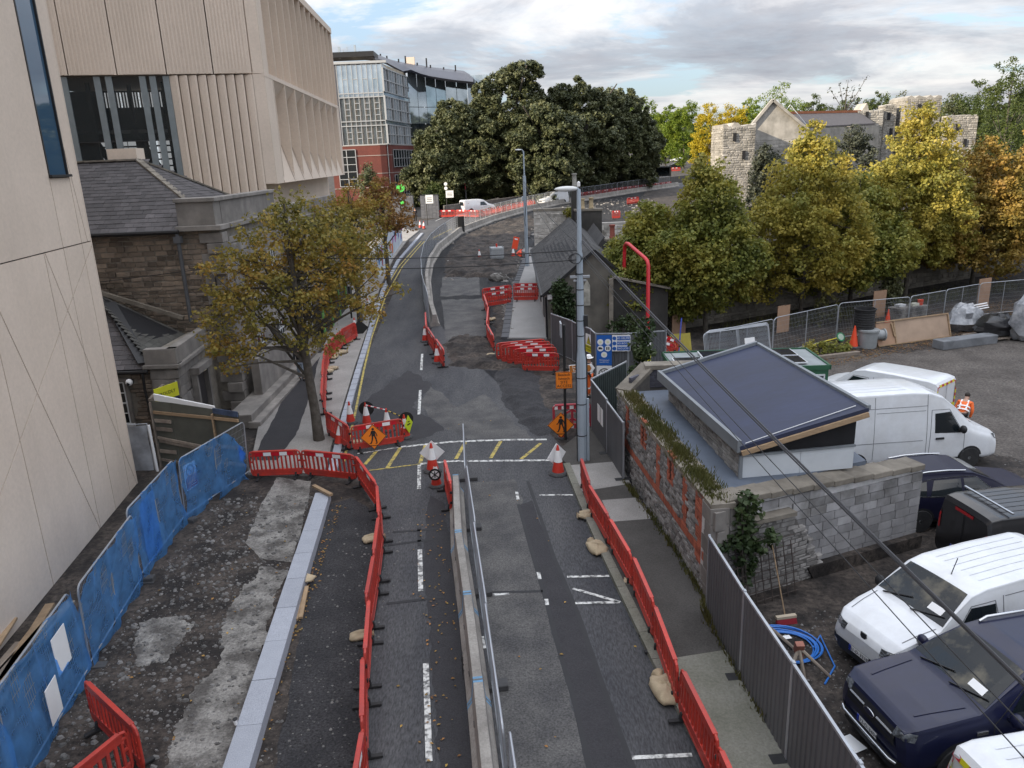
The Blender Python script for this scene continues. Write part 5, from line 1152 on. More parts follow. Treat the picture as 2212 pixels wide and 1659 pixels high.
def man_sign(label,P,rz,s,rx=0):
 t=thing('walking_man_sign',label,'sign',P,rz);t.rotation_euler=(rx,0,rz);t.scale=(s,s,s)
 MB().prism([(-.47,0,0),(0,0,-.47),(.47,0,0),(0,0,.47)],(0,-.006,0),(0,.006,0)).build('plate',M_orange,t);m=MB()
 for a,b in(((-.455,0),(0,-.455)),((0,-.455),(.455,0)),((.455,0),(0,.455)),((0,.455),(-.455,0))):m.bar((a[0],-.008,a[1]),(b[0],-.008,b[1]),.018,.004,up=(0,1,0))
 m.build('border',M_signblack,t)
 m=MB();m.lathe([(.045,-.012),(.045,-.007)],14,(0.0,0,.285),axis='y');y=-.01
 m.prism([(-.055,y,.23),(.06,y,.23),(.075,y,.02),(-.06,y,.02)],(0,-.003,0),(0,.003,0))
 for a,b,w in(((-.05,.21),(-.09,.08),.035),((-.09,.08),(-.15,.03),.03),((.05,.21),(.11,.10),.035),((.11,.10),(.13,.01),.03),((-.03,.04),(-.05,-.12),.05),((-.05,-.12),(-.10,-.24),.04),((.04,.04),(.09,-.10),.05),((.09,-.10),(.11,-.24),.04),((-.1,-.245),(-.15,-.235),.025),((.11,-.245),(.06,-.255),.025)):m.bar((a[0],y,a[1]),(b[0],y,b[1]),w,.006,up=(0,1,0))
 m.build('walking_man',M_signblack,t)
 m=MB();m.bar((-.13,y,-.325),(.13,y,-.325),.022,.006,up=(0,1,0));m.prism([(-.16,y,-.325),(-.10,y,-.355),(-.10,y,-.295)],(0,-.003,0),(0,.003,0));m.build('arrow',M_signblack,t)
 return t
P=T(806,960);man_sign('orange diamond walking man sign hung on the red and white barrier',(-5.04,25.95,.60),math.radians(9),1.0,-.08)
P=T(1213,948);man_sign('orange diamond walking man sign at the foot of the site access pole',(P.x-.02,P.y-.12,.58),0.0,1.05)
cone('red cone base under the walking man sign at the site access pole',Vector((P.x+.03,P.y+.1,0)),s=.75)
t=thing('lime_sign','fluorescent lime sign seen edge on beside the walking man barrier','sign',(c4.x+.18,c4.y-.15,.58),math.radians(62));MB().prism([(-.26,0,.0),(-.0,0,-.36),(.26,0,0),(0,0,.36)],(0,-.006,0),(0,.006,0)).build('plate',mat('lime',(.52,.62,.02),.5,var=.05),t);m=MB();m.box((0,-.01,0),(.2,.004,.05));m.box((0,-.01,.1),(.12,.004,.04));m.build('markings',M_signblack,t)
t=thing('striped_tape','red and white striped bar between cones in the fenced corner','tape');A,B=Vector((c2.x,c2.y,.82)),T(838,930);B=Vector((B.x,B.y,.84))
for k in range(7):MB().tube([A.lerp(B,k/7),A.lerp(B,(k+1)/7)],.025,6).build('stripe',M_whitetape if k%2==0 else M_redtape,t)
t=thing('striped_tape','black and yellow striped bar running to the lime sign cone','tape');A,B=B,Vector((c4.x,c4.y,.80))
for k in range(7):MB().tube([A.lerp(B,k/7),A.lerp(B,(k+1)/7)],.02,6).build('stripe',M_signblack if k%2==0 else mat('tape_yellow',(.6,.42,.05),.5,var=0),t)
# sandbags
def sandbag(label,p,rz,s=1.0,z=0.0):
 P=T(*p);t=thing('sandbag',label,'sandbag',(P.x,P.y,P.z+z),rz,'sandbags weighing down the barriers');t.scale=(s,s,s)
 b=MB();rr=random.Random(len(label)*7+int(p[0]));rows=[]
 for i in range(13):
  th=math.pi*i/12;row=[]
  for j in range(21):
   a=2*math.pi*j/20;q=lambda v,e:math.copysign(abs(v)**e,v);x=.31*q(math.sin(th),.6)*q(math.cos(a),.55);y=.20*q(math.sin(th),.6)*q(math.sin(a),.55);z=.095*q(math.cos(th),.9)*(1+.25*math.sin(a*3+i+rr.random()));k=1+.05*math.sin(7*a+p[1])+rr.uniform(-.03,.03)
   row.append((x*k,y*k,max(0,.085+z*(1-.25*(abs(x)/.31)**2)+.012*math.sin(x*40+y*25))))
  row[-1]=row[0];rows.append(row)
 b.grid(rows);b.build('bag',M_sack,t,smooth=80);k=MB();k.lathe([(.03,.25),(.05,.30),(.10,.36)],8,(0,0,.08),axis='x',caps=False);k.build('tied_neck',M_sack,t,smooth=60)
for a in(('torn sandbag at the foot of the second right footpath barrier',(1276,1118),3.2,1.1),('sandbag standing at the kerb by the third right footpath barrier',(1290,1190),1.9,1.15),('small sandbag half hidden under the fourth right footpath barrier',(1357,1262),1.2,.7),('largest sandbag slumped on the right kerb near the bottom',(1440,1500),1.75,1.35),('sandbag behind the left lane barriers beside the gritty strip',(806,1168),.3,.95),('sandbag under the left lane barriers nearer the bottom',(780,1378),.2,.8),('sandbag on the pale footpath furthest under the tree barriers',(748,744),.3,1.1,.1),('bigger of two sandbags touching on the pale footpath',(735,769),.6,1.2,.1),('smaller of two sandbags touching on the pale footpath',(722,778),1.4,1.0,.1),('sandbag with a tied neck next to the tree barrier end',(716,803),.2,1.0,.1),('sandbag nearest the big tree on the pale footpath',(707,810),.9,1.0,.1),('sandbag beneath the walking man barrier, right of its foot',(803,958),.2,.9),('sandbag beneath the walking man barrier, left of its foot',(768,958),.2,.7),('yellowish sandbag at the end of the pavement barriers',(1060,771),.2,1.0),('sandbag beside the pavement barriers in the mud',(1062,692),1.0,.9)):sandbag(*a)
# concrete dividers with mesh on top
M_div=mat('divider_concrete',(.33,.31,.285),.9,var=.35,scale=1.4,c2=(.20,.185,.17),rand=.08,fine=.08,fscale=20,bump=.2,streak=.25)
M_bluepaint=mat('blue_paint',(.16,.33,.52),.7,var=.3,scale=6)
def divider(P,labels,grp,seg=3.0,w=.46,h=.62,fence=True,mesh_h=1.95,fl=None,side=0.0):
 i=0;tot=0;pts=[Vector((p[0],p[1],tz(p[1])))for p in P]
 out=[]
 for a,b in zip(pts,pts[1:]):
  n=max(1,round((b-a).length/seg))
  for k in range(n):out.append((a.lerp(b,k/n),a.lerp(b,(k+1)/n)))
 for i,(a,b)in enumerate(out):
  d=b-a;L=d.length;c=(a+b)/2;lb=labels[i]if labels and i<len(labels)else labels[-1]
  t=thing('concrete_barrier',lb,'barrier',c,0,grp);t.rotation_euler=(0,-math.atan2(d.z,Vector((d.x,d.y)).length),math.atan2(d.y,d.x))
  x=L/2-.012;pr=[(-w/2,0),(-w/2,.12),(-w*.30,.26),(-w*.2,h),(w*.2,h),(w*.30,.26),(w/2,.12),(w/2,0)]
  MB().prism([(-x,p[0],p[1])for p in pr],(0,0,0),(2*x,0,0)).build('block',M_div,t,bevel=.012)
  for s in(-1,1):
   m=MB();m.prism([(s*x-.04*s,p[0]*1.012,max(.02,p[1]*1.004))for p in pr],(-.03,0,0),(.03,0,0));m.build('painted_end',M_bluepaint if grp.endswith('street')else M_div,t)
  for s in(-.8,.8):MB().box((s,-w*.26,.30),(.12,.05,.05)).build('lifting_slot',M_black,t)
 return out
seg1=divider([(-1.86,22.0),(-1.56,18.2),(-1.19,15.2),(-.86,12.2),(-.56,9.2),(-.24,6.2)],['pale concrete divider block at the crossing end beneath the single red barrier','second concrete divider block from the crossing','third concrete divider block from the crossing','fourth concrete divider block, with black scrawl','fifth concrete divider block with blue painted joint','concrete divider block cut by the bottom edge'],'concrete divider blocks down the middle of the street',3.1,w=.45,h=.70)
text('scrawl','MK4',.34,M_signblack,None,(-1.19,12.9,.48),(math.radians(80),0,math.radians(-84)),.003)
sc=COL.objects.get('scrawl');sc.parent=None
o=[q for q in COL.objects if q.get('label','').startswith('third concrete divider')][0];sc.parent=o;sc.matrix_parent_inverse=(Matrix.Translation(o.location)@o.rotation_euler.to_matrix().to_4x4()).inverted()
fp2=[(-1.55,23.1),(-1.33,19.6),(-.98,16.2),(-.62,12.8),(-.28,9.4),(.05,6.0)]
for i in range(5):fence_panel(f'{ordn[i]} grey mesh fence panel from the crossing down the street divider',(*fp2[i+1],0),(*fp2[i],0),'mesh fence panels along the street divider',lean=random.uniform(-.03,.03),z=0.0)
CV=[T(*p)for p in((928,706),(916,660),(913,610),(920,575),(940,543),(985,507),(1058,479),(1130,458),(1200,443),(1290,429),(1370,416),(1460,403))]
CV2=[]
for a,b in zip(CV,CV[1:]):
 for k in range(3):CV2.append(a.lerp(b,k/3))
CV2.append(CV[-1])
divider([(p.x+.35,p.y)for p in CV],['concrete block in the curved divider round the dug up carriageway'],'curved concrete divider blocks',4.0,w=.6,h=.75)
def resample(P,L):
 out=[P[0]];acc=0
 for a,b in zip(P,P[1:]):
  d=(b-a).length;s=0
  while acc+d-s>=L:s+=L-acc;out.append(a.lerp(b,s/d));acc=0
  acc+=d-s
 return out
RS=resample(CV,3.45)
for i,(a,b)in enumerate(zip(RS,RS[1:])):fence_panel('galvanised mesh fence panel following the curved divider',b,a,'mesh fence panels on the curved divider',feet=False,lean=random.uniform(-.02,.02),z=None)
q=T(996,505);t=thing('black_banner','black sheeted panel hung on the curved mesh fence','banner',(q.x-.1,q.y-.08,q.z),math.atan2(10,2.2)-1.0);MB().grid([[(-.55+1.1*i/6,.03*math.sin(i),.15+1.75*k/4)for i in range(7)]for k in range(5)]).build('sheet',M_signblack,t,smooth=60)
# poles and wires
M_pole=mat('painted_pole',(.36,.42,.48),.55,.1,var=.2,scale=1.5,c2=(.27,.31,.36),streak=.25)
def main_pole():
 P=T(1258,1000);x,y=P.x,P.y;t=thing('lamp_pole','tall pale blue grey lamp pole strapped with cables beside the site gate','lamp post',(x,y,0),.0)
 ob=MB();ob.lathe([(.165,0),(.165,3.6),(.15,3.7),(.115,3.95),(.112,6.1),(.10,6.25)],10);ob.build('lower_shaft',M_pole,t,smooth=25);ob=MB();ob.lathe([(.10,6.2),(.10,7.0),(.075,7.1),(.065,8.95),(.055,9.0)],10);ob.build('upper_shaft',M_pole,t,smooth=25)
 for z in(1.0,2.1,3.0,3.75,4.4,4.9,5.4,5.9,6.4):MB().lathe([(.172 if z<3.6 else.12,z),(.172 if z<3.6 else.12,z+.03)],10).build('strap',M_black,t)
 a=MB();a.tube([(0,0,8.95),(-.05,0,9.02),(-.15,0,9.03)],.05,8);a.build('arm',M_pole,t);l=MB();l.blob((-.37,0,9.02),(.38,.11,.085),12,6,0);l.build('lamp_head',mat('lamp_white',(.72,.73,.72),.4,var=.1),t,smooth=60);MB().lathe([(.05,9.08),(.05,9.2),(.02,9.23)],10).build('photocell',M_signwhite,t)
 c=MB();c.tube([(.19,.06,0),(.19,.06,1.9),(.19,.05,3.5),(.16,.05,3.8)],.03,6);c.tube([(-.17,-.08,0),(-.18,-.1,1.5),(-.17,-.05,3.5),(-.13,0,4.2),(-.12,0,6.5)],.018,6);c.build('cable',M_black,t);MB().lathe([(.045,0),(.045,2.3)],8,(.2,-.06,0)).build('conduit',M_pole,t)
 b=MB();b.box((0,0,6.32),(.62,.08,.07));b.box((0,.0,6.2),(.4,.06,.05));b.build('cross_arm',M_steel,t);b=MB();b.box((.17,-.02,4.9),(.12,.16,.36));b.build('junction_box',M_black,t)
 r=random.Random(3)
 for k in range(3):MB().tube([(.16*math.cos(a)*(1+.2*k)-.12,-.12+.05*k,6.9+.16*math.sin(a))for a in[j*math.pi/6 for j in range(12)]],.012,5,closed=True).build('cable_loop',M_black,t)
 return Vector((x,y,0))
PP=main_pole()
def pole2():
 P=T(1139,577);t=thing('lamp_pole','further pale lamp pole rising from the new pavement','lamp post',P,0)
 MB().lathe([(.17,0),(.15,2.5),(.135,6.6),(.12,7.4)],10).build('lower_shaft',M_pole,t,smooth=25);MB().lathe([(.06,7.3),(.055,9.3)],8).build('upper_shaft',M_pole,t,smooth=25);a=MB();a.tube([(0,0,9.25),(-.1,0,9.4),(-.25,0,9.42)],.04,6);a.build('arm',M_pole,t);MB().blob((-.42,0,9.42),(.28,.09,.06),10,6,0).build('lamp_head',MATS['lamp_white'],t,smooth=60)
 MB().box((-.18,-.05,5.6),(.14,.16,.34)).build('box',M_pole,t);MB().tube([(.15,-.05,0),(.15,-.05,2.5),(-.1,-.16,3.8),(.05,-.15,5),(.16,-.03,6.8)],.02,6).build('cable',M_black,t);return P
P2=pole2()
def lamp3():
 P=T(1008,447);t=thing('street_lamp','slender dark street lamp with a side arm in front of the evergreen trees','street lamp',P);gy=mat('lamp_grey',(.10,.10,.105),.6,.2,var=.2);MB().tube([(0,0,0),(-.02,0,4),(-.12,0,8.8)],[.13,.11,.08],8).build('pole',gy,t);MB().tube([(-.12,0,8.8),(.5,0,8.95),(1.2,0,9.15)],.06,6).build('arm',gy,t);MB().blob((1.3,0,9.18),(.22,.1,.05),8,5,0).build('lamp_head',M_pole,t);MB().box((-.04,-.1,3.0),(.12,.03,.9)).build('red_banner',M_redtape,t)
lamp3()
def wire(label,a,b,r=.012,sag=.25,n=16,m=None):
 a,b=Vector(a),Vector(b);pts=[a.lerp(b,k/n)-Vector((0,0,sag*4*(k/n)*(1-k/n)))for k in range(n+1)];o=MB().tube(pts,r,5).build('overhead_cable',m or M_black,None);tag(o,label,'cable','overhead cables')
def far_end(x,y,t):return Vector(CO+ray(x,y)*t)
e1=far_end(2300,1562,7.5);wire('thickest overhead cable sweeping from the grey pole to the bottom right corner',PP+Vector((.1,0,7.45)),e1,.019,.10,m=mat('cable_grey',(.045,.045,.05),.6,var=0));wire('second strand twisted along the thickest overhead cable',PP+Vector((.1,0,7.38)),e1+Vector((0,0,-.03)),.013,.11,m=MATS['cable_grey'])
wire('upper thin overhead wire crossing the blue roof',PP+Vector((.1,0,7.0)),far_end(2300,1660,6.5),.007,.1);wire('lower thin overhead wire crossing the blue roof',PP+Vector((.1,0,6.9)),far_end(2300,1735,6.5),.007,.1)
QW=Vector((-11.4,31.5,6.7));wire('upper black cable from the grey pole across to the stone courthouse',PP+Vector((-.1,0,7.15)),QW,.016,.22);wire('lower black cable from the grey pole across to the stone courthouse',PP+Vector((-.1,0,6.85)),QW+Vector((0,0,-.45)),.016,.22);wire('black cable clipped along the courthouse gable',QW+Vector((0,0,-.45)),(-19.5,31.45,5.6),.016,.05)
wire('upper cable between the two lamp poles',PP+Vector((0,.1,7.3)),P2+Vector((0,0,6.9)),.014,.35);wire('lower cable between the two lamp poles',PP+Vector((0,.1,6.6)),P2+Vector((0,0,6.6)),.01,.35)
# signs at the gate
def site_signs():
 P=T(1220,950);zs=atY(1223,820,P.y).z;t=thing('site_access_sign','orange site access sign on a black pole at the gate','sign',(P.x+.03,P.y,0),0)
 MB().tube([(0,0,0),(0.02,0,4.3)],.05,8).build('pole',M_signblack,t);s=MB().box((-.02,-.08,zs),(.60,.02,.62)).build('plate',M_orange,t,bevel=.0);m=MB()
 for a,b in(((-.29,-.3),(.29,-.3)),((.29,-.3),(.29,.3)),((.29,.3),(-.29,.3)),((-.29,.3),(-.29,-.3))):m.bar((a[0]-.02,-.094,zs+a[1]),(b[0]-.02,-.094,zs+b[1]),.012,.004,up=(0,1,0))
 m.build('border',M_signblack,s)
 for k,w in enumerate(('Bealach','Isteach','SITE','ACCESS')):text('lettering',w,.145,M_signblack,s,(-.02,-.094,zs+.21-.14*k),(math.pi/2,0,0),.002,sx=1.0)
 MB().box((-.1,-.02,4.15),(.05,.5,.5),rz=0).build('edge_on_plate',M_steel,t)
 q=atY(1257,796,P.y);b=thing('fingerpost_sign','brown tennis club direction sign behind the grey pole','sign',q,.02);b.scale=(.75,1,.86);br=mat('sign_brown',(.40,.15,.025),.5,var=.05)
 MB().prism([(-.62,0,-.17),(.48,0,-.17),(.62,0,0),(.48,0,.17),(-.62,0,.17)],(0,-.012,0),(0,.012,0)).build('border_plate',M_signwhite,b);MB().prism([(-.59,0,-.145),(.36,0,-.145),(.46,0,0),(.36,0,.145),(-.59,0,.145)],(0,-.018,0),(0,-.01,0)).build('plate',br,b)
 text('lettering','Swordstown',.135,M_signwhite,b,(-.10,-.02,.065),(math.pi/2,0,0),sx=1.05);text('lettering','Tennis Club',.135,M_signwhite,b,(-.10,-.02,-.075),(math.pi/2,0,0),sx=1.05)
 m=MB();m.bar((.40,-.02,.13),(.51,-.02,0),.03,.004,up=(0,1,0));m.bar((.51,-.02,0),(.40,-.02,-.13),.03,.004,up=(0,1,0));m.build('chevron',M_signwhite,b)
 MB().bar((-.85,.0,0),(-.6,.0,0),.04,.08).build('bracket',M_signblack,b)
 A,B=Vector((3.92,34.40,0)),Vector((5.4,34.20,0));rz=math.atan2(B.y-A.y,B.x-A.x);blue=mat('sign_blue',(.015,.11,.42),.45,var=.05)
 def board(label,x0,x1,z0,z1,m):
  c=A.lerp(B,(x0+x1)/2/1.53);t=thing('safety_poster',label,'sign',(c.x,c.y-.04,tz(c.y)),rz,None);bd=MB().box((0,0,(z0+z1)/2),(x1-x0,.012,z1-z0)).build('board',m,t);return t
 p=board('tall blue safety poster with five white symbols on the gate hoarding',.04,.74,.55,1.98,blue)
 for(x,z)in((-.17,1.66),(.17,1.66),(-.17,1.36),(.17,1.36),(0,1.06)):
  d=MB().lathe([(.14,-.014),(.14,-.008)],18,(x,0,z),axis='y').build('symbol_disc',M_signwhite,p);m=MB()
  if x<0 and z<1.5:m.prism([(x-.09,0,z-.04),(x+.1,0,z-.04),(x+.08,0,z+.02),(x-.02,0,z+.07),(x-.08,0,z+.05)],(0,-.018,0),(0,-.014,0))
  elif x>0 and z<1.5:m.box((x-.045,-.016,z),(.05,.004,.14));m.box((x+.045,-.016,z),(.05,.004,.14))
  else:m.lathe([(.06,-.018),(.06,-.014)],12,(x,0,z),axis='y')
  m.build('symbol',M_signblack if z<1.5 and z>1.2 else mat('pale_yellow',(.7,.7,.45),.6,var=0),d)
 for k,w in enumerate(('PPE equipment','must be worn')):text('lettering',w,.075,M_signwhite,p,(0,-.01,.80-.09*k),(math.pi/2,0,0))
 p=board('white poster reading no helmet no boots no job',.78,1.6,1.22,1.98,M_signwhite)
 for k,w in enumerate(('NO HELMET','NO BOOTS','NO JOB!')):
  z=1.83-.24*k;MB().box((.10,-.010,z),(.58,.004,.18)).build('blue_band',blue,p);text('lettering',w,.125,M_signwhite,p,(.10,-.014,z),(math.pi/2,0,0));MB().lathe([(.09,-.012),(.09,-.008)],16,(-.31,0,z),axis='y').build('symbol_disc',blue,p)
 p=board('white no pedestrians poster below the blue safety poster',.04,.74,-.25,.53,M_signwhite);m=MB();m.tube([(math.cos(a)*.24,-.012,.16+math.sin(a)*.24)for a in[k*math.pi/12 for k in range(24)]],.02,5,closed=True);m.bar((-.17,-.012,.33),(.17,-.012,-.01),.03,.006,up=(0,1,0));m.build('ban_ring',M_signblack,p);m=MB();m.lathe([(.03,-.014),(.03,-.01)],10,(.02,0,.29),axis='y');m.bar((.0,-.012,.26),(0,-.012,.14),.06,.004,up=(0,1,0));m.bar((0,-.012,.15),(-.08,-.012,.0),.03,.004,up=(0,1,0));m.bar((0,-.012,.15),(.08,-.012,.0),.03,.004,up=(0,1,0));m.bar((0,-.012,.24),(-.1,-.012,.16),.025,.004,up=(0,1,0));m.bar((0,-.012,.24),(.1,-.012,.18),.025,.004,up=(0,1,0));m.build('walking_man',M_signblack,p)
 yl=mat('warning_yellow',(.62,.58,.03),.5,var=.05)
 def warn(label,c,rz,s=1.0):
  t=thing('electric_warning_sign',label,'sign',c,rz);t.scale=(s,s,s);MB().box((0,0,.45),(.62,.012,.9)).build('board',M_signwhite,t);MB().prism([(-.22,0,.42),(.22,0,.42),(0,0,.82)],(0,-.012,0),(0,-.007,0)).build('triangle_border',M_signblack,t);MB().prism([(-.17,0,.445),(.17,0,.445),(0,0,.755)],(0,-.015,0),(0,-.012,0)).build('triangle',yl,t);m=MB();m.bar((.03,-.017,.68),(-.03,-.017,.58),.03,.004,up=(0,1,0));m.bar((-.03,-.017,.58),(.03,-.017,.56),.025,.004,up=(0,1,0));m.bar((.03,-.017,.56),(-.0,-.017,.46),.025,.004,up=(0,1,0));m.build('bolt',M_signblack,t);MB().box((0,-.01,.2),(.60,.006,.34)).build('yellow_band',yl,t);text('lettering','DANGER',.13,M_signblack,t,(0,-.016,.28),(math.pi/2,0,0));text('lettering','ELECTRICITY',.08,M_signblack,t,(0,-.016,.15),(math.pi/2,0,0));MB().bar((0,.03,-1.2),(0,.03,.1),.05).build('stake',M_wood,t);return t
 c=T(1397,770,1.0);warn('electricity warning board with yellow triangle by the red arch',(c.x-.1,c.y,c.z-.25),.15,1.0);MB();
 c=T(1265,765,1.0);warn('electricity warning board on the hoarding behind the worker',(3.72,35.5,.95),-1.2,1.0)
 w=thing('blank_board','blank white board leaning beside the electricity warning board','board',(6.85,36.8,tz(36.8)),.2);MB().box((0,0,.75),(.5,.015,.9)).build('board',M_signwhite,w);MB().bar((0,.03,0),(0,.03,.4),.04).build('stake',M_wood,w)
site_signs()
# yard odds and ends
def yard():
 jt=[(1672,687),(1812,655),(1967,640),(2117,612),(2225,602)];P=[T(*p,2.0)for p in jt];P=[Vector((p.x,p.y,0))for p in P]
 P=[Vector((9.6,34.3,0))]+P+[Vector((33.2,45.2,0))]
 lb=['mesh fence panel furthest left beyond the leaning fence stack','mesh fence panel in front of the left plywood screen','mesh fence panel behind the black chamber ring','mesh fence panel behind the lying plywood board','mesh fence panel behind the wrapped white bundle','mesh fence panel at the right edge beneath the orange tree']
 for i,(a,b)in enumerate(zip(P,P[1:])):
  L=(b-a).length;n=max(1,round(L/3.45))
  for k in range(n):fence_panel(lb[min(i,5)]if n==1 else lb[min(i,5)].replace('mesh fence panel','left mesh fence panel' if k==0 else 'right mesh fence panel'),a.lerp(b,k/n),a.lerp(b,(k+1)/n),'mesh fence panels under the yellow trees',lean=random.uniform(-.02,.02))
 for i in range(4):
  A,B=T(1497+i*6,748-i*1,.0),T(1672+i*2,733,0);a=Vector((8.9+.1*i,33.6+.16*i,0));b=Vector((12.3+.06*i,34.9+.16*i,0));fence_panel(('front','second','third','rearmost')[i]+' panel of the mesh fence stack leaning beyond the cabin',a,b,'mesh fence panels leaning in a stack',feet=False,lean=-.22)
 b=thing('notice_board','white notice tied on the leaning mesh fence stack','sign',(10.9,33.9,1.35),.36);MB().box((0,0,0),(.55,.015,.8)).build('board',M_signwhite,b);b.rotation_euler=(-.22,0,.36)
 for i,(p,w,h,l)in enumerate((((1697,722),.85,1.5,'plywood screen behind the mesh fence nearest the fence stack'),((1905,690),1.0,1.6,'plywood screen behind the black chamber ring'),((2132,665),1.05,1.7,'plywood screen behind the mesh fence at the right'),((1470,725),.9,1.1,'plywood screen behind the yellow board by the red arch'))):
  q=T(*p);t=tag(MB().box((0,0,h/2),(w,.04,h)).build('plywood_screen',M_ply,None),l,'board','plywood screens under the trees');t.location=(q.x,q.y+.5,q.z);t.rotation_euler=(0,0,.4)
 A,B=T(1897,750),T(2053,727);d=(B-A);L=d.length;rz=math.atan2(d.y,d.x);t=thing('plywood_board','large framed plywood board propped on its long edge','board',(A+B)/2,rz);t.rotation_euler=(-.30,0,rz)
 MB().box((L*.12,0,.62),(L*.76,.03,1.2)).build('pale_sheet',mat('pale_ply',(.40,.29,.21),.75,var=.2,scale=1.2),t);MB().box((-L*.38,-.01,.6),(L*.24,.03,1.15)).build('dark_sheet',M_ply,t);m=MB();m.box((0,-.04,1.23),(L,.09,.07));m.box((0,-.04,.03),(L,.08,.06));m.box((L/2-.03,-.04,.6),(.07,.08,1.2));m.box((-L*.26,-.04,.6),(.07,.06,1.2));m.box((-L*.29,-.08,.75),(.08,.06,.7),ry=-.15);m.build('batten',M_wood,t)
 q=T(1873,750);t=thing('inspection_chamber','grey plastic inspection chamber with side inlet','chamber',q);MB().lathe([(.42,0),(.44,.1),(.46,.82),(.52,.84),(.52,.93),(.46,.94)],20).build('body',mat('pvc_grey',(.30,.32,.33),.5,var=.2),t,smooth=40);m=MB();m.lathe([(.26,.35),(.26,.75),(.31,.76),(.31,.82),(.2,.83)],16,(0,0,.62),axis='x');m.build('inlet',MATS['pvc_grey'],t,smooth=40);MB().lathe([(.19,.835),(.19,.84)],16,(0,0,.62),axis='x').build('bore',M_dark,t)
 t=thing('chamber_ring','black ribbed riser ring sitting on the grey chamber','ring',(q.x-.15,q.y+.25,q.z+.93));pr=[]
 for k in range(8):pr+=[(.47,k*.12),(.50,k*.12+.02),(.50,k*.12+.07),(.47,k*.12+.09)]
 MB().lathe(pr+[(.54,.97),(.54,1.02),(.48,1.02),(.46,.1)],22,caps=False).build('ribbed_wall',M_black,t,smooth=30)
 q=T(1843,752);t=thing('road_cone','tall plain orange cone by the grey chamber','traffic cone',q);MB().lathe([(.36,0),(.36,.08),(.3,.12)],8).build('base',M_conebase,t);MB().lathe([(.22,.12),(.03,1.15),(.0,1.16)],18,caps=False).build('body',mat('cone_orange',(.75,.07,.02),.5,var=.1),t,smooth=40)
 q=T(1905,700);t=thing('road_cone','small orange cone top seen behind the plywood board','traffic cone',(q.x,q.y-.6,q.z+.2));MB().lathe([(.16,0),(.03,.75),(0,.76)],14,caps=False).build('body',MATS['cone_orange'],t,smooth=40)
 q=T(1815,742);t=thing('round_sign','green and white round sign on a yellow pole lying on timber','sign',(q.x,q.y,q.z+.35),.3);t.rotation_euler=(-.5,0,.3);MB().lathe([(.24,-.01),(.24,.01)],20,axis='y').build('plate',mat('sign_green',(.05,.26,.12),.5,var=.05),t);MB().lathe([(.17,-.016),(.17,-.012)],20,axis='y').build('face',mat('sign_pale',(.5,.62,.5),.5,var=.1),t);MB().tube([(0,.02,0),(-1.0,.03,-.12),(-1.9,.05,-.25)],.03,6).build('pole',mat('pole_yellow',(.6,.5,.03),.5,var=0),t)
 tag(MB().bar((13.4,35.4,.18),(17.0,36.3,.2),.25,.16).build('timber_baulk',M_woodgrey,None),'long timber baulk under the yellow sign pole','timber')
 q=T(1958,690);t=tag(MB().box((0,0,.4),(2.3,.8,.8)).build('concrete_weight',M_concdirty,None,bevel=.05),'large concrete block behind the propped plywood board','concrete block');t.location=q;t.rotation_euler=(0,0,.4)
 tag(MB().box((q.x-.5,q.y-.1,q.z+.87),(.5,.35,.12),rz=.4).build('offcut',M_whiteframe,None),'white offcut lying on the large concrete block','offcut');tag(MB().box((q.x+.35,q.y,q.z+.87),(.5,.3,.14),rz=.4).build('box',mat('pale_carton',(.6,.6,.5),.7,var=.2),None),'pale carton lying on the large concrete block','carton');tag(MB().lathe([(.13,.8),(.16,1.08),(.17,1.1)],12,(q.x+.75,q.y+.1,q.z)).build('bucket',MATS['cone_orange'],None,smooth=30),'orange bucket standing on the large concrete block','bucket')
 A,B=T(2060,752),T(2105,738);t=tag(MB().prism([(-1.5,-.3,0),(1.9,-.3,0),(1.9,.4,0),(-1.5,.4,0),],(0,0,0),(0,0,.45)).build('trough',mat('wet_concrete',(.19,.20,.215),.8,var=.35,scale=1.5),None,bevel=.04),'grey concrete trough lying in the leaf litter','trough');t.location=(A.x+.6,A.y+.3,A.z);t.rotation_euler=(0,0,.28)
 wrap=mat('clear_wrap',(.42,.43,.45),.25,var=.4,scale=3,c2=(.2,.21,.23),bump=.8,bscale=6);blk=mat('black_wrap',(.012,.012,.014),.3,var=.3,scale=4,bump=.8,bscale=6)
 def bundle(label,p,r,m,rz=0,z=.0,seed=1,dz=.0):
  q=T(*p);rr=random.Random(seed);b=MB().blob((0,0,r[2]*.75),r,14,9,.16);b.v=[(v[0],v[1],max(v[2],0))for v in b.v];t=tag(b.build('wrapped_bundle',m,None,smooth=25),label,'bundle','plastic wrapped bundles by the fence');t.location=(q.x,q.y,q.z+z);t.rotation_euler=(0,0,rz);return q
 q=bundle('clear wrapped bundle of white frames beside the propped board',(2080,712),(1.05,.7,.8),wrap,.4);
 for k in range(3):tag(MB().tube([(q.x-.6,q.y-.4+.1*k,q.z+1.0+.1*k),(q.x+1.3,q.y+.1+.1*k,q.z+1.15+.1*k)],.035,6).build('white_pipe',M_signwhite,None),('lowest','middle','topmost')[k]+' white pipe lying across the clear wrapped bundle','pipe','white pipes on the bundle')
 q=bundle('black wrapped pallet load by the fence',(2150,728),(1.35,.8,.62),blk,.3,.12);t=thing('pallet','timber pallet under the black wrapped load','pallet',(q.x,q.y,q.z),.3)
 for k in range(5):MB().box((0,-.7+.35*k,.12),(2.8,.2,.05)).build('slat',M_woodgrey,t)
 for k in(-1,0,1):MB().box((1.25*k,0,.05),(.12,1.6,.09)).build('bearer',M_woodgrey,t)
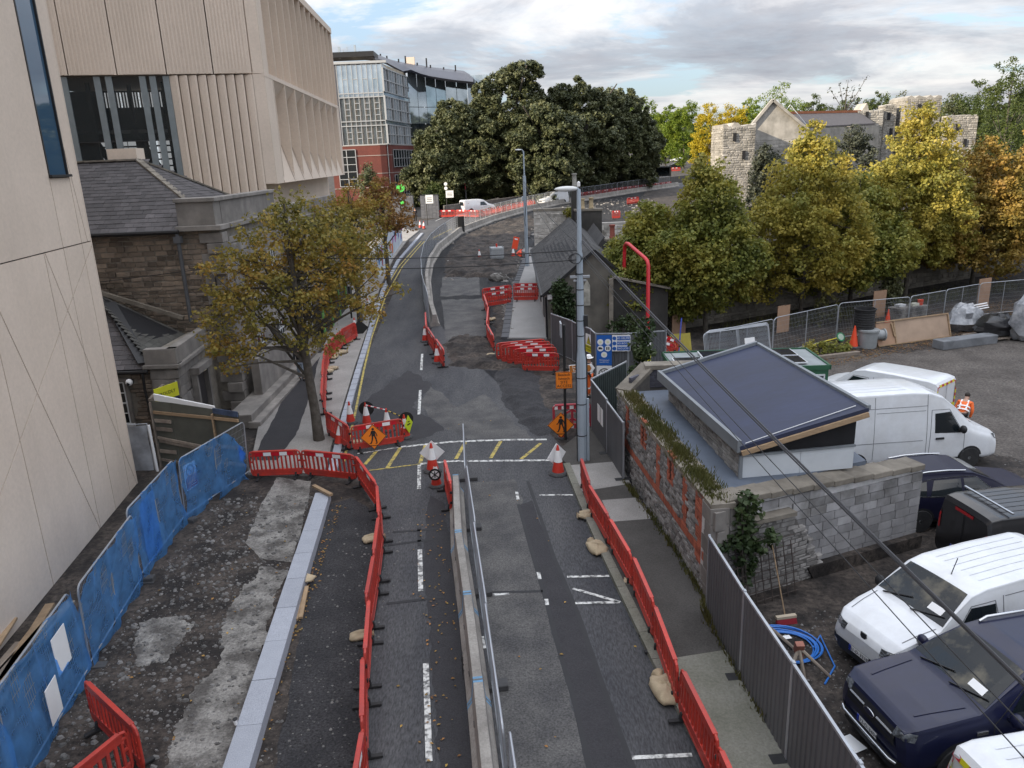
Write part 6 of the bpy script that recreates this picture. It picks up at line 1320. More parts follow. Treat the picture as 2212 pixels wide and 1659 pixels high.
 tag(MB().box((q.x+.4,q.y-.1,q.z+1.02),(.6,.3,.08),rz=.3).build('carton',mat('carton_yellow',(.6,.45,.1),.7,var=.2),None),'yellow and white carton lying on the black wrapped load','carton')
 bundle('tall grey wrapped bundle at the right edge of the yard',(2218,735),(.9,.8,1.5),wrap,.1,seed=4)
 q=T(1478,760);t=tag(MB().box((0,0,.45),(1.1,.04,.9)).build('yellow_board',mat('board_yellow',(.36,.30,.04),.6,var=.25),None),'mustard yellow board leaning behind the cabin','board');t.location=(q.x-.1,q.y+.2,q.z);t.rotation_euler=(-.3,0,.15)
 tag(MB().tube([(q.x-.35,q.y-.3,q.z),(q.x-.1,q.y+.35,q.z+1.7)],.035,6).build('blue_pole',mat('pole_blue',(.03,.06,.35),.5,var=.1),None),'blue pole leaning on the mustard yellow board','pole')
 u=(WC-WA).normalized();n=Vector((u.y,-u.x,0));ang=math.atan2(u.y,u.x)
 t=thing('reinforcing_mesh','rusty steel mesh sheet leaning on the rubble wall','mesh',WA+u*1.25+n*.55,ang);t.rotation_euler=(-.22,0,ang);ru=mat('rusty_bar',(.06,.045,.04),.8,var=.3);
 for k in range(8):MB().tube([(-.75+.22*k,0,0),(-.75+.22*k,0,1.45-.02*k)],.013,5).build('bar',ru,t)
 for k in range(7):MB().tube([(-.85,.01,.1+.22*k),(.9,.01,.1+.22*k)],.013,5).build('bar',ru,t)
 c=T(1697,1345);t=thing('broom','yard broom with red bristles leaning against the mesh sheet','broom',c,.15);MB().tube([(0,.05,.16),(-.02,.75,1.5)],.016,6).build('handle',M_wood,t,smooth=60);MB().box((0,0,.15),(.46,.09,.06)).build('head',mat('pale_wood',(.5,.42,.32),.7,var=.2),t);br=MB()
 for k in range(22):
  for j in(-1,0,1):br.bar((-.21+.02*k,.03*j,.13),(-.22+.021*k,-.04+.045*j,0),.014)
 b=br.build('bristles',mat('bristle_red',(.30,.02,.035),.8,var=.2),t);b['kind']='stuff'
 c=T(1690,1400);t=thing('hose_coil','coil of blue water pipe on the dark yard ground','hose',c);bl=mat('pipe_blue',(.03,.16,.52),.4,var=.1)
 for k in range(6):MB().tube([((.62+.035*k)*math.cos(a)+.04*math.sin(k*2),(.5+.03*k)*math.sin(a),.03+.012*k+.02*math.sin(a*2+k))for a in[j*math.pi/16 for j in range(32)]],.018,5,closed=True).build('loop',bl,t,smooth=60)
 MB().tube([(.6,-.1,.05),(.9,.3,.06),(.8,-.7,.04),(.4,-1.2,.03)],.018,5).build('loose_end',bl,t,smooth=60)
 tag(MB().tube([T(1790,1585,.05),T(1830,1615,.06),T(1850,1640,.06),T(1862,1662,.04)],.02,5).build('blue_hose',bl,None,smooth=60),'blue pipe end trailing under the nearest hoarding panels','hose')
 rst=mat('rust_paint',(.33,.13,.09),.7,var=.3,scale=5)
 t=thing('hose_reel_stand','rusty three-legged stand beside the blue hose coil','stand',T(1722,1450));
 for a,b in(((0,0,.55),(-.3,-.25,.0)),((0,0,.55),(.02,-.4,0)),((0,0,.55),(.55,-.25,.03)),((.1,.05,.55),(.08,.05,.2))):MB().tube([a,b],.035,6).build('leg',M_woodgrey if b[1]<-.2 else rst,t)
 MB().box((0,0,.55),(.16,.12,.22),rx=.3).build('head',rst,t)
 tag(MB().tube([T(1640,1330,.5),T(1648,1345,.3),T(1672,1362,.1),T(1715,1400,.05)],.035,6).build('pipe_prop',M_woodgrey,None,smooth=60),'muddy bent pipe lying by the hoarding next to the broom','pipe')
 for lb,p,s,rz in(('sheet of white paper on the ground in front of the pickup',(1842,1608),(.26,.38),.4),('crumpled white paper near the broom',(1700,1378),(.16,.12),.2)):q=T(*p);tag(box('paper_sheet',(q.x,q.y,q.z+.02),(s[0],s[1],.006),M_signwhite,None,rz=rz),lb,'paper')
 q=T(1074,563);t=thing('tank_cage','white plastic tank in a wire cage on the dug up carriageway','tank',q,.1);MB().box((0,0,.68),(1.1,.95,1.0)).build('tank',mat('tank_white',(.46,.48,.49),.5,var=.2,scale=3),t,bevel=.08);m=MB()
 for k in range(7):
  for y in(-.5,.5):m.bar((-.57+.19*k,y,.15),(-.57+.19*k,y,1.2),.022)
 for k in range(6):
  for x in(-.58,.58):m.bar((x,-.5+.2*k,.15),(x,-.5+.2*k,1.2),.022)
  z=.15+.21*k
  for y in(-.5,.5):m.bar((-.58,y,z),(.58,y,z),.022)
  for x in(-.58,.58):m.bar((x,-.5,z),(x,.5,z),.022)
 m.build('cage',M_steel,t);MB().box((0,0,.08),(1.2,1.0,.13)).build('pallet',M_black,t);MB().tube([(0,0,1.2),(0,0,1.5)],.07,8).build('filler',M_cone,t)
 q=T(1110,545);t=thing('red_board','red sign board propped beside the caged tank','sign',(q.x,q.y+.3,q.z),-.3);t.rotation_euler=(-.15,.2,-.3);MB().box((0,0,.75),(.55,.03,1.3)).build('board',MATS['cone_orange'],t);MB().box((0,-.02,1.2),(.3,.01,.12)).build('white_mark',M_signwhite,t)
 for lb,p,s,mm in(('grey pile of kerbs at the foot of the further lamp pole',(1150,552),(1.1,.9,.5),M_paver),('heap of broken stone behind the double barrier row',(1078,606),(.7,.5,.4),M_concdirty),('orange bag of waste beside the further lamp pole',(1127,553),(.5,.4,.4),MATS['cone_orange'])):
  q=T(*p);b=MB().blob((0,0,s[2]*.4),s,10,6,.25);b.v=[(v[0],v[1],max(v[2],0))for v in b.v];t=tag(b.build('heap',mm,None),lb,'heap');t.location=q
 gm=mat('gate_brick',(.15,.155,.17),.85,var=.25,scale=4,c2=(.10,.10,.115),rand=.15,island=.15)
 for lb,x0,x1,yb,yt in(('left grey brick gate pillar with the green round logo',858,887,470,426),('right grey brick gate pillar by the path',918,942,471,425)):
  A,B=T(x0,yb),T(x1,yb+2);w=(B-A).length;c=(A+B)/2;h=(yb-yt)*A.y/1660*1.02;t=thing('gate_pillar',lb,'gate pillar',(c.x,c.y+.4,c.z),0,'gate pillars at the college path');MB().box((0,0,h/2),(w,.8,h)).build('core',gm,t);stonework(t,'brick',(-w/2,-.42,0),(w/2,-.42,0),h,.5,.2,gm,.03,.1,3,kind='box',proud=.02,limit=120,hj=0,wj=.05);MB().box((0,0,h+.04),(w+.08,.9,.1)).build('cap',M_iron,t)
  if x0==858:
   gr=mat('logo_green',(.10,.62,.10),.5,var=.05,emit=.0);s=MB().box((-.05,-.46,h*.58),(.62,.04,h*.5)).build('sign_plate',M_signblack,t);MB().lathe([(.24,-.50),(.24,-.47)],18,(-.05,0,h*.70),axis='y').build('logo_disc',gr,s);text('lettering','SITE',.16,M_signwhite,s,(-.05,-.49,h*.5),(math.pi/2,0,0));r=thing('round_logo_sign','bright green round sign on a post behind the left gate pillar','sign',(c.x-.35,c.y+1.6,c.z));MB().lathe([(.55,-.03),(.55,.03)],22,(0,0,h+1.0),axis='y').build('plate',gr,r);MB().tube([(0,.05,0),(0,.05,h+.6)],.05,6).build('post',M_iron,r);text('lettering','go',.3,mat('dkgreen',(.02,.3,.03),.5,var=0),r,(0,-.035,h+1.0),(math.pi/2,0,0))
 sheet('path',[(-12.2,103.5),(-10.0,103.2),(-11.5,125),(-15,140),(-18.5,140),(-14.5,125)],.05,M_path,px=False,label='tarmac path running in through the college gate')
 for lb,p,dx in(('low wall along the left side of the college path',[(-12.4,104.5),(-14.8,125),(-18.8,141)],0),('low wall along the right side of the college path',[(-9.9,104.3),(-11.2,125),(-14.6,141)],0)):
  t=thing('low_wall',lb,'wall')
  for a,b in zip(p,p[1:]):MB().bar((*a,tz(a[1])+.4),(*b,tz(b[1])+.4),.35,.9).build('wall_section',gm,t)
 def post_sign(lb,p,h,w,hh,z,pm=M_signblack):
  q=T(*p);t=thing('post_sign',lb,'sign',q);MB().tube([(0,0,0),(0,0,h)],.05,6).build('post',pm,t);b=MB().box((w*.45,-.07,z),(w,.02,hh)).build('plate',M_signwhite,t);m=MB()
  for k in range(3):m.box((w*.45,-.085,z+.15*hh-.2*hh*k),(w*.7,.004,hh*.06))
  m.build('text_lines',M_signblack,b);return t
 post_sign('white notice on a black post in front of the right gate pillar',(948-24,487),3.6,.9,1.0,3.1);t=post_sign('white notice on a black post with parking plates above',(967,470),4.6,1.0,.9,3.0)
 for z in(4.3,3.75):MB().lathe([(.22,-.08),(.22,-.05)],14,(0,0,z),axis='y').build('plate',M_signwhite,t)
 t=thing('roadside_wall','low stone wall along the far road beneath the evergreen trees','wall');pl=[(-8.2,106.5),(-2,112.5),(6,122),(16,135),(26,147),(40,160)];st_=mat('roadside_stone',(.17,.16,.145),.9,var=.4,scale=1.5,rand=.25,island=.25)
 for k,(a,b)in enumerate(zip(pl,pl[1:])):
  a3,b3=Vector((*a,tz(a[1]))),Vector((*b,tz(b[1])));MB().bar(a3+Vector((0,.3,.65)),b3+Vector((0,.3,.65)),.5,1.3).build('wall_core',M_mortardark,t)
  if k<3:stonework(t,'stone',a3,b3,1.3,.7,.3,st_,.04,.2,80+k,limit=70,proud=.05)
 q=T(1430,385);t=thing('bus_shelter','dark bus shelter by the far junction','bus shelter',(q.x,q.y,q.z),-.4);MB().box((0,0,2.4),(4.0,1.6,.25)).build('roof',M_iron,t);MB().box((0,.7,1.3),(3.6,.05,1.9)).build('back_pane',M_glassdark,t)
 for x in(-1.8,1.8):MB().box((x,0,1.2),(.12,1.3,2.4)).build('side_pane',M_iron,t)
 q=T(1415,350);t=thing('traffic_light','far traffic light showing green','traffic light',q);MB().tube([(0,0,0),(0,0,3.0)],.07,6).build('post',M_iron,t);MB().box((0,0,3.3),(.4,.35,1.1)).build('head',M_iron,t);MB().lathe([(.16,-.25),(.16,-.18)],12,(0,0,2.95),axis='y').build('green_lamp',mat('green_light',(.1,1.0,.55),.5,var=0,emit=3.0),t)
 q=T(1332,378);t=thing('site_hut','low beige hut with white rail under the dark trees','hut',(q.x,q.y,q.z),-.6);MB().box((0,0,.8),(4.5,2.0,1.6)).build('body',mat('hut_beige',(.17,.15,.12),.8,var=.2),t);MB().box((0,-1.05,1.6),(4.6,.08,.1)).build('rail',M_signwhite,t)
 def hoard_art():
  t=thing('painted_hoarding','white site hoarding painted with bright shapes beside the left footpath','hoarding');A,B=Vector((-10.4,62,tz(62))),Vector((-10.9,82,tz(82)));d=(B-A).normalized();n=Vector((d.y,-d.x,0));wm=mat('art_white',(.55,.60,.66),.6,var=.35,scale=.8,c2=(.35,.42,.5));k=0
  for k in range(8):
   a,b=A.lerp(B,k/8),A.lerp(B,(k+1)/8-.003);m=MB();m.prism([a,b,b+Vector((0,0,2.5)),a+Vector((0,0,2.5))],n*-.05,n*0);o=m.build('board',wm,t)
   r=random.Random(k);cols=[(.55,.12,.01),(.35,.05,.35),(.05,.2,.5),(.3,.04,.05),(.08,.3,.1)]
   for j in range(3):q=a.lerp(b,r.uniform(.2,.8));z=r.uniform(.5,2.0);s=r.uniform(.2,.55);m=MB();m.prism([q+d*(s*math.cos(x))+Vector((0,0,z+s*math.sin(x)))for x in[i*math.pi/5+r.uniform(-.2,.2)for i in range(10)]],n*.002+n*.004*j,n*.006+n*.004*j);m.build('painted_shape',mat('art%d'%((k+j)%5),cols[(k+j)%5],.6,var=.15),o)
  m=MB();q=B+d*.1;m.lathe([(.5,-.02),(.5,.02)],18,(0,0,0),axis='x');o=m.build('purple_disc',mat('art_purple',(.30,.03,.36),.5,var=.1),t);o.location=(q.x+.06,q.y-.5,q.z+1.7)
 hoard_art()
 t=thing('painted_gate','dark gate with green posts beside the far footpath','gate');gp=mat('post_green',(.16,.38,.10),.6,var=.2)
 for k in range(4):MB().box((-10.9-.03*k,44.5+2.4*k,tz(45)+1.2),(.10,.18,2.4)).build('green_post',gp,t);MB().box((-10.95-.03*k,45.7+2.4*k,tz(46)+1.1),(.06,2.1,2.1)).build('dark_leaf',M_iron,t)
 q=T(760,690);t=thing('black_bollard_post','black post with small white plate beside the street trees','post',(q.x,q.y,q.z));MB().tube([(0,0,0),(0,0,2.6)],.055,8).build('post',M_iron,t);MB().box((.05,-.06,2.3),(.25,.03,.3)).build('plate',M_signwhite,t)
yard()
def scatter(name,label,polys,n,sz,m,flat=.6,seed=1,off=.0):
 r=random.Random(seed);mb=MB()
 for _ in range(n):
  pl=r.choice(polys);x,y=r.uniform(pl[0],pl[2]),r.uniform(pl[1],pl[3]);
  if len(pl)>4 and not pl[4](x,y):continue
  s=sz[0]*(sz[1]/sz[0])**(r.random()**2.2);z=tz(y)+off;a=r.uniform(0,6.28);k=5;v=[]
  for j in range(k):an=a+2*math.pi*j/k;v.append((x+s*r.uniform(.7,1.1)*math.cos(an),y+s*r.uniform(.6,1.0)*math.sin(an),z))
  t=[(p[0]*.6+x*.4+r.uniform(-.1,.1)*s,p[1]*.6+y*.4,z+s*flat*r.uniform(.5,1.1))for p in v];mb.add(v+t,[tuple(range(k,2*k))]+[(j,(j+1)%k,k+(j+1)%k,k+j)for j in range(k)])
 o=mb.build(name,m,None);return tag(o,label,None,None,'stuff')
inl=lambda x,y:x>-9.6+.0*(y)+(0.45 if y<18 else 0)and x<-5.0-(y-10)*.09-.3
M_rock=mat('broken_rock',(.17,.165,.16),.92,var=.35,scale=3,c2=(.09,.086,.083),island=.4,bump=.3)
scatter('rubble_stones','loose broken stone scattered over the dug out pavement',[(-9.4,8.5,-5.0,22.5,inl)],6500,(.008,.085),M_rock,seed=3)
scatter('gravel','fine gravel scattered over the gritty strip and car park',[(-4.9,8.5,-3.1,20.5),(4.9,9,8,15),(12,20,30,36),(14,14,24,24)],5200,(.008,.05),M_rock,seed=5)
scatter('demolition_rubble','broken concrete scattered along the dug up carriageway',[(-5.5,60,1.6,80),(-.5,48,1.0,70),(-4.5,78,4,98),(-.3,43,.2,56),(8,100,22,125)],2600,(.03,.26),mat('pale_rubble',(.24,.225,.21),.92,var=.3,scale=3,island=.5),seed=7)
def leaves(name,label,polys,n,s,m,seed=1,off=.02):
 r=random.Random(seed);mb=MB()
 for _ in range(n):
  pl=r.choice(polys);x,y=r.uniform(pl[0],pl[2]),r.uniform(pl[1],pl[3])
  if len(pl)>4:y=pl[1]+(pl[3]-pl[1])*r.random();t=(y-pl[1])/(pl[3]-pl[1]);x=pl[0]+(pl[2]-pl[0])*t+r.gauss(0,pl[4])
  z=tz(y)+off+r.uniform(0,.02);a=r.uniform(0,6.28);k=s*r.uniform(.6,1.3);c,q=math.cos(a)*k,math.sin(a)*k;mb.add([(x-c,y-q,z),(x+q*.6,y-c*.6,z+.012),(x+c,y+q,z+.01*r.random()),(x-q*.6,y+c*.6,z+.016)],[(0,1,2,3)])
 return tag(mb.build(name,m,None),label,None,None,'stuff')
M_fallen=mat('fallen_leaf',(.33,.19,.045),.8,var=.3,scale=9,c2=(.16,.08,.03),island=.5,hue=.02)
leaves('fallen_leaves','yellow and brown leaves lying along the granite kerb and streets',[(-4.75,9,-5.5,21.5,.07),(-4.65,9,-5.4,21.5,.05),(3.8,9.5,3.0,22,.12),(-1.3,9,-2.4,21,.25)],480,.035,M_fallen,2)
leaves('fallen_leaves','single fallen leaves scattered on the road',[(-3,8,4,30),(-9,9,-5,23)],110,.04,M_fallen,4)
leaves('leaf_litter','brown leaf litter under the yellow trees along the fence',[(11,34,31,44.5,.9),(11,33,31,42.5,.7),(16,39,33,47,1.2),(14,36,30,46,2.0)],7500,.05,mat('litter_leaf',(.20,.11,.035),.85,var=.3,scale=9,c2=(.10,.055,.025),island=.5,hue=.02),6)
# vehicles: lofted bodies, front at local x = 0, +x is forwards
class Body:
 def __init__(s,st):s.st=sorted(st,key=lambda q:q[0]);s.x=np.array([q[0]for q in s.st]);s.a=np.array([q[1:]for q in s.st]);s.L=-s.x[0];s.c={}
 def prm(s,x):return[float(np.interp(x,s.x,s.a[:,k]))for k in range(s.a.shape[1])]
 def sec(s,x):
  k=round(float(x),3)
  if k not in s.c:s.c[k]=s.sec0(k)
  return s.c[k]
 def sec0(s,x):
  W,zs,zb,zt,Wr=s.prm(x);h=zt-zb;c=[(W*.86,zs),(W*.975,zs+.10),(W,zs+.42*(zb-zs)),(W*.985,zb),(W*.985*.42+Wr*.58,zb+.55*h),(Wr,zb+.86*h),(Wr*.93,zb+.965*h),(Wr*.5,zt-.006),(0,zt)]
  out=[]
  for i in range(len(c)-1):
   p0,p1,p2,p3=c[max(i-1,0)],c[i],c[i+1],c[min(i+2,len(c)-1)]
   for t in(0,.25,.5,.75):out.append(tuple(.5*(2*p1[j]+(-p0[j]+p2[j])*t+(2*p0[j]-5*p1[j]+4*p2[j]-p3[j])*t*t+(-p0[j]+3*p1[j]-3*p2[j]+p3[j])*t**3)for j in(0,1)))
  out.append(c[-1]);return out
 def half(s,x,z):
  q=s.sec(x);zz=np.maximum.accumulate([p[1]for p in q[:27]])+np.arange(27)*1e-6;return float(np.interp(z,zz,[p[0]for p in q[:27]]))
 def top(s,x,y):
  q=s.sec(x)[20:][::-1];return float(np.interp(abs(y),[p[0]for p in q],[p[1]for p in q]))
 def endx(s,y,z,front=True):
  xs=np.linspace(0,-s.L,240)if front else np.linspace(-s.L,0,240)
  for x in xs:
   W,zs,zb,zt,Wr=s.prm(x)
   if s.top(x,min(abs(y),.6*W))>=z and s.half(x,z)>=abs(y):return float(x)
  return float(xs[40])
 def body(s,n=60):
  xs=sorted(set(list(np.linspace(s.x[0],0,n))+list(s.x)));rows=[]
  for x in xs:q=s.sec(x);r=[(x,-y,z)for y,z in q];rows.append(r+[(x,y,z)for y,z in q[-2::-1]])
  mb=MB();mb.grid(rows);k=len(rows[0]);mb.add(rows[0],[tuple(range(k))]);mb.add(rows[-1],[tuple(range(k-1,-1,-1))]);mb.add(rows[0]+rows[-1],[(0,k-1,2*k-1,k)])if False else None
  under=[[r[0],r[-1]]for r in rows];mb.grid(under)
  return mb
 def q(s,quad,nu,nv):
  a,b,c,d=[np.array(p,float)for p in quad]
  return[[tuple((a*(1-u)+b*u)*(1-v)+(d*(1-u)+c*u)*v)for u in np.linspace(0,1,nu)]for v in np.linspace(0,1,nv)]
 def side(s,quad,sg,off=.006,nu=9,nv=6):m=MB();m.grid([[(x,sg*(s.half(x,z)+off),z)for x,z in r]for r in s.q(quad,nu,nv)]);return m
 def tops(s,quad,off=.006,nu=10,nv=7):m=MB();m.grid([[(x,y,s.top(x,y)+off)for x,y in r]for r in s.q(quad,nu,nv)]);return m
 def end(s,quad,front=True,off=.008,nu=7,nv=4):m=MB();m.grid([[(s.endx(y,z,front)+(off if front else-off),y,z)for y,z in r]for r in s.q(quad,nu,nv)]);return m
 def disc(s,cx,cz,r,sg,off=.004):m=MB();m.grid([[(cx+k*r/4*math.cos(a),sg*(s.half(cx+k*r/4*math.cos(a),max(cz+k*r/4*math.sin(a),s.prm(cx)[1]+.01))+off),max(cz+k*r/4*math.sin(a),.18))for a in np.linspace(0,2*math.pi,25)]for k in range(5)]);return m
 def line(s,pts,sg,w=.014,off=.004):
  m=MB();P=[(x,sg*(s.half(x,z)+off),z)for a,b in zip(pts,pts[1:])for x,z in[(a[0]+(b[0]-a[0])*k/8,a[1]+(b[1]-a[1])*k/8)for k in range(9)]]
  for a,b in zip(P,P[1:]):m.bar(a,b,w,.006,up=(0,sg,0))
  return m
def wheel(par,x,y,r,w,rimm,sg,spokes=7):
 t=MB();t.lathe([(r*.6,-w/2),(r*.93,-w/2),(r,-w/2+.03),(r,w/2-.03),(r*.93,w/2),(r*.6,w/2)],24,(x,y,r),axis='y');o=t.build('wheel',M_black,par,smooth=35)
 m=MB();m.lathe([(r*.63,-w*.3),(r*.64,w/2-.01),(r*.58,w/2-.005),(r*.56,w*.25)],20,(x,y,r),axis='y',caps=False)if sg>0 else m.lathe([(r*.63,w*.3),(r*.64,-w/2+.01),(r*.58,-w/2+.005),(r*.56,-w*.25)],20,(x,y,r),axis='y',caps=False)
 yy=y+sg*(w/2-.02);m.lathe([(r*.16,-.02),(r*.16,.02)],12,(x,yy,r),axis='y')
 for k in range(spokes):
  a=2*math.pi*k/spokes;m.bar((x+r*.1*math.cos(a),yy,r+r*.1*math.sin(a)),(x+r*.6*math.cos(a),yy,r+r*.6*math.sin(a)),r*.11,.03,up=(0,1,0))
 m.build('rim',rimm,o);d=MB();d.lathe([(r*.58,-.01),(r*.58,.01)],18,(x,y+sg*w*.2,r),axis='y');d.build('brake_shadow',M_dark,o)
M_rim=mat('alloy_rim',(.34,.35,.36),.4,.3,var=.1);M_rimdark=mat('dark_rim',(.05,.05,.055),.4,.5,var=.1)
M_plastic=mat('bumper_plastic',(.018,.018,.02),.6,var=.15,scale=4);M_lampg=mat('headlamp_glass',(.30,.32,.35),.08,.3,var=.4,scale=9,c2=(.06,.065,.07),spec=.9);M_chrome=mat('chrome',(.55,.56,.58),.2,.9,var=0);M_tail=mat('tail_lamp',(.35,.01,.015),.2,var=.1)
M_carwhite=mat('van_white',(.68,.70,.73),.28,var=.16,scale=1.6,spec=.5,coat=.35,fine=.02,fscale=5,c2=(.55,.55,.54));M_navy=mat('navy_paint',(.009,.011,.036),.30,var=.1,scale=1.2,coat=.25,spec=.35,c2=(.014,.016,.042),fine=.05,fscale=4);M_black_paint=mat('black_paint',(.010,.010,.012),.32,var=.2,scale=1.5,coat=.5,c2=(.02,.019,.02));M_darkblue=mat('suv_paint',(.010,.010,.027),.4,var=.05,spec=.25);M_greycar=mat('grey_paint',(.09,.095,.10),.3,var=.05,coat=.5)
M_chev_y=mat('chevron_yellow',(.62,.58,.02),.4,var=.05);M_chev_r=mat('chevron_red',(.45,.015,.03),.4,var=.05)
M_screen=mat('windscreen',(.010,.012,.013),.05,var=.8,scale=1.2,c2=(.13,.115,.08),spec=.45,lo=.50,hi=.66)
def plate_text(par,b,s,y0,z,front=True):
 w,h=.52,.115;p=b.end([(-w/2,z-h/2),(w/2,z-h/2),(w/2,z+h/2),(-w/2,z+h/2)],front,.055,3,2).build('number_plate',M_signwhite,par)
 x=b.endx(0,z,front)+(.066 if front else-.066);rz=math.pi/2 if front else-math.pi/2
 text('lettering',s,.095,M_signblack,p,(x,0.02,z),(math.pi/2,0,rz),.001,sx=1.12);m=MB();m.box((x-.004,-(w/2-.03)*(1 if front else-1),z),(.006,.05,h));m.build('blue_band',mat('plate_blue',(.01,.04,.4),.5,var=0),p)
def seams(par,b,lines,m=None):
 for sg in(-1,1):
  s=MB()
  for l in lines:
   q=b.line(l,sg);s.add(q.v,q.f)
  s.build('door_seam',m or M_joint2,par)
M_joint2=mat('seam_grey',(.16,.165,.175),.6,var=0)
def mirrors(par,b,x,z,m,cap=M_plastic,wd=.26):
 for sg in(-1,1):
  y=b.half(x,z)*sg;k=MB().blob((x+.02,y+sg*.17,z+.06),(.09,.13,.13),10,7,0);k.bar((x,y,z-.02),(x,y+sg*.1,z),.06);k.build('wing_mirror',m,par,smooth=60)
def van(label,pos,head,stn,paint,kind,group='vans parked in the yard',detail=True,name='van',cat='van'):
 b=Body(stn);t=thing(name,label,cat,pos,math.radians(head),group);t['_']=1;del t['_']
 b.body(64 if detail else 30).build('body',paint,t,smooth=32);return t,b
def common(t,b,wx,r,paint,rim,W,glass_sides,screen,bumper=True,grille=None,lamps=None,spokes=7,arch=1.16,sill=True,rear_glass=None,tail=None):
 for x in wx:
  for sg in(-1,1):b.disc(x,r,r*arch,sg).build('wheel_arch',M_plastic,t);wheel(t,x,sg*(b.half(x,r*1.3)-.10),r,.24,rim,sg,spokes)
 for quad in glass_sides:
  for sg in(-1,1):b.side(quad,sg).build('side_window',M_glassdark,t)
 if screen:b.tops(screen).build('windscreen',M_screen,t)
 if bumper:
  W0=W*.97;b.end([(-W0,.26),(W0,.26),(W0,.50),(-W0,.50)],True,.03,15,3).build('front_bumper',M_plastic,t)
 if grille:
  for q,m in grille:b.end(q,True,.02,11,3).build('grille',m,t)
 if lamps:
  for sg in(-1,1):b.end([(sg*y,z)for y,z in lamps],True,.018,8,4).build('headlight',M_lampg,t)
 if sill:
  for sg in(-1,1):b.side([(-.9,.24),(-b.L+.5,.24),(-b.L+.5,.36),(-.9,.36)],sg,.012,12,3).build('sill',M_plastic,t)
 if tail:
  for sg in(-1,1):b.end([(sg*y,z)for y,z in tail],False,.015,3,4).build('tail_light',M_tail,t)
 if rear_glass:b.end(rear_glass,False,.012,6,4).build('rear_window',M_glassdark,t)
def wipers(t,b,x,ys):
 for a,c in ys:MB().bar((x+.05,a,b.top(x+.05,a)+.03),(x-.12,c,b.top(x-.12,c)+.035),.022,.02).build('wiper',M_plastic,t)
ST_SMALL=[(0,.66,.30,.55,.74,.58),(-.05,.78,.24,.60,.86,.68),(-.22,.88,.22,.72,1.00,.78),(-.6,.92,.22,.86,1.12,.82),(-1.0,.925,.22,.95,1.20,.84),(-1.35,.925,.22,1.0,1.48,.80),(-1.75,.925,.22,1.02,1.76,.775),(-2.1,.925,.22,1.03,1.84,.775),(-3.2,.925,.22,1.03,1.87,.78),(-4.45,.915,.24,1.03,1.85,.78),(-4.68,.90,.28,1.0,1.80,.765),(-4.75,.87,.32,.98,1.70,.73)]
ST_SPRINT=[(0,.76,.34,.62,.86,.66),(-.06,.88,.28,.74,1.02,.76),(-.3,.95,.26,.92,1.20,.82),(-.75,.985,.26,1.05,1.36,.85),(-1.0,.99,.26,1.15,1.50,.84),(-1.5,.995,.26,1.22,2.02,.82),(-1.95,.995,.26,1.24,2.40,.83),(-2.4,.995,.26,1.25,2.58,.85),(-3.0,.995,.26,1.26,2.64,.86),(-5.6,.985,.28,1.26,2.64,.86),(-5.9,.97,.32,1.25,2.58,.84),(-5.95,.95,.36,1.2,2.5,.82)]
ST_PICK=[(0,.70,.40,.66,.90,.62),(-.05,.84,.34,.74,1.04,.75),(-.22,.92,.32,.84,1.13,.84),(-.6,.935,.32,.95,1.18,.86),(-1.3,.94,.32,1.02,1.24,.86),(-1.75,.94,.32,1.06,1.52,.80),(-2.2,.94,.32,1.08,1.77,.73),(-2.6,.94,.32,1.09,1.83,.73),(-3.7,.94,.32,1.10,1.83,.74),(-4.9,.935,.36,1.10,1.81,.74),(-5.25,.92,.40,1.09,1.72,.72),(-5.33,.90,.44,1.05,1.55,.70)]
ST_SUV=[(0,.64,.30,.52,.70,.56),(-.08,.82,.24,.60,.84,.70),(-.4,.90,.22,.74,.98,.78),(-1.25,.92,.22,.90,1.08,.80),(-1.7,.92,.22,.94,1.36,.72),(-2.2,.92,.22,.95,1.56,.66),(-2.7,.92,.22,.96,1.61,.66),(-3.7,.915,.24,.98,1.57,.66),(-4.3,.90,.26,1.0,1.36,.68),(-4.66,.86,.30,.95,1.12,.72),(-4.74,.80,.34,.85,.98,.68)]
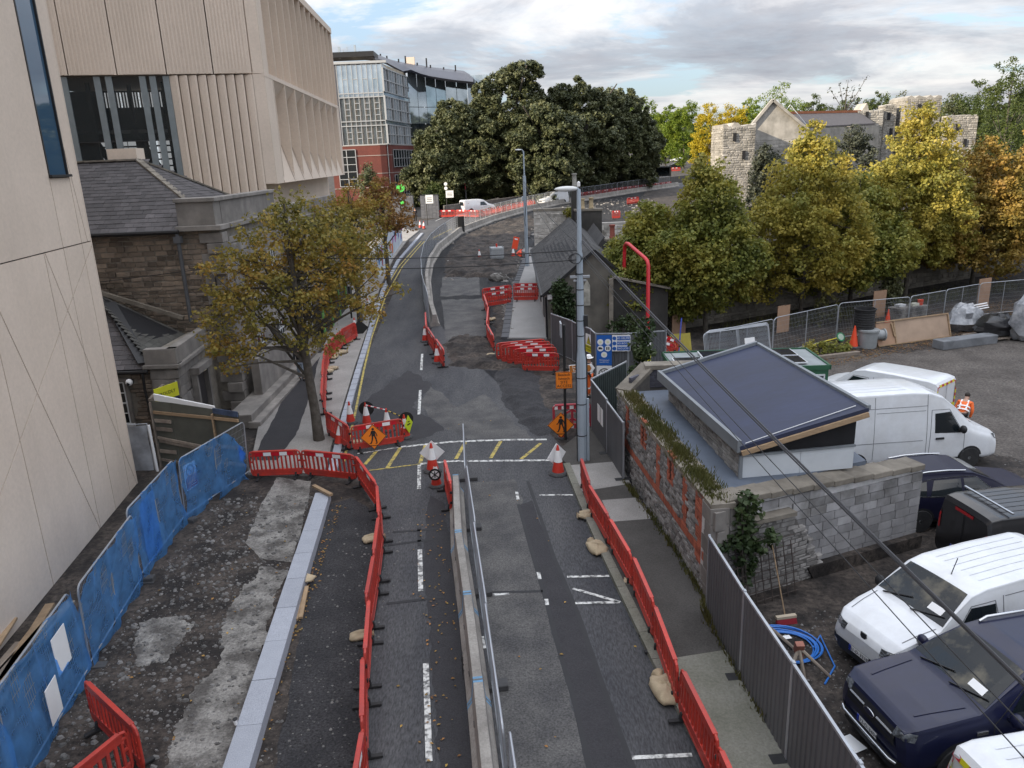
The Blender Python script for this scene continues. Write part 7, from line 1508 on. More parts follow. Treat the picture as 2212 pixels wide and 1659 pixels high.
def fg_van():
 t,b=van('white compact van with black bumper parked against the block wall',(6.60,12.85,0),198,ST_SMALL,M_carwhite,'s')
 common(t,b,(-.92,-3.75),.335,M_carwhite,M_rim,.92,[[(-1.28,1.02),(-2.35,1.04),(-2.30,1.50),(-1.72,1.52)]],[(-1.08,-.80),(-1.08,.80),(-1.74,.68),(-1.74,-.68)],lamps=[(.46,.72),(.84,.78),(.86,.90),(.44,.84)],tail=[(.78,1.0),(.86,1.0),(.84,1.5),(.76,1.5)])
 for sg in(-1,1):
  m=MB()
  for k in range(3):q=b.end([(sg*.46,.72+.05*k),(sg*.58,.72+.05*k),(sg*.58,.745+.05*k),(sg*.46,.745+.05*k)],True,.024,3,2);m.add(q.v,q.f)
  m.build('lamp_claw',M_plastic,t);b.side([(-2.62,.98),(-3.55,.98),(-3.5,1.52),(-2.6,1.52)],sg,.004,6,5).build('side_panel',M_carwhite,t)
 m=MB();x=b.endx(0,.80)+.012;m.prism([(x,-.07,.90),(x,.07,.90),(x,.075,.82),(x,0,.73),(x,-.075,.82)],(-.01,0,0),(.012,0,0));m.build('shield_badge',M_plastic,t)
 plate_text(t,b,'251-D-33385',0,.46);seams(t,b,[[(-1.18,.3),(-1.2,.95),(-1.72,1.55),(-2.3,1.56),(-2.42,1.0),(-2.42,.3)],[(-2.5,1.62),(-2.5,.3)],[(-3.62,1.62),(-3.62,.3)],[(-3.62,.95),(-4.6,.95)],[(-2.55,1.60),(-3.6,1.60)]]);mirrors(t,b,-1.42,1.08,M_plastic);wipers(t,b,-1.08,((-.62,-.05),(.08,.70)))
 for k in range(6):b.tops([(-2.2,-.5+.2*k-.012),(-4.3,-.5+.2*k-.012),(-4.3,-.5+.2*k+.012),(-2.2,-.5+.2*k+.012)],.010,8,2).build('roof_rib',M_carwhite,t)
 MB().bar((-1.95,.1,b.top(-1.95,.1)),(-2.12,.06,b.top(-1.95,.1)+.30),.014).build('aerial',M_plastic,t);b.tops([(-.3,-.66),(-1.0,-.74),(-1.0,-.72),(-.3,-.64)],.006,8,2).build('bonnet_seam',M_joint2,t);b.tops([(-.3,.64),(-1.0,.72),(-1.0,.74),(-.3,.66)],.006,8,2).build('bonnet_seam',M_joint2,t)
 p=b.tops([(-1.2,.30),(-1.2,.62),(-1.32,.62),(-1.32,.30)],.012,3,3).build('dash_paper',M_signwhite,t)
def pickup():
 t,b=van('dark blue pickup with canopy and chrome skid bar beside the white compact van',(5.80,10.75,0),190,ST_PICK,M_navy,'p',group='vehicles parked in the yard',name='pickup_truck',cat='pickup')
 common(t,b,(-.95,-4.2),.39,M_navy,M_rimdark,.93,[[(-1.72,1.10),(-2.62,1.12),(-2.60,1.56),(-2.18,1.58)],[(-2.70,1.12),(-3.45,1.14),(-3.35,1.58),(-2.70,1.58)],[(-3.75,1.16),(-4.9,1.16),(-4.8,1.55),(-3.75,1.58)]],[(-1.40,-.82),(-1.40,.82),(-2.18,.66),(-2.18,-.66)],grille=[([(-.62,.70),(.62,.70),(.60,.98),(-.60,.98)],M_plastic)],lamps=[(.55,.88),(.90,.92),(.90,1.06),(.56,1.03)],spokes=12,arch=1.2)
 for z in(.80,.88):
  for a,c in((-.55,-.16),(.16,.55)):b.end([(a,z),(c,z),(c,z+.022),(a,z+.022)],True,.035,6,2).build('grille_bar',M_chrome if z>.85 else M_navy,t)
 m=MB();x=b.endx(0,.86)+.045;m.lathe([(.14,-.006),(.14,.006)],20,(0,0,0),axis='x');o=m.build('oval_badge',M_chrome,t);o.location=(x,0,.87);o.scale=(1,1,.42);m=MB();m.lathe([(.12,.006),(.12,.010)],20,(0,0,0),axis='x');o2=m.build('oval_centre',M_navy,o)
 sk=MB();pts=[(b.endx(y,.44)+.06,y,.44-.10*(1-abs(y)/.7)*0)for y in np.linspace(-.72,.72,13)];sk.tube(pts,.03,8);sk.build('skid_bar',M_chrome,t,smooth=60);plate_text(t,b,'212-D-3404',0,.58)
 seams(t,b,[[(-1.5,.4),(-1.52,1.06),(-2.2,1.62),(-2.64,1.62),(-2.66,.42)],[(-3.5,.6),(-3.5,1.6),(-2.66,1.62)],[(-3.62,.5),(-3.62,1.6)]],M_black);mirrors(t,b,-1.78,1.14,M_navy);wipers(t,b,-1.38,((-.6,.0),(.1,.74)))
 for sg in(-1,1):m=MB();m.tube([(-2.45,sg*.62,b.top(-2.45,.62)+.02),(-2.6,sg*.63,b.top(-2.6,.63)+.06),(-3.5,sg*.64,b.top(-3.5,.64)+.06),(-3.6,sg*.64,b.top(-3.6,.64)+.01)],.025,8);m.build('roof_rail',M_chrome,t,smooth=60)
 for sg in(-1,1):m=MB();m.tube([(-4.0,sg*.6,b.top(-4,.6)+.05),(-4.9,sg*.6,b.top(-4.9,.6)+.05)],.025,8);m.build('roof_rail',M_chrome,t)
 MB().bar((-3.68,-.72,b.top(-3.68,.72)),(-3.68,.72,b.top(-3.68,.72)),.03,.03).build('canopy_seam',M_black,t)
 for sg in(-1,1):
  b.tops([(-.35,sg*.52),(-1.2,sg*.62),(-1.2,sg*.655),(-.35,sg*.56)],.012,8,2).build('bonnet_crease',M_navy,t)
  for x in(-2.45,-3.3):m=MB();y=b.half(x,1.0);m.box((x,sg*(y+.02),1.0),(.2,.03,.035));m.build('door_handle',M_chrome,t)
  m=MB();y=b.half(-1.3,.95);m.box((-1.3,sg*(y+.008),.95),(.2,.02,.06));m.build('wing_vent',M_chrome,t)
 b.tops([(-1.50,.30),(-1.50,.62),(-1.62,.60),(-1.62,.28)],.012,3,3).build('dash_paper',M_signwhite,t)
def sprinter():
 t,b=van('long white high-roof van parked behind the shed',(15.25,23.55,0),4.5,ST_SPRINT,M_carwhite,'l')
 common(t,b,(-.98,-4.75),.35,M_carwhite,M_rim,.98,[[(-1.30,1.22),(-2.22,1.26),(-2.24,1.88),(-1.72,1.90)]],[(-1.05,-.80),(-1.05,.80),(-1.85,.72),(-1.85,-.72)],grille=[([(-.45,.66),(.45,.66),(.42,.90),(-.42,.90)],M_plastic)],lamps=[(.56,.80),(.86,.90),(.86,1.08),(.58,.98)])
 for sg in(-1,1):b.side([(-2.62,1.30),(-4.3,1.30),(-4.3,2.0),(-2.66,2.0)],sg,.003,8,5).build('side_panel',M_carwhite,t);m=MB();y=b.half(-2.1,1.08);m.box((-2.05,sg*(y+.02),1.08),(.26,.035,.06));m.build('door_handle',M_plastic,t);b.side([(-1.0,.26),(-5.8,.28),(-5.8,.42),(-1.0,.42)],sg,.012,14,3).build('rubbing_strip',M_plastic,t)
 seams(t,b,[[(-1.22,.4),(-1.24,1.16),(-1.75,1.98),(-2.35,2.0),(-2.38,.4)],[(-2.48,.4),(-2.5,2.5)],[(-4.2,.5),(-4.2,2.5)],[(-2.5,2.15),(-5.85,2.15)],[(-2.6,1.05),(-5.8,1.05)],[(-2.55,2.0),(-4.15,2.0)]]);mirrors(t,b,-1.42,1.32,M_plastic)
 for k in range(6):b.tops([(-3.1,-.6+.24*k-.015),(-5.7,-.6+.24*k-.015),(-5.7,-.6+.24*k+.015),(-3.1,-.6+.24*k+.015)],.012,6,2).build('roof_rib',M_carwhite,t)
 b.tops([(-.62,.10),(-.92,.10),(-.92,.42),(-.62,.38)],.006,4,4).build('bonnet_vent',M_plastic,t);b.tops([(-.62,-.38),(-.92,-.42),(-.92,-.10),(-.62,-.10)],.006,4,4).build('bonnet_vent',M_plastic,t)
def rear_van(label,pos,head,paint,chev=False,crest=False,st=ST_SMALL,cabopen=False):
 t,b=van(label,pos,head,st,paint,'r');common(t,b,(-.92,-3.75),.335,paint,M_rimdark if paint is M_black_paint else M_rim,.92,[[(-1.28,1.02),(-2.35,1.04),(-2.30,1.50),(-1.72,1.52)]],[(-1.08,-.80),(-1.08,.80),(-1.74,.68),(-1.74,-.68)],lamps=[(.46,.72),(.84,.78),(.86,.90),(.44,.84)],tail=[(.76,.92),(.88,.92),(.86,1.42),(.74,1.42)])
 b.end([(-.88,.30),(.88,.30),(.88,.52),(-.88,.52)],False,.03,9,3).build('rear_bumper',M_plastic,t);m=MB();q=b.end([(-.012,.55),(.012,.55),(.012,1.66),(-.012,1.66)],False,.014,2,6);m.add(q.v,q.f);m.build('rear_door_seam',M_joint2 if paint is not M_black_paint else M_dark,t)
 seams(t,b,[[(-1.18,.3),(-1.2,.95),(-1.72,1.55),(-2.3,1.56),(-2.42,1.0),(-2.42,.3)],[(-2.5,1.62),(-2.5,.3)],[(-3.62,1.62),(-3.62,.3)],[(-2.6,.98),(-4.6,.98)]],M_joint2 if paint is not M_black_paint else mat('seam_dark',(.03,.03,.033),.5,var=0));mirrors(t,b,-1.42,1.08,M_plastic)
 for k in range(6):b.tops([(-2.2,-.5+.2*k-.012),(-4.3,-.5+.2*k-.012),(-4.3,-.5+.2*k+.012),(-2.2,-.5+.2*k+.012)],.010,8,2).build('roof_rib',paint,t)
 if chev:
  for k in range(9):
   y=-.74+1.48*k/9;b.end([(y,1.62),(y+.165,1.62),(y+.165,1.71),(y,1.71)],False,.016,2,2).build('chevron_strip',M_chev_y if k%2 else M_chev_r,t)
  for sg in(-1,1):
   for k in range(9):z=.56+.12*k;b.end([(sg*.70,z),(sg*.80,z),(sg*.80,z+.12),(sg*.70,z+.12)],False,.020,2,2).build('chevron_strip',M_chev_y if k%2 else M_chev_r,t)
   for k in range(4):y=sg*.1+sg*.15*k;b.end([(y,.55),(y+sg*.15,.55),(y+sg*.15,.82),(y,.82)],False,.016,2,2).build('chevron_block',M_chev_y if k%2 else M_chev_r,t)
 if crest:
  x=b.endx(.0,1.35,False)-.03;o=MB();
  for k in range(10):a=k*math.pi/5;o.tube([(x,.42+.10*math.cos(a)+.07*math.cos(j*math.pi/5),1.18+.10*math.sin(a)+.07*math.sin(j*math.pi/5))for j in range(10)],.006,4,closed=True)
  o.build('rosette_crest',M_joint,t);MB().blob((-3.9,.25,b.top(-3.9,.25)+.05),(.18,.08,.06),10,6,0).build('roof_beacon',M_plastic,t,smooth=60)
 return t,b
def roof_bars(t,b,xs):
 for x in xs:m=MB();z=b.top(x,.0)+.07;m.bar((x,-.78,z),(x,.78,z),.05,.035);m.build('roof_bar',M_chrome,t)
def all_cars():
 fg_van();pickup();sprinter()
 R=lambda x,y,head,L=4.75:(x+L*math.cos(math.radians(head)),y+L*math.sin(math.radians(head)),0)
 t,b=rear_van('black panel van with steel roof bars seen from behind at the wall end',R(10.45,16.25,7),7,M_black_paint);roof_bars(t,b,(-4.2,-2.4));b.end([(-.3,1.60),(.3,1.60),(.3,1.68),(-.3,1.68)],False,.016,4,2).build('brake_lamp',M_tail,t);plate_text(t,b,'191-D-4127',0,.66,False)
 rear_van('white van with red and yellow chevrons and open cab beyond the long white van',R(15.55,26.2,128),128,M_carwhite,chev=True);rear_van('white van roof with red and yellow chevrons in the bottom right corner',R(6.15,8.2,8),8,M_carwhite,chev=True,crest=True)
 t,b=van('dark estate car with silver roof rails between the long white van and the black van',(14.3,19.45,0),2,ST_SUV,M_darkblue,'c',group='vehicles parked in the yard',name='car',cat='car')
 def carbits(t,b,rails=True):
  common(t,b,(-.9,-3.65),.33,None,M_rim,.9,[[(-1.55,.96),(-2.5,.98),(-2.5,1.42),(-2.1,1.42)],[(-2.58,.98),(-3.45,1.0),(-3.3,1.40),(-2.58,1.42)],[(-3.55,1.02),(-4.05,1.08),(-3.8,1.34),(-3.5,1.38)]],[(-1.32,-.76),(-1.32,.76),(-2.18,.58),(-2.18,-.58)],lamps=[(.42,.66),(.80,.72),(.80,.82),(.44,.78)]);b.tops([(-4.05,-.58),(-4.05,.58),(-4.5,.62),(-4.5,-.62)],.008).build('rear_window',M_glassdark,t);mirrors(t,b,-1.68,.98,M_plastic)
  if rails:
   for sg in(-1,1):m=MB();m.tube([(x,sg*.60,b.top(x,.60)+.035)for x in(-2.4,-2.9,-3.4,-3.85)],.022,8);m.build('roof_rail',M_chrome,t,smooth=60);m=MB();q=b.line([(-1.6,.985),(-2.55,1.0),(-3.5,1.02),(-4.1,1.06)],sg,.022,.012);m.add(q.v,q.f);q=b.line([(-1.7,1.08),(-2.15,1.44),(-2.6,1.47),(-3.3,1.44),(-3.9,1.34)],sg,.02,.012);m.add(q.v,q.f);m.build('chrome_trim',M_chrome,t)
 carbits(t,b)
 def fv(p,off=(0,0)):q=T(*p);return(q.x+off[0],q.y+off[1],tz(q.y+off[1]))
 p=fv((1172,447));t,b=van('white van waiting on the far road behind the curved fence',(p[0]-.3,p[1]+1.2,p[2]),222,ST_SMALL,M_carwhite,'f',group='vehicles on the far road');common(t,b,(-.92,-3.75),.335,None,M_rim,.92,[[(-1.28,1.02),(-2.35,1.04),(-2.30,1.50),(-1.72,1.52)]],[(-1.08,-.80),(-1.08,.80),(-1.74,.68),(-1.74,-.68)],grille=[([(-.4,.6),(.4,.6),(.4,.8),(-.4,.8)],M_plastic)],lamps=[(.46,.72),(.84,.78),(.86,.90),(.44,.84)]);t.scale=(1.08,1.05,1.08);mirrors(t,b,-1.42,1.08,M_plastic)
 p=fv((1000,463));t,b=van('small white van seen from behind at the far roadworks',(p[0]+4.1,p[1]+3.2,p[2]),26,ST_SMALL,M_carwhite,'f',group='vehicles on the far road');common(t,b,(-.92,-3.75),.335,None,M_rim,.92,[[(-1.28,1.02),(-2.35,1.04),(-2.30,1.50),(-1.72,1.52)]],None,rear_glass=[(-.68,1.08),(.68,1.08),(.62,1.58),(-.62,1.58)],tail=[(.76,.92),(.88,.92),(.86,1.42),(.74,1.42)])
 def fcar(lb,p,hd,m,off=(0,0)):q=fv(p,off);t,b=van(lb,q,hd,ST_SUV,m,'f',group='vehicles on the far road',detail=False,name='car',cat='car');carbits(t,b,False)
 fcar('dark car behind the red barriers on the far road',(1105,448),215,M_greycar,(0,2));fcar('white car turning at the far junction',(1448,350),185,M_carwhite);fcar('black four by four at the far junction',(1442,364),185,M_black_paint);fcar('dark car behind the white one at the far junction',(1470,352),195,M_greycar,(4,3))
all_cars()
# people: one skinned body each, clothes and hair as parts
def skin(name,joints,edges,m,parent,sub=2):
 me=bpy.data.meshes.new(name);me.from_pydata([j[0]for j in joints],edges,[]);o=bpy.data.objects.new(name,me);s=o.modifiers.new('s','SKIN');o.modifiers.new('u','SUBSURF').levels=sub
 for k,j in enumerate(joints):me.skin_vertices[0].data[k].radius=(j[1],j[2]if len(j)>2 else j[1])
 me.skin_vertices[0].data[0].use_root=True;e=baked(o)
 e.materials.clear();e.materials.append(m);e.polygons.foreach_set('use_smooth',[True]*len(e.polygons));r=bpy.data.objects.new(name,e);return _link(r,parent)
M_skin=mat('skin',(.42,.25,.18),.6,var=.1)
def person(label,pos,rz,top,legs,hair,vest=None,helmet=False,stride=.16,arms='walk',bend=0.0,s=1.0,shoe=M_signblack,head_m=None):
 t=thing('person',label,'person',pos,rz);t.scale=(s,s,s)
 L=lambda p:Vector((p[0],p[1]*math.cos(bend)+(p[2]-.95)*math.sin(bend)if p[2]>.95 else p[1],.95+(p[2]-.95)*math.cos(bend)-p[1]*math.sin(bend)*.3 if p[2]>.95 else p[2]))
 st=stride;LR=lambda p:(p[0],p[1]-2*0,p[2])
 def B(p):
  p=Vector(p)
  if p.z<=.96:return tuple(p)
  d=p-Vector((0,0,.96));c,q=math.cos(bend),math.sin(bend);return(d.x,d.y*c-d.z*q,.96+d.z*c+d.y*q)
 body=[((0,0,.96),.13,.10),(B((0,0,1.12)),.14,.10),(B((0,0,1.30)),.165,.11),(B((0,0,1.44)),.13,.085),(B((0,0,1.53)),.058),(B((0,-.015,1.62)),.082,.09),(B((0,-.01,1.73)),.075,.088),((.095,0,.90),.095),((.10,-st*.55,.50),.065),((.10,-st*.2+.04,.10),.045),((.10,-st*.2-.10,.045),.042),((-.095,0,.90),.095),((-.10,st*.15,.50),.065),((-.10,st*1.3,.11),.045),((-.10,st*1.3-.13,.045),.042)]
 if arms=='walk':A=[((.19,0,1.42),.062),((.235,.05,1.14),.045),((.24,-.06,.90),.034),((-.19,0,1.42),.062),((-.235,-.04,1.15),.045),((-.23,-.16,.93),.034)]
 elif arms=='phone':A=[((.19,0,1.42),.062),((.23,-.02,1.14),.045),((.08,-.24,1.18),.032),((-.19,0,1.42),.062),((-.23,-.02,1.14),.045),((-.08,-.24,1.18),.032)]
 else:A=[((.19,0,1.42),.062),((.26,-.14,1.2),.045),((.2,-.36,1.06),.032),((-.19,0,1.42),.062),((-.26,-.14,1.2),.045),((-.2,-.36,1.06),.032)]
 A=[(B(a[0]),)+a[1:]for a in A];body+=A
 ed=[(0,1),(1,2),(2,3),(3,4),(4,5),(5,6),(0,7),(7,8),(8,9),(9,10),(0,11),(11,12),(12,13),(13,14),(3,15),(15,16),(16,17),(3,18),(18,19),(19,20)]
 skin('body',body,ed,M_skin,t)
 tj=[((0,0,.90),.165,.13),(B((0,0,1.12)),.165,.125),(B((0,0,1.30)),.19,.13),(B((0,0,1.44)),.15,.105),(B((0,0,1.51)),.07)]+[(a[0],a[1]*1.25)for a in A]
 skin('jacket',tj,[(0,1),(1,2),(2,3),(3,4),(3,5),(5,6),(6,7),(3,8),(8,9),(9,10)],top,t)
 lj=[((0,0,.95),.15,.12)]+[(b[0],b[1]*1.22)for b in(body[7],body[8],(body[9][0],.06))]+[(b[0],b[1]*1.22)for b in(body[11],body[12],(body[13][0],.06))]
 skin('trousers',lj,[(0,1),(1,2),(2,3),(0,4),(4,5),(5,6)],legs,t)
 for f,h in((body[10],body[9]),(body[14],body[13])):p=Vector(f[0]);m=MB().blob((p.x,p.y+.05,.05),(.055,.14,.055),10,6,0);m.build('shoe',shoe,t,smooth=60)
 for a in(A[2],A[5]):
  p=Vector(a[0]);d=Vector((0,-.25,-.9)).normalized()if arms=='walk' else Vector((0,-.9,.1)).normalized();sx=1 if p.x>0 else-1
  hj=[(tuple(p),.028,.022),(tuple(p+d*.06),.036,.018)];he=[(0,1)]
  for k in range(4):q=p+d*.075+Vector((.0,.012*(k-1.5),0))if arms=='walk' else p+d*.075+Vector((.017*(k-1.5),0,0));n=len(hj);hj+=[(tuple(q),.009),(tuple(q+d*.04+Vector((-sx*.006,0,0))),.008),(tuple(q+d*(.066+.006*(k in(1,2)))+Vector((-sx*.016,0,-.008))),.007)];he+=[(1,n),(n,n+1),(n+1,n+2)]
  n=len(hj);hj+=[(tuple(p+d*.03+Vector((-sx*.02,-.02,0))),.010),(tuple(p+d*.065+Vector((-sx*.035,-.035,0))),.008)];he+=[(0,n),(n,n+1)];skin('hand',hj,he,M_skin,t,1)
 hc=Vector(B((0,.012,1.70)))
 if helmet:m=MB();m.lathe([(.175,0),(.165,.015),(.13,.03),(.125,.07),(.10,.115),(.05,.14),(0,.145)],18,hc+Vector((0,-.01,.0)),caps=False);m.box(hc+Vector((0,-.16,.01)),(.18,.08,.015));m.build('helmet',M_signwhite,t,smooth=50)
 else:m=MB().blob(hc+Vector((0,.0,.025)),(.088,.10,.095),12,8,.04);m.build('hair',hair,t,smooth=60)
 n_=MB();fx=Vector(B((0,-.105,1.64)));n_.blob(fx,(.014,.02,.025),6,4,0);n_.build('nose',M_skin,t,smooth=60);e_=MB()
 for sx in(-.032,.032):e_.blob(Vector(B((sx,-.088,1.672))),(.012,.008,.008),6,4,0)
 e_.build('eyes',M_signblack,t)
 if vest:
  v=MB()
  for z in(1.06,1.2):v.lathe([(.205,z-.025),(.205,z+.025)],16,caps=False)
  for sx in(-.1,.1):v.bar((sx,-.155,1.05),(sx,-.145,1.46),.05,.012);v.bar((sx,.155,1.05),(sx,.135,1.46),.05,.012);v.bar((sx,-.145,1.46),(sx,.135,1.46),.05,.012)
  v.v=[B((p[0],p[1]*(.72 if abs(p[0])>-1 else 1),p[2]))for p in v.v];v.build('reflective_bands',M_whitetape,t)
  for sx,k in((.1,body[8][0]),(-.1,body[12][0])):m=MB();m.lathe([(.088,-.03),(.085,.03)],14,(k[0],k[1],.42),caps=False);m.build('reflective_bands',M_whitetape,t)
 return t
M_hv=mat('hi_vis_orange',(.85,.16,.03),.7,var=.1);M_coat=mat('dark_coat',(.014,.014,.018),.9,var=.2);M_jeans=mat('jeans',(.10,.14,.21),.9,var=.2);M_trs=mat('dark_trousers',(.013,.013,.016),.9,var=.1);M_hair=mat('dark_hair',(.025,.018,.013),.7,var=.1);M_hairg=mat('grey_hair',(.25,.24,.23),.7,var=.1)
def people():
 P=T(1269,838);person('worker in white helmet and orange trousers standing by the grey pole',(3.28,31.4,.05),1.2,mat('maroon_jacket',(.035,.02,.02),.9,var=.2),M_hv,M_hair,vest=True,helmet=True,stride=.05,s=1.02)
 person('worker in orange high visibility jacket bending behind the long white van',(15.45,24.95,0),2.4,M_hv,M_trs,M_hair,vest=True,arms='reach',bend=.85,stride=.1)
 P=T(898,480);person('person in dark clothes walking out of the college gate',P,.1,M_coat,M_trs,M_hair,arms='phone');P=T(882,452);person('person in dark coat walking away up the college path',(P.x,P.y+3,tz(P.y+3)),3.1,M_coat,M_trs,M_hairg)
 P=T(653,826);person('person in pale jeans half hidden behind the big street tree',(P.x,P.y,P.z+.1),.2,M_coat,mat('pale_jeans',(.26,.31,.38),.9,var=.15),M_hair)
people()
# foliage
def leafcloud(C,R,per,size,seed=0,up=.6,flat=1.0,tri=False):
 g=np.random.default_rng(seed);n=len(C);c=np.repeat(np.array(C,float),per,0);r=np.repeat(np.array(R,float),per)[:,None]
 d=g.normal(size=(n*per,3));d/=np.linalg.norm(d,axis=1)[:,None];p=c+d*r*(g.random((n*per,1))**.45)*np.array([1,1,flat])
 nr=g.normal(size=(n*per,3))*.8+d*.6+np.array([0,0,up]);nr/=np.linalg.norm(nr,axis=1)[:,None]
 t=g.normal(size=(n*per,3));u=np.cross(nr,t);u/=np.linalg.norm(u,axis=1)[:,None]+1e-9;v=np.cross(nr,u);s=(size*g.uniform(.6,1.35,(n*per,1)))*.5
 if tri:return np.stack([p-u*s,p+u*s*.9+v*s*.9+nr*s*.2,p+u*s*.7-v*s],1)
 return np.stack([p-u*s,p-v*s*.75+nr*s*.15,p+u*s,p+v*s*.75+nr*s*.15],1)
def leafmesh(name,Q,m,parent,kind=None):
 n,k=Q.shape[:2];me=bpy.data.meshes.new(name);me.vertices.add(k*n);me.vertices.foreach_set('co',Q.reshape(-1));me.loops.add(k*n);me.loops.foreach_set('vertex_index',np.arange(k*n,dtype=np.int32));me.polygons.add(n);me.polygons.foreach_set('loop_start',np.arange(0,k*n,k,dtype=np.int32));me.update(calc_edges=True);me.materials.append(m)
 o=bpy.data.objects.new(name,me);_link(o,parent)
 if kind:o['kind']=kind
 return o
def clumps(E,n,rr,seed=0,lo=.5):
 g=np.random.default_rng(seed);vol=np.array([e[3]*e[4]*e[5]for e in E])**.8;vol/=vol.sum();C,R=[],[]
 for e,k in zip(E,np.maximum(1,(vol*n).astype(int))):
  d=g.normal(size=(k,3));d/=np.linalg.norm(d,axis=1)[:,None];q=(lo+(1-lo)*g.random((k,1))**.6);C.append(np.array(e[:3])+d*q*np.array(e[3:6]));R.append(g.uniform(.6,1.3,k)*rr)
 return np.concatenate(C),np.concatenate(R)
M_bark=mat('bark',(.055,.046,.038),.95,var=.4,scale=5,c2=(.10,.09,.075),bump=.6,bscale=20)
def tree(label,base,E,n,per,leaf,rr,m,tr=.12,th=2.0,group=None,seed=1,name='tree',limbs=26,core=0,lean=(0,0),lo=.5,flat=.8,cat='tree'):
 b=Vector(base);t=thing(name,label,cat,b,0,group);C,R=clumps(E,n,rr,seed,lo);leafmesh('crown',leafcloud(C,R,per,leaf,seed,flat=flat,tri=b.y>60),m,t)
 r=random.Random(seed);top=Vector((lean[0],lean[1],th));z1=max(e[2]+e[5]*.55 for e in E);tk=MB();P=[Vector((0,0,-.1)),Vector((lean[0]*.3,lean[1]*.3,th*.5)),top,Vector((lean[0]*1.2+r.uniform(-.2,.2),lean[1]*1.2+r.uniform(-.2,.2),(th+z1)/2)),Vector((E[0][0],E[0][1],z1))];tk.tube(P,[tr*1.35,tr*1.05,tr,tr*.6,tr*.2],8);tk.build('trunk',M_bark,t,smooth=60)
 if limbs:
  lb=MB();idx=r.sample(range(len(C)),min(limbs,len(C)))
  for i in idx:
   c=Vector(C[i]);s=r.uniform(.0,.75);a=P[2].lerp(P[4],s);a=Vector((a.x,a.y,min(a.z,max(th,c.z-.2))));mid=a.lerp(c,.5)+Vector((r.uniform(-.2,.2),r.uniform(-.2,.2),r.uniform(.0,.35)));lb.tube([a,mid,c],[tr*.38,tr*.22,tr*.07],5)
  lb.build('limbs',M_bark,t,smooth=60)
 if core:
  cm=MB()
  for e in E:cm.blob(e[:3],[k*core for k in e[3:6]],10,7,.2)
  cm.build('inner_foliage',m,t)
 return t
L_ever=leafmat('evergreen_leaf',[(.034,.043,.022),(.062,.074,.032),(.100,.108,.046),(.15,.148,.062)],.12)
L_maple=leafmat('maple_leaf',[(.12,.125,.03),(.20,.18,.04),(.30,.235,.05),(.36,.22,.045),(.32,.15,.035)],.35)
L_rust=leafmat('rusty_leaf',[(.13,.09,.03),(.24,.13,.04),(.32,.17,.05),(.22,.08,.03)],.3)
L_lime=leafmat('lime_tree_leaf',[(.15,.17,.04),(.27,.25,.05),(.40,.33,.065),(.50,.39,.08)],.4)
L_limeg=leafmat('green_lime_leaf',[(.095,.125,.03),(.17,.19,.04),(.28,.26,.05),(.40,.33,.065)],.35)
L_orange=leafmat('orange_leaf',[(.13,.12,.03),(.24,.18,.04),(.34,.22,.05),(.31,.17,.045)],.35)
L_grey=leafmat('grey_green_leaf',[(.035,.042,.030),(.06,.068,.045),(.09,.095,.06)],.2)
L_bright=leafmat('bright_green_leaf',[(.07,.12,.014),(.14,.20,.02),(.25,.29,.03)],.4)
L_yell=leafmat('yellow_leaf',[(.24,.20,.02),(.42,.33,.02),(.55,.42,.03)],.4)
L_green=leafmat('mid_green_leaf',[(.03,.05,.014),(.065,.09,.02),(.11,.13,.03)],.3)
L_shrub=leafmat('shrub_leaf',[(.018,.035,.014),(.04,.065,.022),(.08,.10,.035)],.25)
L_weed=leafmat('weed',[(.05,.06,.018),(.10,.10,.03),(.15,.12,.05)],.3)
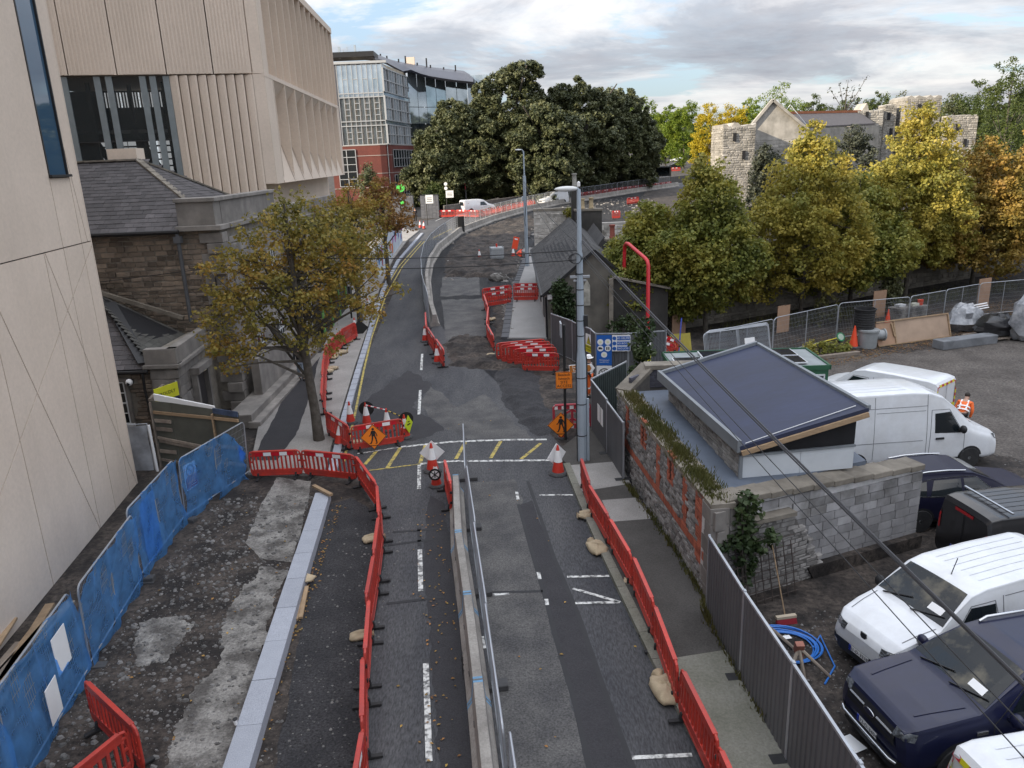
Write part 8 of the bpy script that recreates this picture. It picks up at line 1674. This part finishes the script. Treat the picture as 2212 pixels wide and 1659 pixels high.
def greens():
 r=random.Random(5);ev=[((-9.2,121),5.2,14.6,'leftmost evergreen oak beside the college path'),((-4.6,123.5),6.4,18.8,'evergreen oak between the leftmost one and the tallest'),((1.0,126),7.4,24.2,'tallest evergreen oak with sunlit domed top'),((6.6,120.5),6.2,17.6,'evergreen oak in front of the tallest one, over the white van'),((13.2,131),7.0,21.6,'evergreen oak with a rounded top right of the tallest'),((20.5,138),6.4,20.8,'rightmost evergreen oak of the dark row')]
 for k,((x,y),w,zt,lb)in enumerate(ev):
  g=tz(y);E=[];H=zt-g
  for j in range(30):
   f=r.random();z=H*(.08+.80*f);ww=w*(.98-.75*max(0,f-.45)/.55*.9);a=r.uniform(0,6.28);s=w*r.uniform(.20,.34);z=H*(.10+.82*f);q=w*.88*math.sqrt(max(0,1-((z/H-.46)/.52)**2));E.append((q*math.cos(a),q*math.sin(a),z,s,s,s*.85))
  E.append((0,0,H*.47,w*.92,w*.88,H*.47))
  tree(lb,(x,y,g),E,950,105,.36,.70,L_ever,.45,3.0,'evergreen oaks along the far road',20+k,'evergreen_oak',0,0,lo=.78)
 P=T(690,955);tree('autumn street tree with olive and orange leaves in front of the courthouse',(P.x,P.y,.05),[(-.4,.5,6.5,2.3,2.2,2.1),(-2.2,-.2,4.6,1.8,1.6,1.25),(1.5,.8,5.5,2.0,1.8,1.2),(-.2,.6,8.1,1.5,1.5,1.1),(-1.9,.2,6.3,1.7,1.6,1.4),(.9,1.0,7.2,1.7,1.6,1.3),(-2.7,-.4,3.6,1.0,1.0,.7),(.3,.2,4.0,1.2,1.2,.7)],520,30,.13,.36,L_maple,.17,2.3,'street trees',3,'maple_tree',60,lo=.25,lean=(-.12,.1))
 P=T(779,697);tree('second street tree behind the first, brown and gold',(P.x,P.y,P.z),[(0,0,5.6,2.4,2.3,2.2),(.8,0,7.4,1.8,1.8,1.3),(-1.0,.3,6.6,1.8,1.8,1.5),(1.3,-.2,4.6,1.5,1.4,1.0)],260,30,.15,.4,L_maple,.16,2.6,'street trees',8,'maple_tree',30,lo=.3)
 P=T(787,676);tree('rusty street tree furthest along the pale footpath',(P.x+.4,P.y+9,tz(P.y+9)),[(0,0,5.4,2.2,2.1,2.0),(.3,0,7.0,1.5,1.5,1.2),(1.2,0,4.6,1.3,1.3,.9)],190,28,.17,.42,L_rust,.15,2.4,'street trees',9,'maple_tree',22,lo=.3)
 tree('small dark conifer by the red brick wall',(-19,112,tz(112)),[(0,0,3.2,1.8,1.8,3.0),(0,0,5.6,1.0,1.0,2.0)],70,30,.3,.6,L_ever,.12,1,None,11,'conifer',0)
 lm=[((8.2,43.6),2.5,7.4,1.4,L_limeg,'leftmost green lime tree leaning over the cottage outshot'),((10.9,41.9),2.5,9.6,1.5,L_limeg,'green lime tree with a yellow top in front of the ruined tower'),((17.0,44.0),3.0,10.9,1.7,L_lime,'yellow lime tree right of the ruined tower'),((21.0,46.6),2.9,8.2,1.8,L_limeg,'lower olive lime tree between the two tallest yellow ones'),((25.4,48.6),3.0,12.0,2.0,L_lime,'tallest yellow lime tree with a pointed top'),((30.6,50.2),3.3,9.6,2.0,L_orange,'bronze lime tree left of the big orange one'),((36.2,50.0),4.0,12.9,2.0,L_orange,'big orange brown tree at the right edge')]
 for k,((x,y),w,zt,zb,m,lb)in enumerate(lm):
  H=zt-.3;w*=1.22;zb-=.5;rr=random.Random(k+40);E=[(0,0,zb+(H-zb)*.38,w,w*.9,(H-zb)*.36),(0,0,zb+(H-zb)*.68,w*.62,w*.6,(H-zb)*.28),(rr.uniform(-.3,.3),0,zb+(H-zb)*.88,w*.30,w*.3,(H-zb)*.16)]
  for j in range(7):a=rr.uniform(0,6.28);E.append((w*.75*math.cos(a),w*.6*math.sin(a),zb+(H-zb)*rr.uniform(.12,.55),w*.42,w*.4,w*.34))
  tree(lb,(x,y,tz(y)),E,1000,44,.19,.46,m,.13,zb+.2,'lime trees along the estate wall',60+k,'lime_tree',34,lo=.45)
 far=[(1395,212,42,250,L_bright,'poplar','tall green poplar beside the dark oaks'),(1440,222,36,235,L_bright,'poplar','green poplar right of the first one at the far junction'),(1480,215,40,225,L_bright,'poplar','yellowing poplar behind the far junction'),(1535,222,44,180,L_yell,'tree','bright yellow tree left of the ruined tower'),(1580,222,42,190,L_yell,'tree','yellow tree directly behind the ruined tower'),(1620,212,40,200,L_bright,'tree','yellow green tree behind the chapel gable'),(1690,182,62,150,L_bright,'tree','big bright green tree behind the chapel roof'),(1760,200,40,160,L_green,'tree','green tree right of the big bright one'),(1830,212,40,170,L_green,'tree','mid green tree left of the castle ruin'),(1900,196,45,210,L_green,'pine','flat topped dark pine behind the castle ruin'),(1950,200,40,200,L_ever,'tree','dark tree behind the castle ruin'),(2010,205,45,170,L_green,'tree','olive tree right of the castle ruin'),(2065,200,40,160,L_ever,'tree','dark conifer left of the big right hand tree'),(2120,170,60,110,L_green,'tree','large green tree behind the orange one'),(2195,118,75,95,L_green,'tree','largest green tree at the top right edge'),(2260,150,60,120,L_green,'tree','green tree cut by the right edge'),(1655,315,36,84,L_grey,'tree','grey green tree at the foot of the ruined tower'),(1840,270,62,82,L_grey,'tree','grey green leafy tree below the castle ruin'),(1770,325,50,78,L_grey,'tree','lower grey green tree between the yellow limes'),(2030,300,55,78,L_green,'tree','green tree behind the tallest yellow lime'),(940,395,26,116,L_green,'shrub','light green shrub beside the right gate pillar')]
 for k,(px,py,hw,Y,m,nm,lb)in enumerate(far):
  P=atY(px,py,Y);g=tz(Y);w=hw*Y/1660;zt=P.z;H=zt-g;rr=random.Random(k+90);E=[(0,0,H*.56,w*.95,w*.8,H*.34),(0,0,H*.80,w*.55,w*.5,H*.20),(0,0,H*.32,w,w*.8,H*.26)]
  for j in range(5):a=rr.uniform(0,6.28);E.append((w*.7*math.cos(a),w*.5*math.sin(a),H*rr.uniform(.3,.85),w*.42,w*.4,w*.4))
  s=max(.26,Y/1660*3.4);tree(lb,(P.x,Y,g),E,300 if Y>100 else 330,44,s*.8,max(.5,w*.16),m,.2,H*.25,'trees beyond the estate wall',100+k,nm,12 if Y<120 else 0,0,lo=.5)
 t=thing('bare_tree','thin half bare tree rising over the chapel roof','tree',(51,120,tz(120)));rr=random.Random(4);tw=MB();C=[]
 for k in range(22):a=Vector((rr.uniform(-.3,.3),0,rr.uniform(8,12)));b=a+Vector((rr.uniform(-3,3),rr.uniform(-1,1),rr.uniform(1,4.5)));tw.tube([a,b],[.07,.03],4);C.append(tuple(b));C.append(tuple(a.lerp(b,.7)))
 tw.tube([(0,0,0),(0,0,12.5)],[.25,.1],6);tw.build('limbs',M_bark,t);leafmesh('crown',leafcloud(C,[.5]*len(C),8,.3,3),L_grey,t)
 g=np.random.default_rng(3);n=900;th=g.uniform(-.95,1.05,n);R=g.uniform(330,520,n);C=np.stack([R*np.sin(th),R*np.cos(th),7+g.uniform(2,13,n)],1);C=C[(C[:,0]/C[:,1]<-.12)|(C[:,0]/C[:,1]>.16)];o=leafmesh('distant_wood',leafcloud(C,[7]*len(C),26,4.2,5),L_green,None);tag(o,'distant band of woodland along the horizon',None,None,'stuff')
 def shrub(lb,base,E,n,per,leaf,rr,m,seed,nm='shrub',th=.3):return tree(lb,base,E,n,per,leaf,rr,m,.04,th,None,seed,nm,14,lo=.2,cat='plant',flat=1)
 shrub('big-leaved climber hanging down the block wall corner',(5.12,15.45,0),[(0,0,2.5,.30,.26,.35),(-.05,0,1.9,.34,.25,.5),(.1,-.05,1.35,.36,.25,.4),(-.28,-.05,1.5,.3,.2,.35),(.52,-.1,1.62,.26,.2,.22),(.0,0,.8,.2,.15,.3)],70,16,.14,.15,L_shrub,201,'climbing_plant')
 shrub('leafy shrub growing behind the dark hoarding at the site gate',(5.35,30.5,0),[(0,0,2.1,.45,.5,.9),(.1,0,3.0,.33,.35,.7),(-.6,-.2,1.2,.45,.4,.4),(-.2,-.4,.7,.9,.6,.5)],110,22,.16,.24,L_shrub,202);shrub('dark ivy bush climbing the cottage gable wall',(2.95,41.4,.1),[(0,0,2.2,.75,.4,1.1),(.2,0,1.4,.6,.4,.9),(-.2,0,3.0,.5,.3,.5)],130,24,.15,.25,L_shrub,203,'ivy_bush');shrub('dark bush under the cottage outshot',(6.0,39.8,.1),[(0,0,.9,.9,.6,.8),(.9,0,.7,.7,.5,.6)],70,24,.15,.25,L_shrub,204,'bush')
 shrub('dark ivy clad stump behind the mesh fence',(22.6,44.8,.2),[(0,0,1.4,.6,.5,1.2),(.1,0,2.6,.4,.4,.6)],70,26,.18,.28,L_ever,205,'ivy_bush');shrub('low green bush beside the plywood screen',(15.2,36.6,.1),[(0,0,.35,.9,.5,.35),(1.1,.2,.3,.8,.4,.3)],50,22,.12,.22,L_limeg,206,'bush');shrub('light green saplings in front of the estate wall',(17.6,42.2,.2),[(0,0,1.1,.5,.3,1.0),(.8,.2,.9,.3,.3,.8)],30,18,.13,.2,L_weed,207)
 shrub('ivy tuft growing on the ruined gable top',(4.9,58.6,5.2),[(0,0,.6,.5,.3,.7),(-.1,0,-.4,.3,.2,.6),(-1.0,-.1,-1.2,.5,.2,.3)],36,22,.18,.25,L_limeg,208,'ivy_tuft')
 def blades(nm,lb,pts,n,h,m,sd,spread=.1):
  r=random.Random(sd);mb=MB()
  for _ in range(n):
   a,b=r.choice(list(zip(pts,pts[1:])));p=Vector(a).lerp(Vector(b),r.random())+Vector((r.gauss(0,spread),r.gauss(0,spread),0));hh=h*r.uniform(.3,1.2)*(.5+abs(math.sin(p.y*1.9+sd)));d=Vector((r.uniform(-.5,.5),r.uniform(-.5,.5),1));w=Vector((r.uniform(-1,1),r.uniform(-1,1),0)).normalized()*.012;q=p+d*hh;mb.add([p-w,p+w,p+d*hh*.6+w*.8+Vector((0,0,.01)),q,p+d*hh*.6-w*.8],[(0,1,2,3,4)])
  return tag(mb.build(nm,m,None),lb,None,None,'stuff')
 tp=WB.lerp(WA,.06)+Vector((.26,0,2.49));tq=WA+Vector((.24,.3,2.49));blades('wall_weeds','dry grass and moss growing along the top of the rubble wall',[tp,tq],4200,.13,L_weed,1,.15);blades('kerb_weeds','weeds growing at the foot of the rubble wall and hoarding',[(3.40,22.3,.11),(3.95,18.5,.11),(4.22,15.5,.11),(4.1,14.6,.11),(4.3,11.5,.11)],1300,.16,L_weed,2,.05);blades('verge_grass','rough grass in front of the estate wall',[(12,41.5,.2),(22,45.8,.3),(34,50.8,.45)],5000,.4,L_weed,3,.6)
greens()
# castle ruins
def castle():
 cs=mat('castle_stone',(.36,.34,.31),.9,var=.4,scale=.8,c2=(.21,.20,.18),rand=.2,island=.2,streak=.3,bump=.3)
 def tower(lb,x0,x1,y,zt,nm,d=4.5,seed=1,rag=.5,name='ruined_tower'):
  g=tz(y)-.2;r=random.Random(seed);t=thing(name,lb,'ruin');n=9;P=[(x0,y,g),(x1,y,g)]+[(x1-(x1-x0)*k/n,y,zt-r.uniform(0,rag))for k in range(n+1)];m=MB();m.prism(P,(0,0,0),(-(x1-x0)*.0,d,0));m.build('wall_core',cs,t);H=zt-g-rag*.7
  stonework(t,'stone',(x0,y,g),(x1,y,g),H,.55,.24,cs,.05,.3,seed,proud=.08,limit=150,hj=.35,wj=.5);stonework(t,'stone',(x0,y+d,g),(x0,y,g),H,.55,.24,cs,.05,.3,seed+1,proud=.08,limit=90,hj=.35,wj=.5)
  for k in range(2):MB().box((x0+(x1-x0)*(.35+.3*k),y-.1,zt-1.6-2*k),(.35,.3,.9)).build('slit',M_dark,t)
  return t
 tower('pale ruined stone tower catching the sun beyond the yellow trees',25.5,29.3,93,12.9,'',5,3,.7);tower('jagged castle tower ruin, left of the group',47.5,51.0,108,15.2,'',3,5,1.4);tower('round topped castle turret in the middle of the ruin group',51.6,53.2,109,15.0,'',2,6,.3);tower('broad castle tower block at the right of the ruin group',54.0,58.6,108,15.9,'',5,7,.7);tower('low castle wall stub right of the broad tower',59.0,63.2,107,13.2,'',2,8,.2,'ruined_wall')
 t=thing('chapel','stone chapel with pointed gable and long slate roof behind the ruined tower','chapel');g=tz(98);x0,x1,xr=29.6,37.2,32.3;m=MB();m.prism([(x0,97.2,g),(36.6,97.2,g),(36.6,97.2,12.0),(32.4,97.2,15.2),(x0,97.2,12.0)],(0,0,0),(.2,1.2,0));m.build('gable_wall',cs,t);stonework(t,'stone',(x0+.5,97.2,g),(36.4,97.2,g),8.4,.9,.4,cs,.05,.2,9,proud=.05,limit=120)
 m=MB();m.bar((29.4,97.1,11.9),(32.4,97.1,15.4),.5,.3);m.bar((36.8,97.1,11.9),(32.4,97.1,15.4),.5,.3);m.build('gable_coping',cs,t);m=MB();m.prism([(35.5,98.2,12.1),(49,106,12.4),(48.0,108.5,14.0),(33.8,100.7,13.9)],(0,0,-.1),(0,0,.1));m.build('roof',M_slate,t);m=MB();m.bar((33.8,100.7,14.05),(48,108.5,14.15),.4,.3);m.build('ridge_tiles',mat('terracotta',(.36,.13,.06),.8,var=.2),t);m=MB();m.prism([(36.6,97.4,g),(49.5,105.6,g),(49.5,105.6,12.2),(36.6,97.4,12.0)],(0,0,0),(0,.6,0));m.build('side_wall',cs,t);m=MB();m.tube([(34,97.5,13.9),(34.8,97.8,14.8)],.05,5);m.tube([(34.8,97.8,14.8),(37.2,98.2,12.3)],.05,5);m.build('roof_ladder',M_whiteframe,t)
castle()
# glass and red brick college building
M_alu=mat('alu_frame',(.42,.43,.44),.5,.2,var=.1)
def college():
 t=thing('college_building','glass fronted college building with swooping dark roof on a red brick base','building');X0,XC,Y0,Y1=-25.6,-18.5,130.0,147.0;xe=-16.4;zb,zt=12.9,25.1;rb=mat('college_brick',(.155,.042,.032),.85,var=.25,scale=.6,c2=(.11,.033,.027),fine=.06,fscale=6)
 fd=Vector((xe-XC,Y1-Y0,0)).normalized();fn=Vector((fd.y,-fd.x,0));FL=(Vector((xe,Y1,0))-Vector((XC,Y0,0))).length;core=mat('curtain_beige',(.42,.36,.27),.7,var=.35,scale=1.5,c2=(.24,.20,.15),stretch=(4,1,.3))
 m=MB();m.prism([(X0,Y0+.25,zb),(XC-.25,Y0+.25,zb),(xe-.3,Y1,zb),(X0,Y1,zb)],(0,0,0),(0,0,zt-zb));m.build('core',core,t);gl=mat('pale_glass',(.16,.22,.28),.04,var=.3,scale=.4,c2=(.06,.09,.11),spec=1.0,alpha=.28);glr=mat('sky_glass',(.55,.63,.70),.05,.75,var=.3,scale=.35,c2=(.30,.36,.40),spec=1.0)
 nb=9;W=XC-X0
 for k in range(nb):
  a,b=X0+W*k/nb,X0+W*(k+1)/nb
  for(z0,z1,f)in((zb,15.8,3),(15.8,16.5,1),(16.5,20.1,4),(20.1,20.7,1),(20.7,24.9,2)):
   o=box('window',((a+b)/2,Y0+.12,(z0+z1)/2),(b-a-.04,.04,z1-z0-.04),gl if z0<20 else glr,t)
   if k%2:
    fr=MB()
    for j in range(f+1):fr.box(((a+b)/2,Y0+.05,z0+(z1-z0)*j/f),(b-a,.12,.10))
    fr.build('frame',M_alu,o)
 m=MB()
 for k in range(nb+1):m.box((X0+W*k/nb,Y0+.03,(zb+zt)/2),(.09,.14,zt-zb))
 for z in(zb,15.8,16.5,20.1,20.7,zt):m.box(((X0+XC)/2,Y0+.02,z),(W+.1,.16,.14))
 m.build('mullions',M_alu,t);m=MB();m.box((X0-.9,Y0+.3,19),(1.9,.6,12.4));m.build('lead_cladding',mat('lead_cladding',(.09,.09,.105),.6,.2,var=.2),t)
 m=MB();m.box(((X0+XC)/2-.3,Y0+.4,zt+.12),(W+2.2,1.2,.35));m.build('white_fascia',M_alu,t)
 C=Vector((XC,Y0,0));n2=10
 for(z0,z1)in((zb,15.9),(16.6,20.2),(20.9,24.4)):
  for k in range(n2):
   a,b=C+fd*FL*k/n2,C+fd*FL*(k+1)/n2;m=MB();m.prism([a+Vector((0,0,z0)),b+Vector((0,0,z0)),b+Vector((0,0,z1)),a+Vector((0,0,z1))],fn*.0,fn*.04);o=m.build('window',glr if(k+int(z0))%3 else M_glassdark,t);m=MB();m.bar(a+fn*.1+Vector((0,0,z0)),a+fn*.1+Vector((0,0,z1)),.28,.2)
   for z in(z0,(z0+z1)/2,z1):m.bar(a+fn*.08+Vector((0,0,z)),b+fn*.08+Vector((0,0,z)),.2,.16)
   m.build('frame',M_alu,o)
 m=MB();m.prism([C,C+fd*FL,C+fd*FL+Vector((0,0,22.7)),C+Vector((0,0,25))],fn*-.1,fn*-.02);m.build('spandrels',glr,t)
 P=[(X0-2,Y0-.4),(XC-1.2,Y0-.4),(XC-.3,Y0-.1),(XC+.35,Y0+.6),(XC+.3,Y0+2.0),(xe+.45,Y1+.5),(X0-2,Y1+.5)];m=MB();m.prism([(x,y,0)for x,y in P],(0,0,tz(130)-.3),(0,0,zb-.15));m.build('brick_base',rb,t);m=MB()
 for z in(6.2,8.4,11.2,zb-.1):
  for a,b in zip(P[:6],P[1:6]):m.bar((a[0],a[1],z),(b[0],b[1],z),.10,.09)
 m.build('string_course',mat('string_grey',(.40,.36,.33),.8,var=.1),t)
 def bw(a,b,z0,z1,nx,nz,nn):
  a,b=Vector(a),Vector(b);o=MB().prism([a+Vector((0,0,z0)),b+Vector((0,0,z0)),b+Vector((0,0,z1)),a+Vector((0,0,z1))],nn*.0,nn*.06).build('window',M_glassdark,t);m=MB()
  for k in range(nx+1):p=a.lerp(b,k/nx)+nn*.08;m.bar(p+Vector((0,0,z0)),p+Vector((0,0,z1)),.12,.1)
  for k in range(nz+1):z=z0+(z1-z0)*k/nz;m.bar(a+nn*.08+Vector((0,0,z)),b+nn*.08+Vector((0,0,z)),.12,.1)
  m.build('frame',M_alu,o)
 bw((X0-1,Y0-.42,0),(X0+1.9,Y0-.42,0),6.5,12.2,2,5,Vector((0,-1,0)));q=Vector((XC+.42,Y0+2.4,0));e=Vector((xe+.5,Y1-.5,0));bw(q,e,9.3,12.0,9,2,fn);bw(q,e,4.6,8.0,9,2,fn)
 pts=[(xe,Y1),(-13.5,149.5),(-10,151),(-6,151.5),(-1.5,151)];dg=mat('hall_dark_glass',(.022,.03,.036),.05,var=.3,scale=.3,spec=.9)
 zh=atY(718.3+800*.21165,97.2+262*.2117,150).z
 for k,(a,b)in enumerate(zip(pts,pts[1:])):
  a,b=Vector((*a,0)),Vector((*b,0));L=(b-a).length;n=max(2,int(L/1.5));nn=Vector(((b-a).y,-(b-a).x,0)).normalized()
  for j in range(n):
   p,q=a.lerp(b,j/n),a.lerp(b,(j+1)/n-.02)
   for(z0,z1,mm)in((tz(150)+3.5,10.5,dg),(10.6,13.4,dg),(13.5,16.5,dg),(16.6,19.4,glr),(19.5,zh-.35*k,glr)):MB().prism([p+Vector((0,0,z0)),q+Vector((0,0,z0)),q+Vector((0,0,z1)),p+Vector((0,0,z1))],nn*0,nn*.06).build('glass_panel',mm,t)
  m=MB();m.prism([a+Vector((0,0,3)),b+Vector((0,0,3)),b+Vector((0,0,23)),a+Vector((0,0,23))],nn*-1.2,nn*-1.0);m.build('hall_back',M_dark,t)
 rm=mat('roof_blue_grey',(.060,.064,.085),.45,.3,var=.2,scale=.3);prof=[(270,76,92),(430,88,128),(500,118,150),(600,150,205),(720,178,268),(800,190,252),(900,205,292),(1000,225,318),(1120,238,338),(1240,252,356),(1340,264,366),(1400,300,372),(1438,352,376)];D=lambda x,y:(718.3+x*.21165,97.2+y*.2117);rows=[]
 for(x,a,b)in prof:Y=140 if x<480 else 147;p,q=atY(*D(x,a),Y+7),atY(*D(x,b),Y-1.5);rows.append([p+Vector((0,3,-.8)),p,p.lerp(q,.5)+Vector((0,0,.35)),q,q+Vector((0,.3,-.35)),p+Vector((0,3,-.9))])
 m=MB();m.grid(rows);m.build('roof',rm,t,smooth=35)
 for(x,y,h)in((490,100,.5),(555,120,.5),(675,155,.6),(745,150,1.2),(865,190,.5),(960,185,1.5),(1000,212,.5),(1135,235,.5),(1255,235,1.0)):p=atY(*D(x,y+12),153);MB().box((p.x,p.y,p.z+h*.2),(.25,.25,h)).build('roof_vent',M_iron,t)
 p=atY(*D(797,165),153);MB().box((p.x,p.y,p.z),(1.5,.8,1.3)).build('roof_plant',M_cream,t);p=atY(*D(200,115),140);MB().box((p.x,p.y,p.z),(8,5,.8)).build('plant_room',M_iron,t)
 for(x,y0,y1,w)in((65,20,140,.35),(145,15,60,.12),(225,0,100,.3),(222,0,60,.2),(110,50,90,.12)):p,q=atY(*D(x,y0),139),atY(*D(x,y1),139);MB().bar((p.x,p.y,p.z),(p.x,p.y,q.z),w).build('aerial_mast',M_pole,t)
 for k,x in enumerate((-19.0,-17.2,-15.4)):MB().lathe([(.2,tz(148)),(.2,9)],8,(x,148.2,0)).build('column',M_pole,t)
college()
flush_pieces()
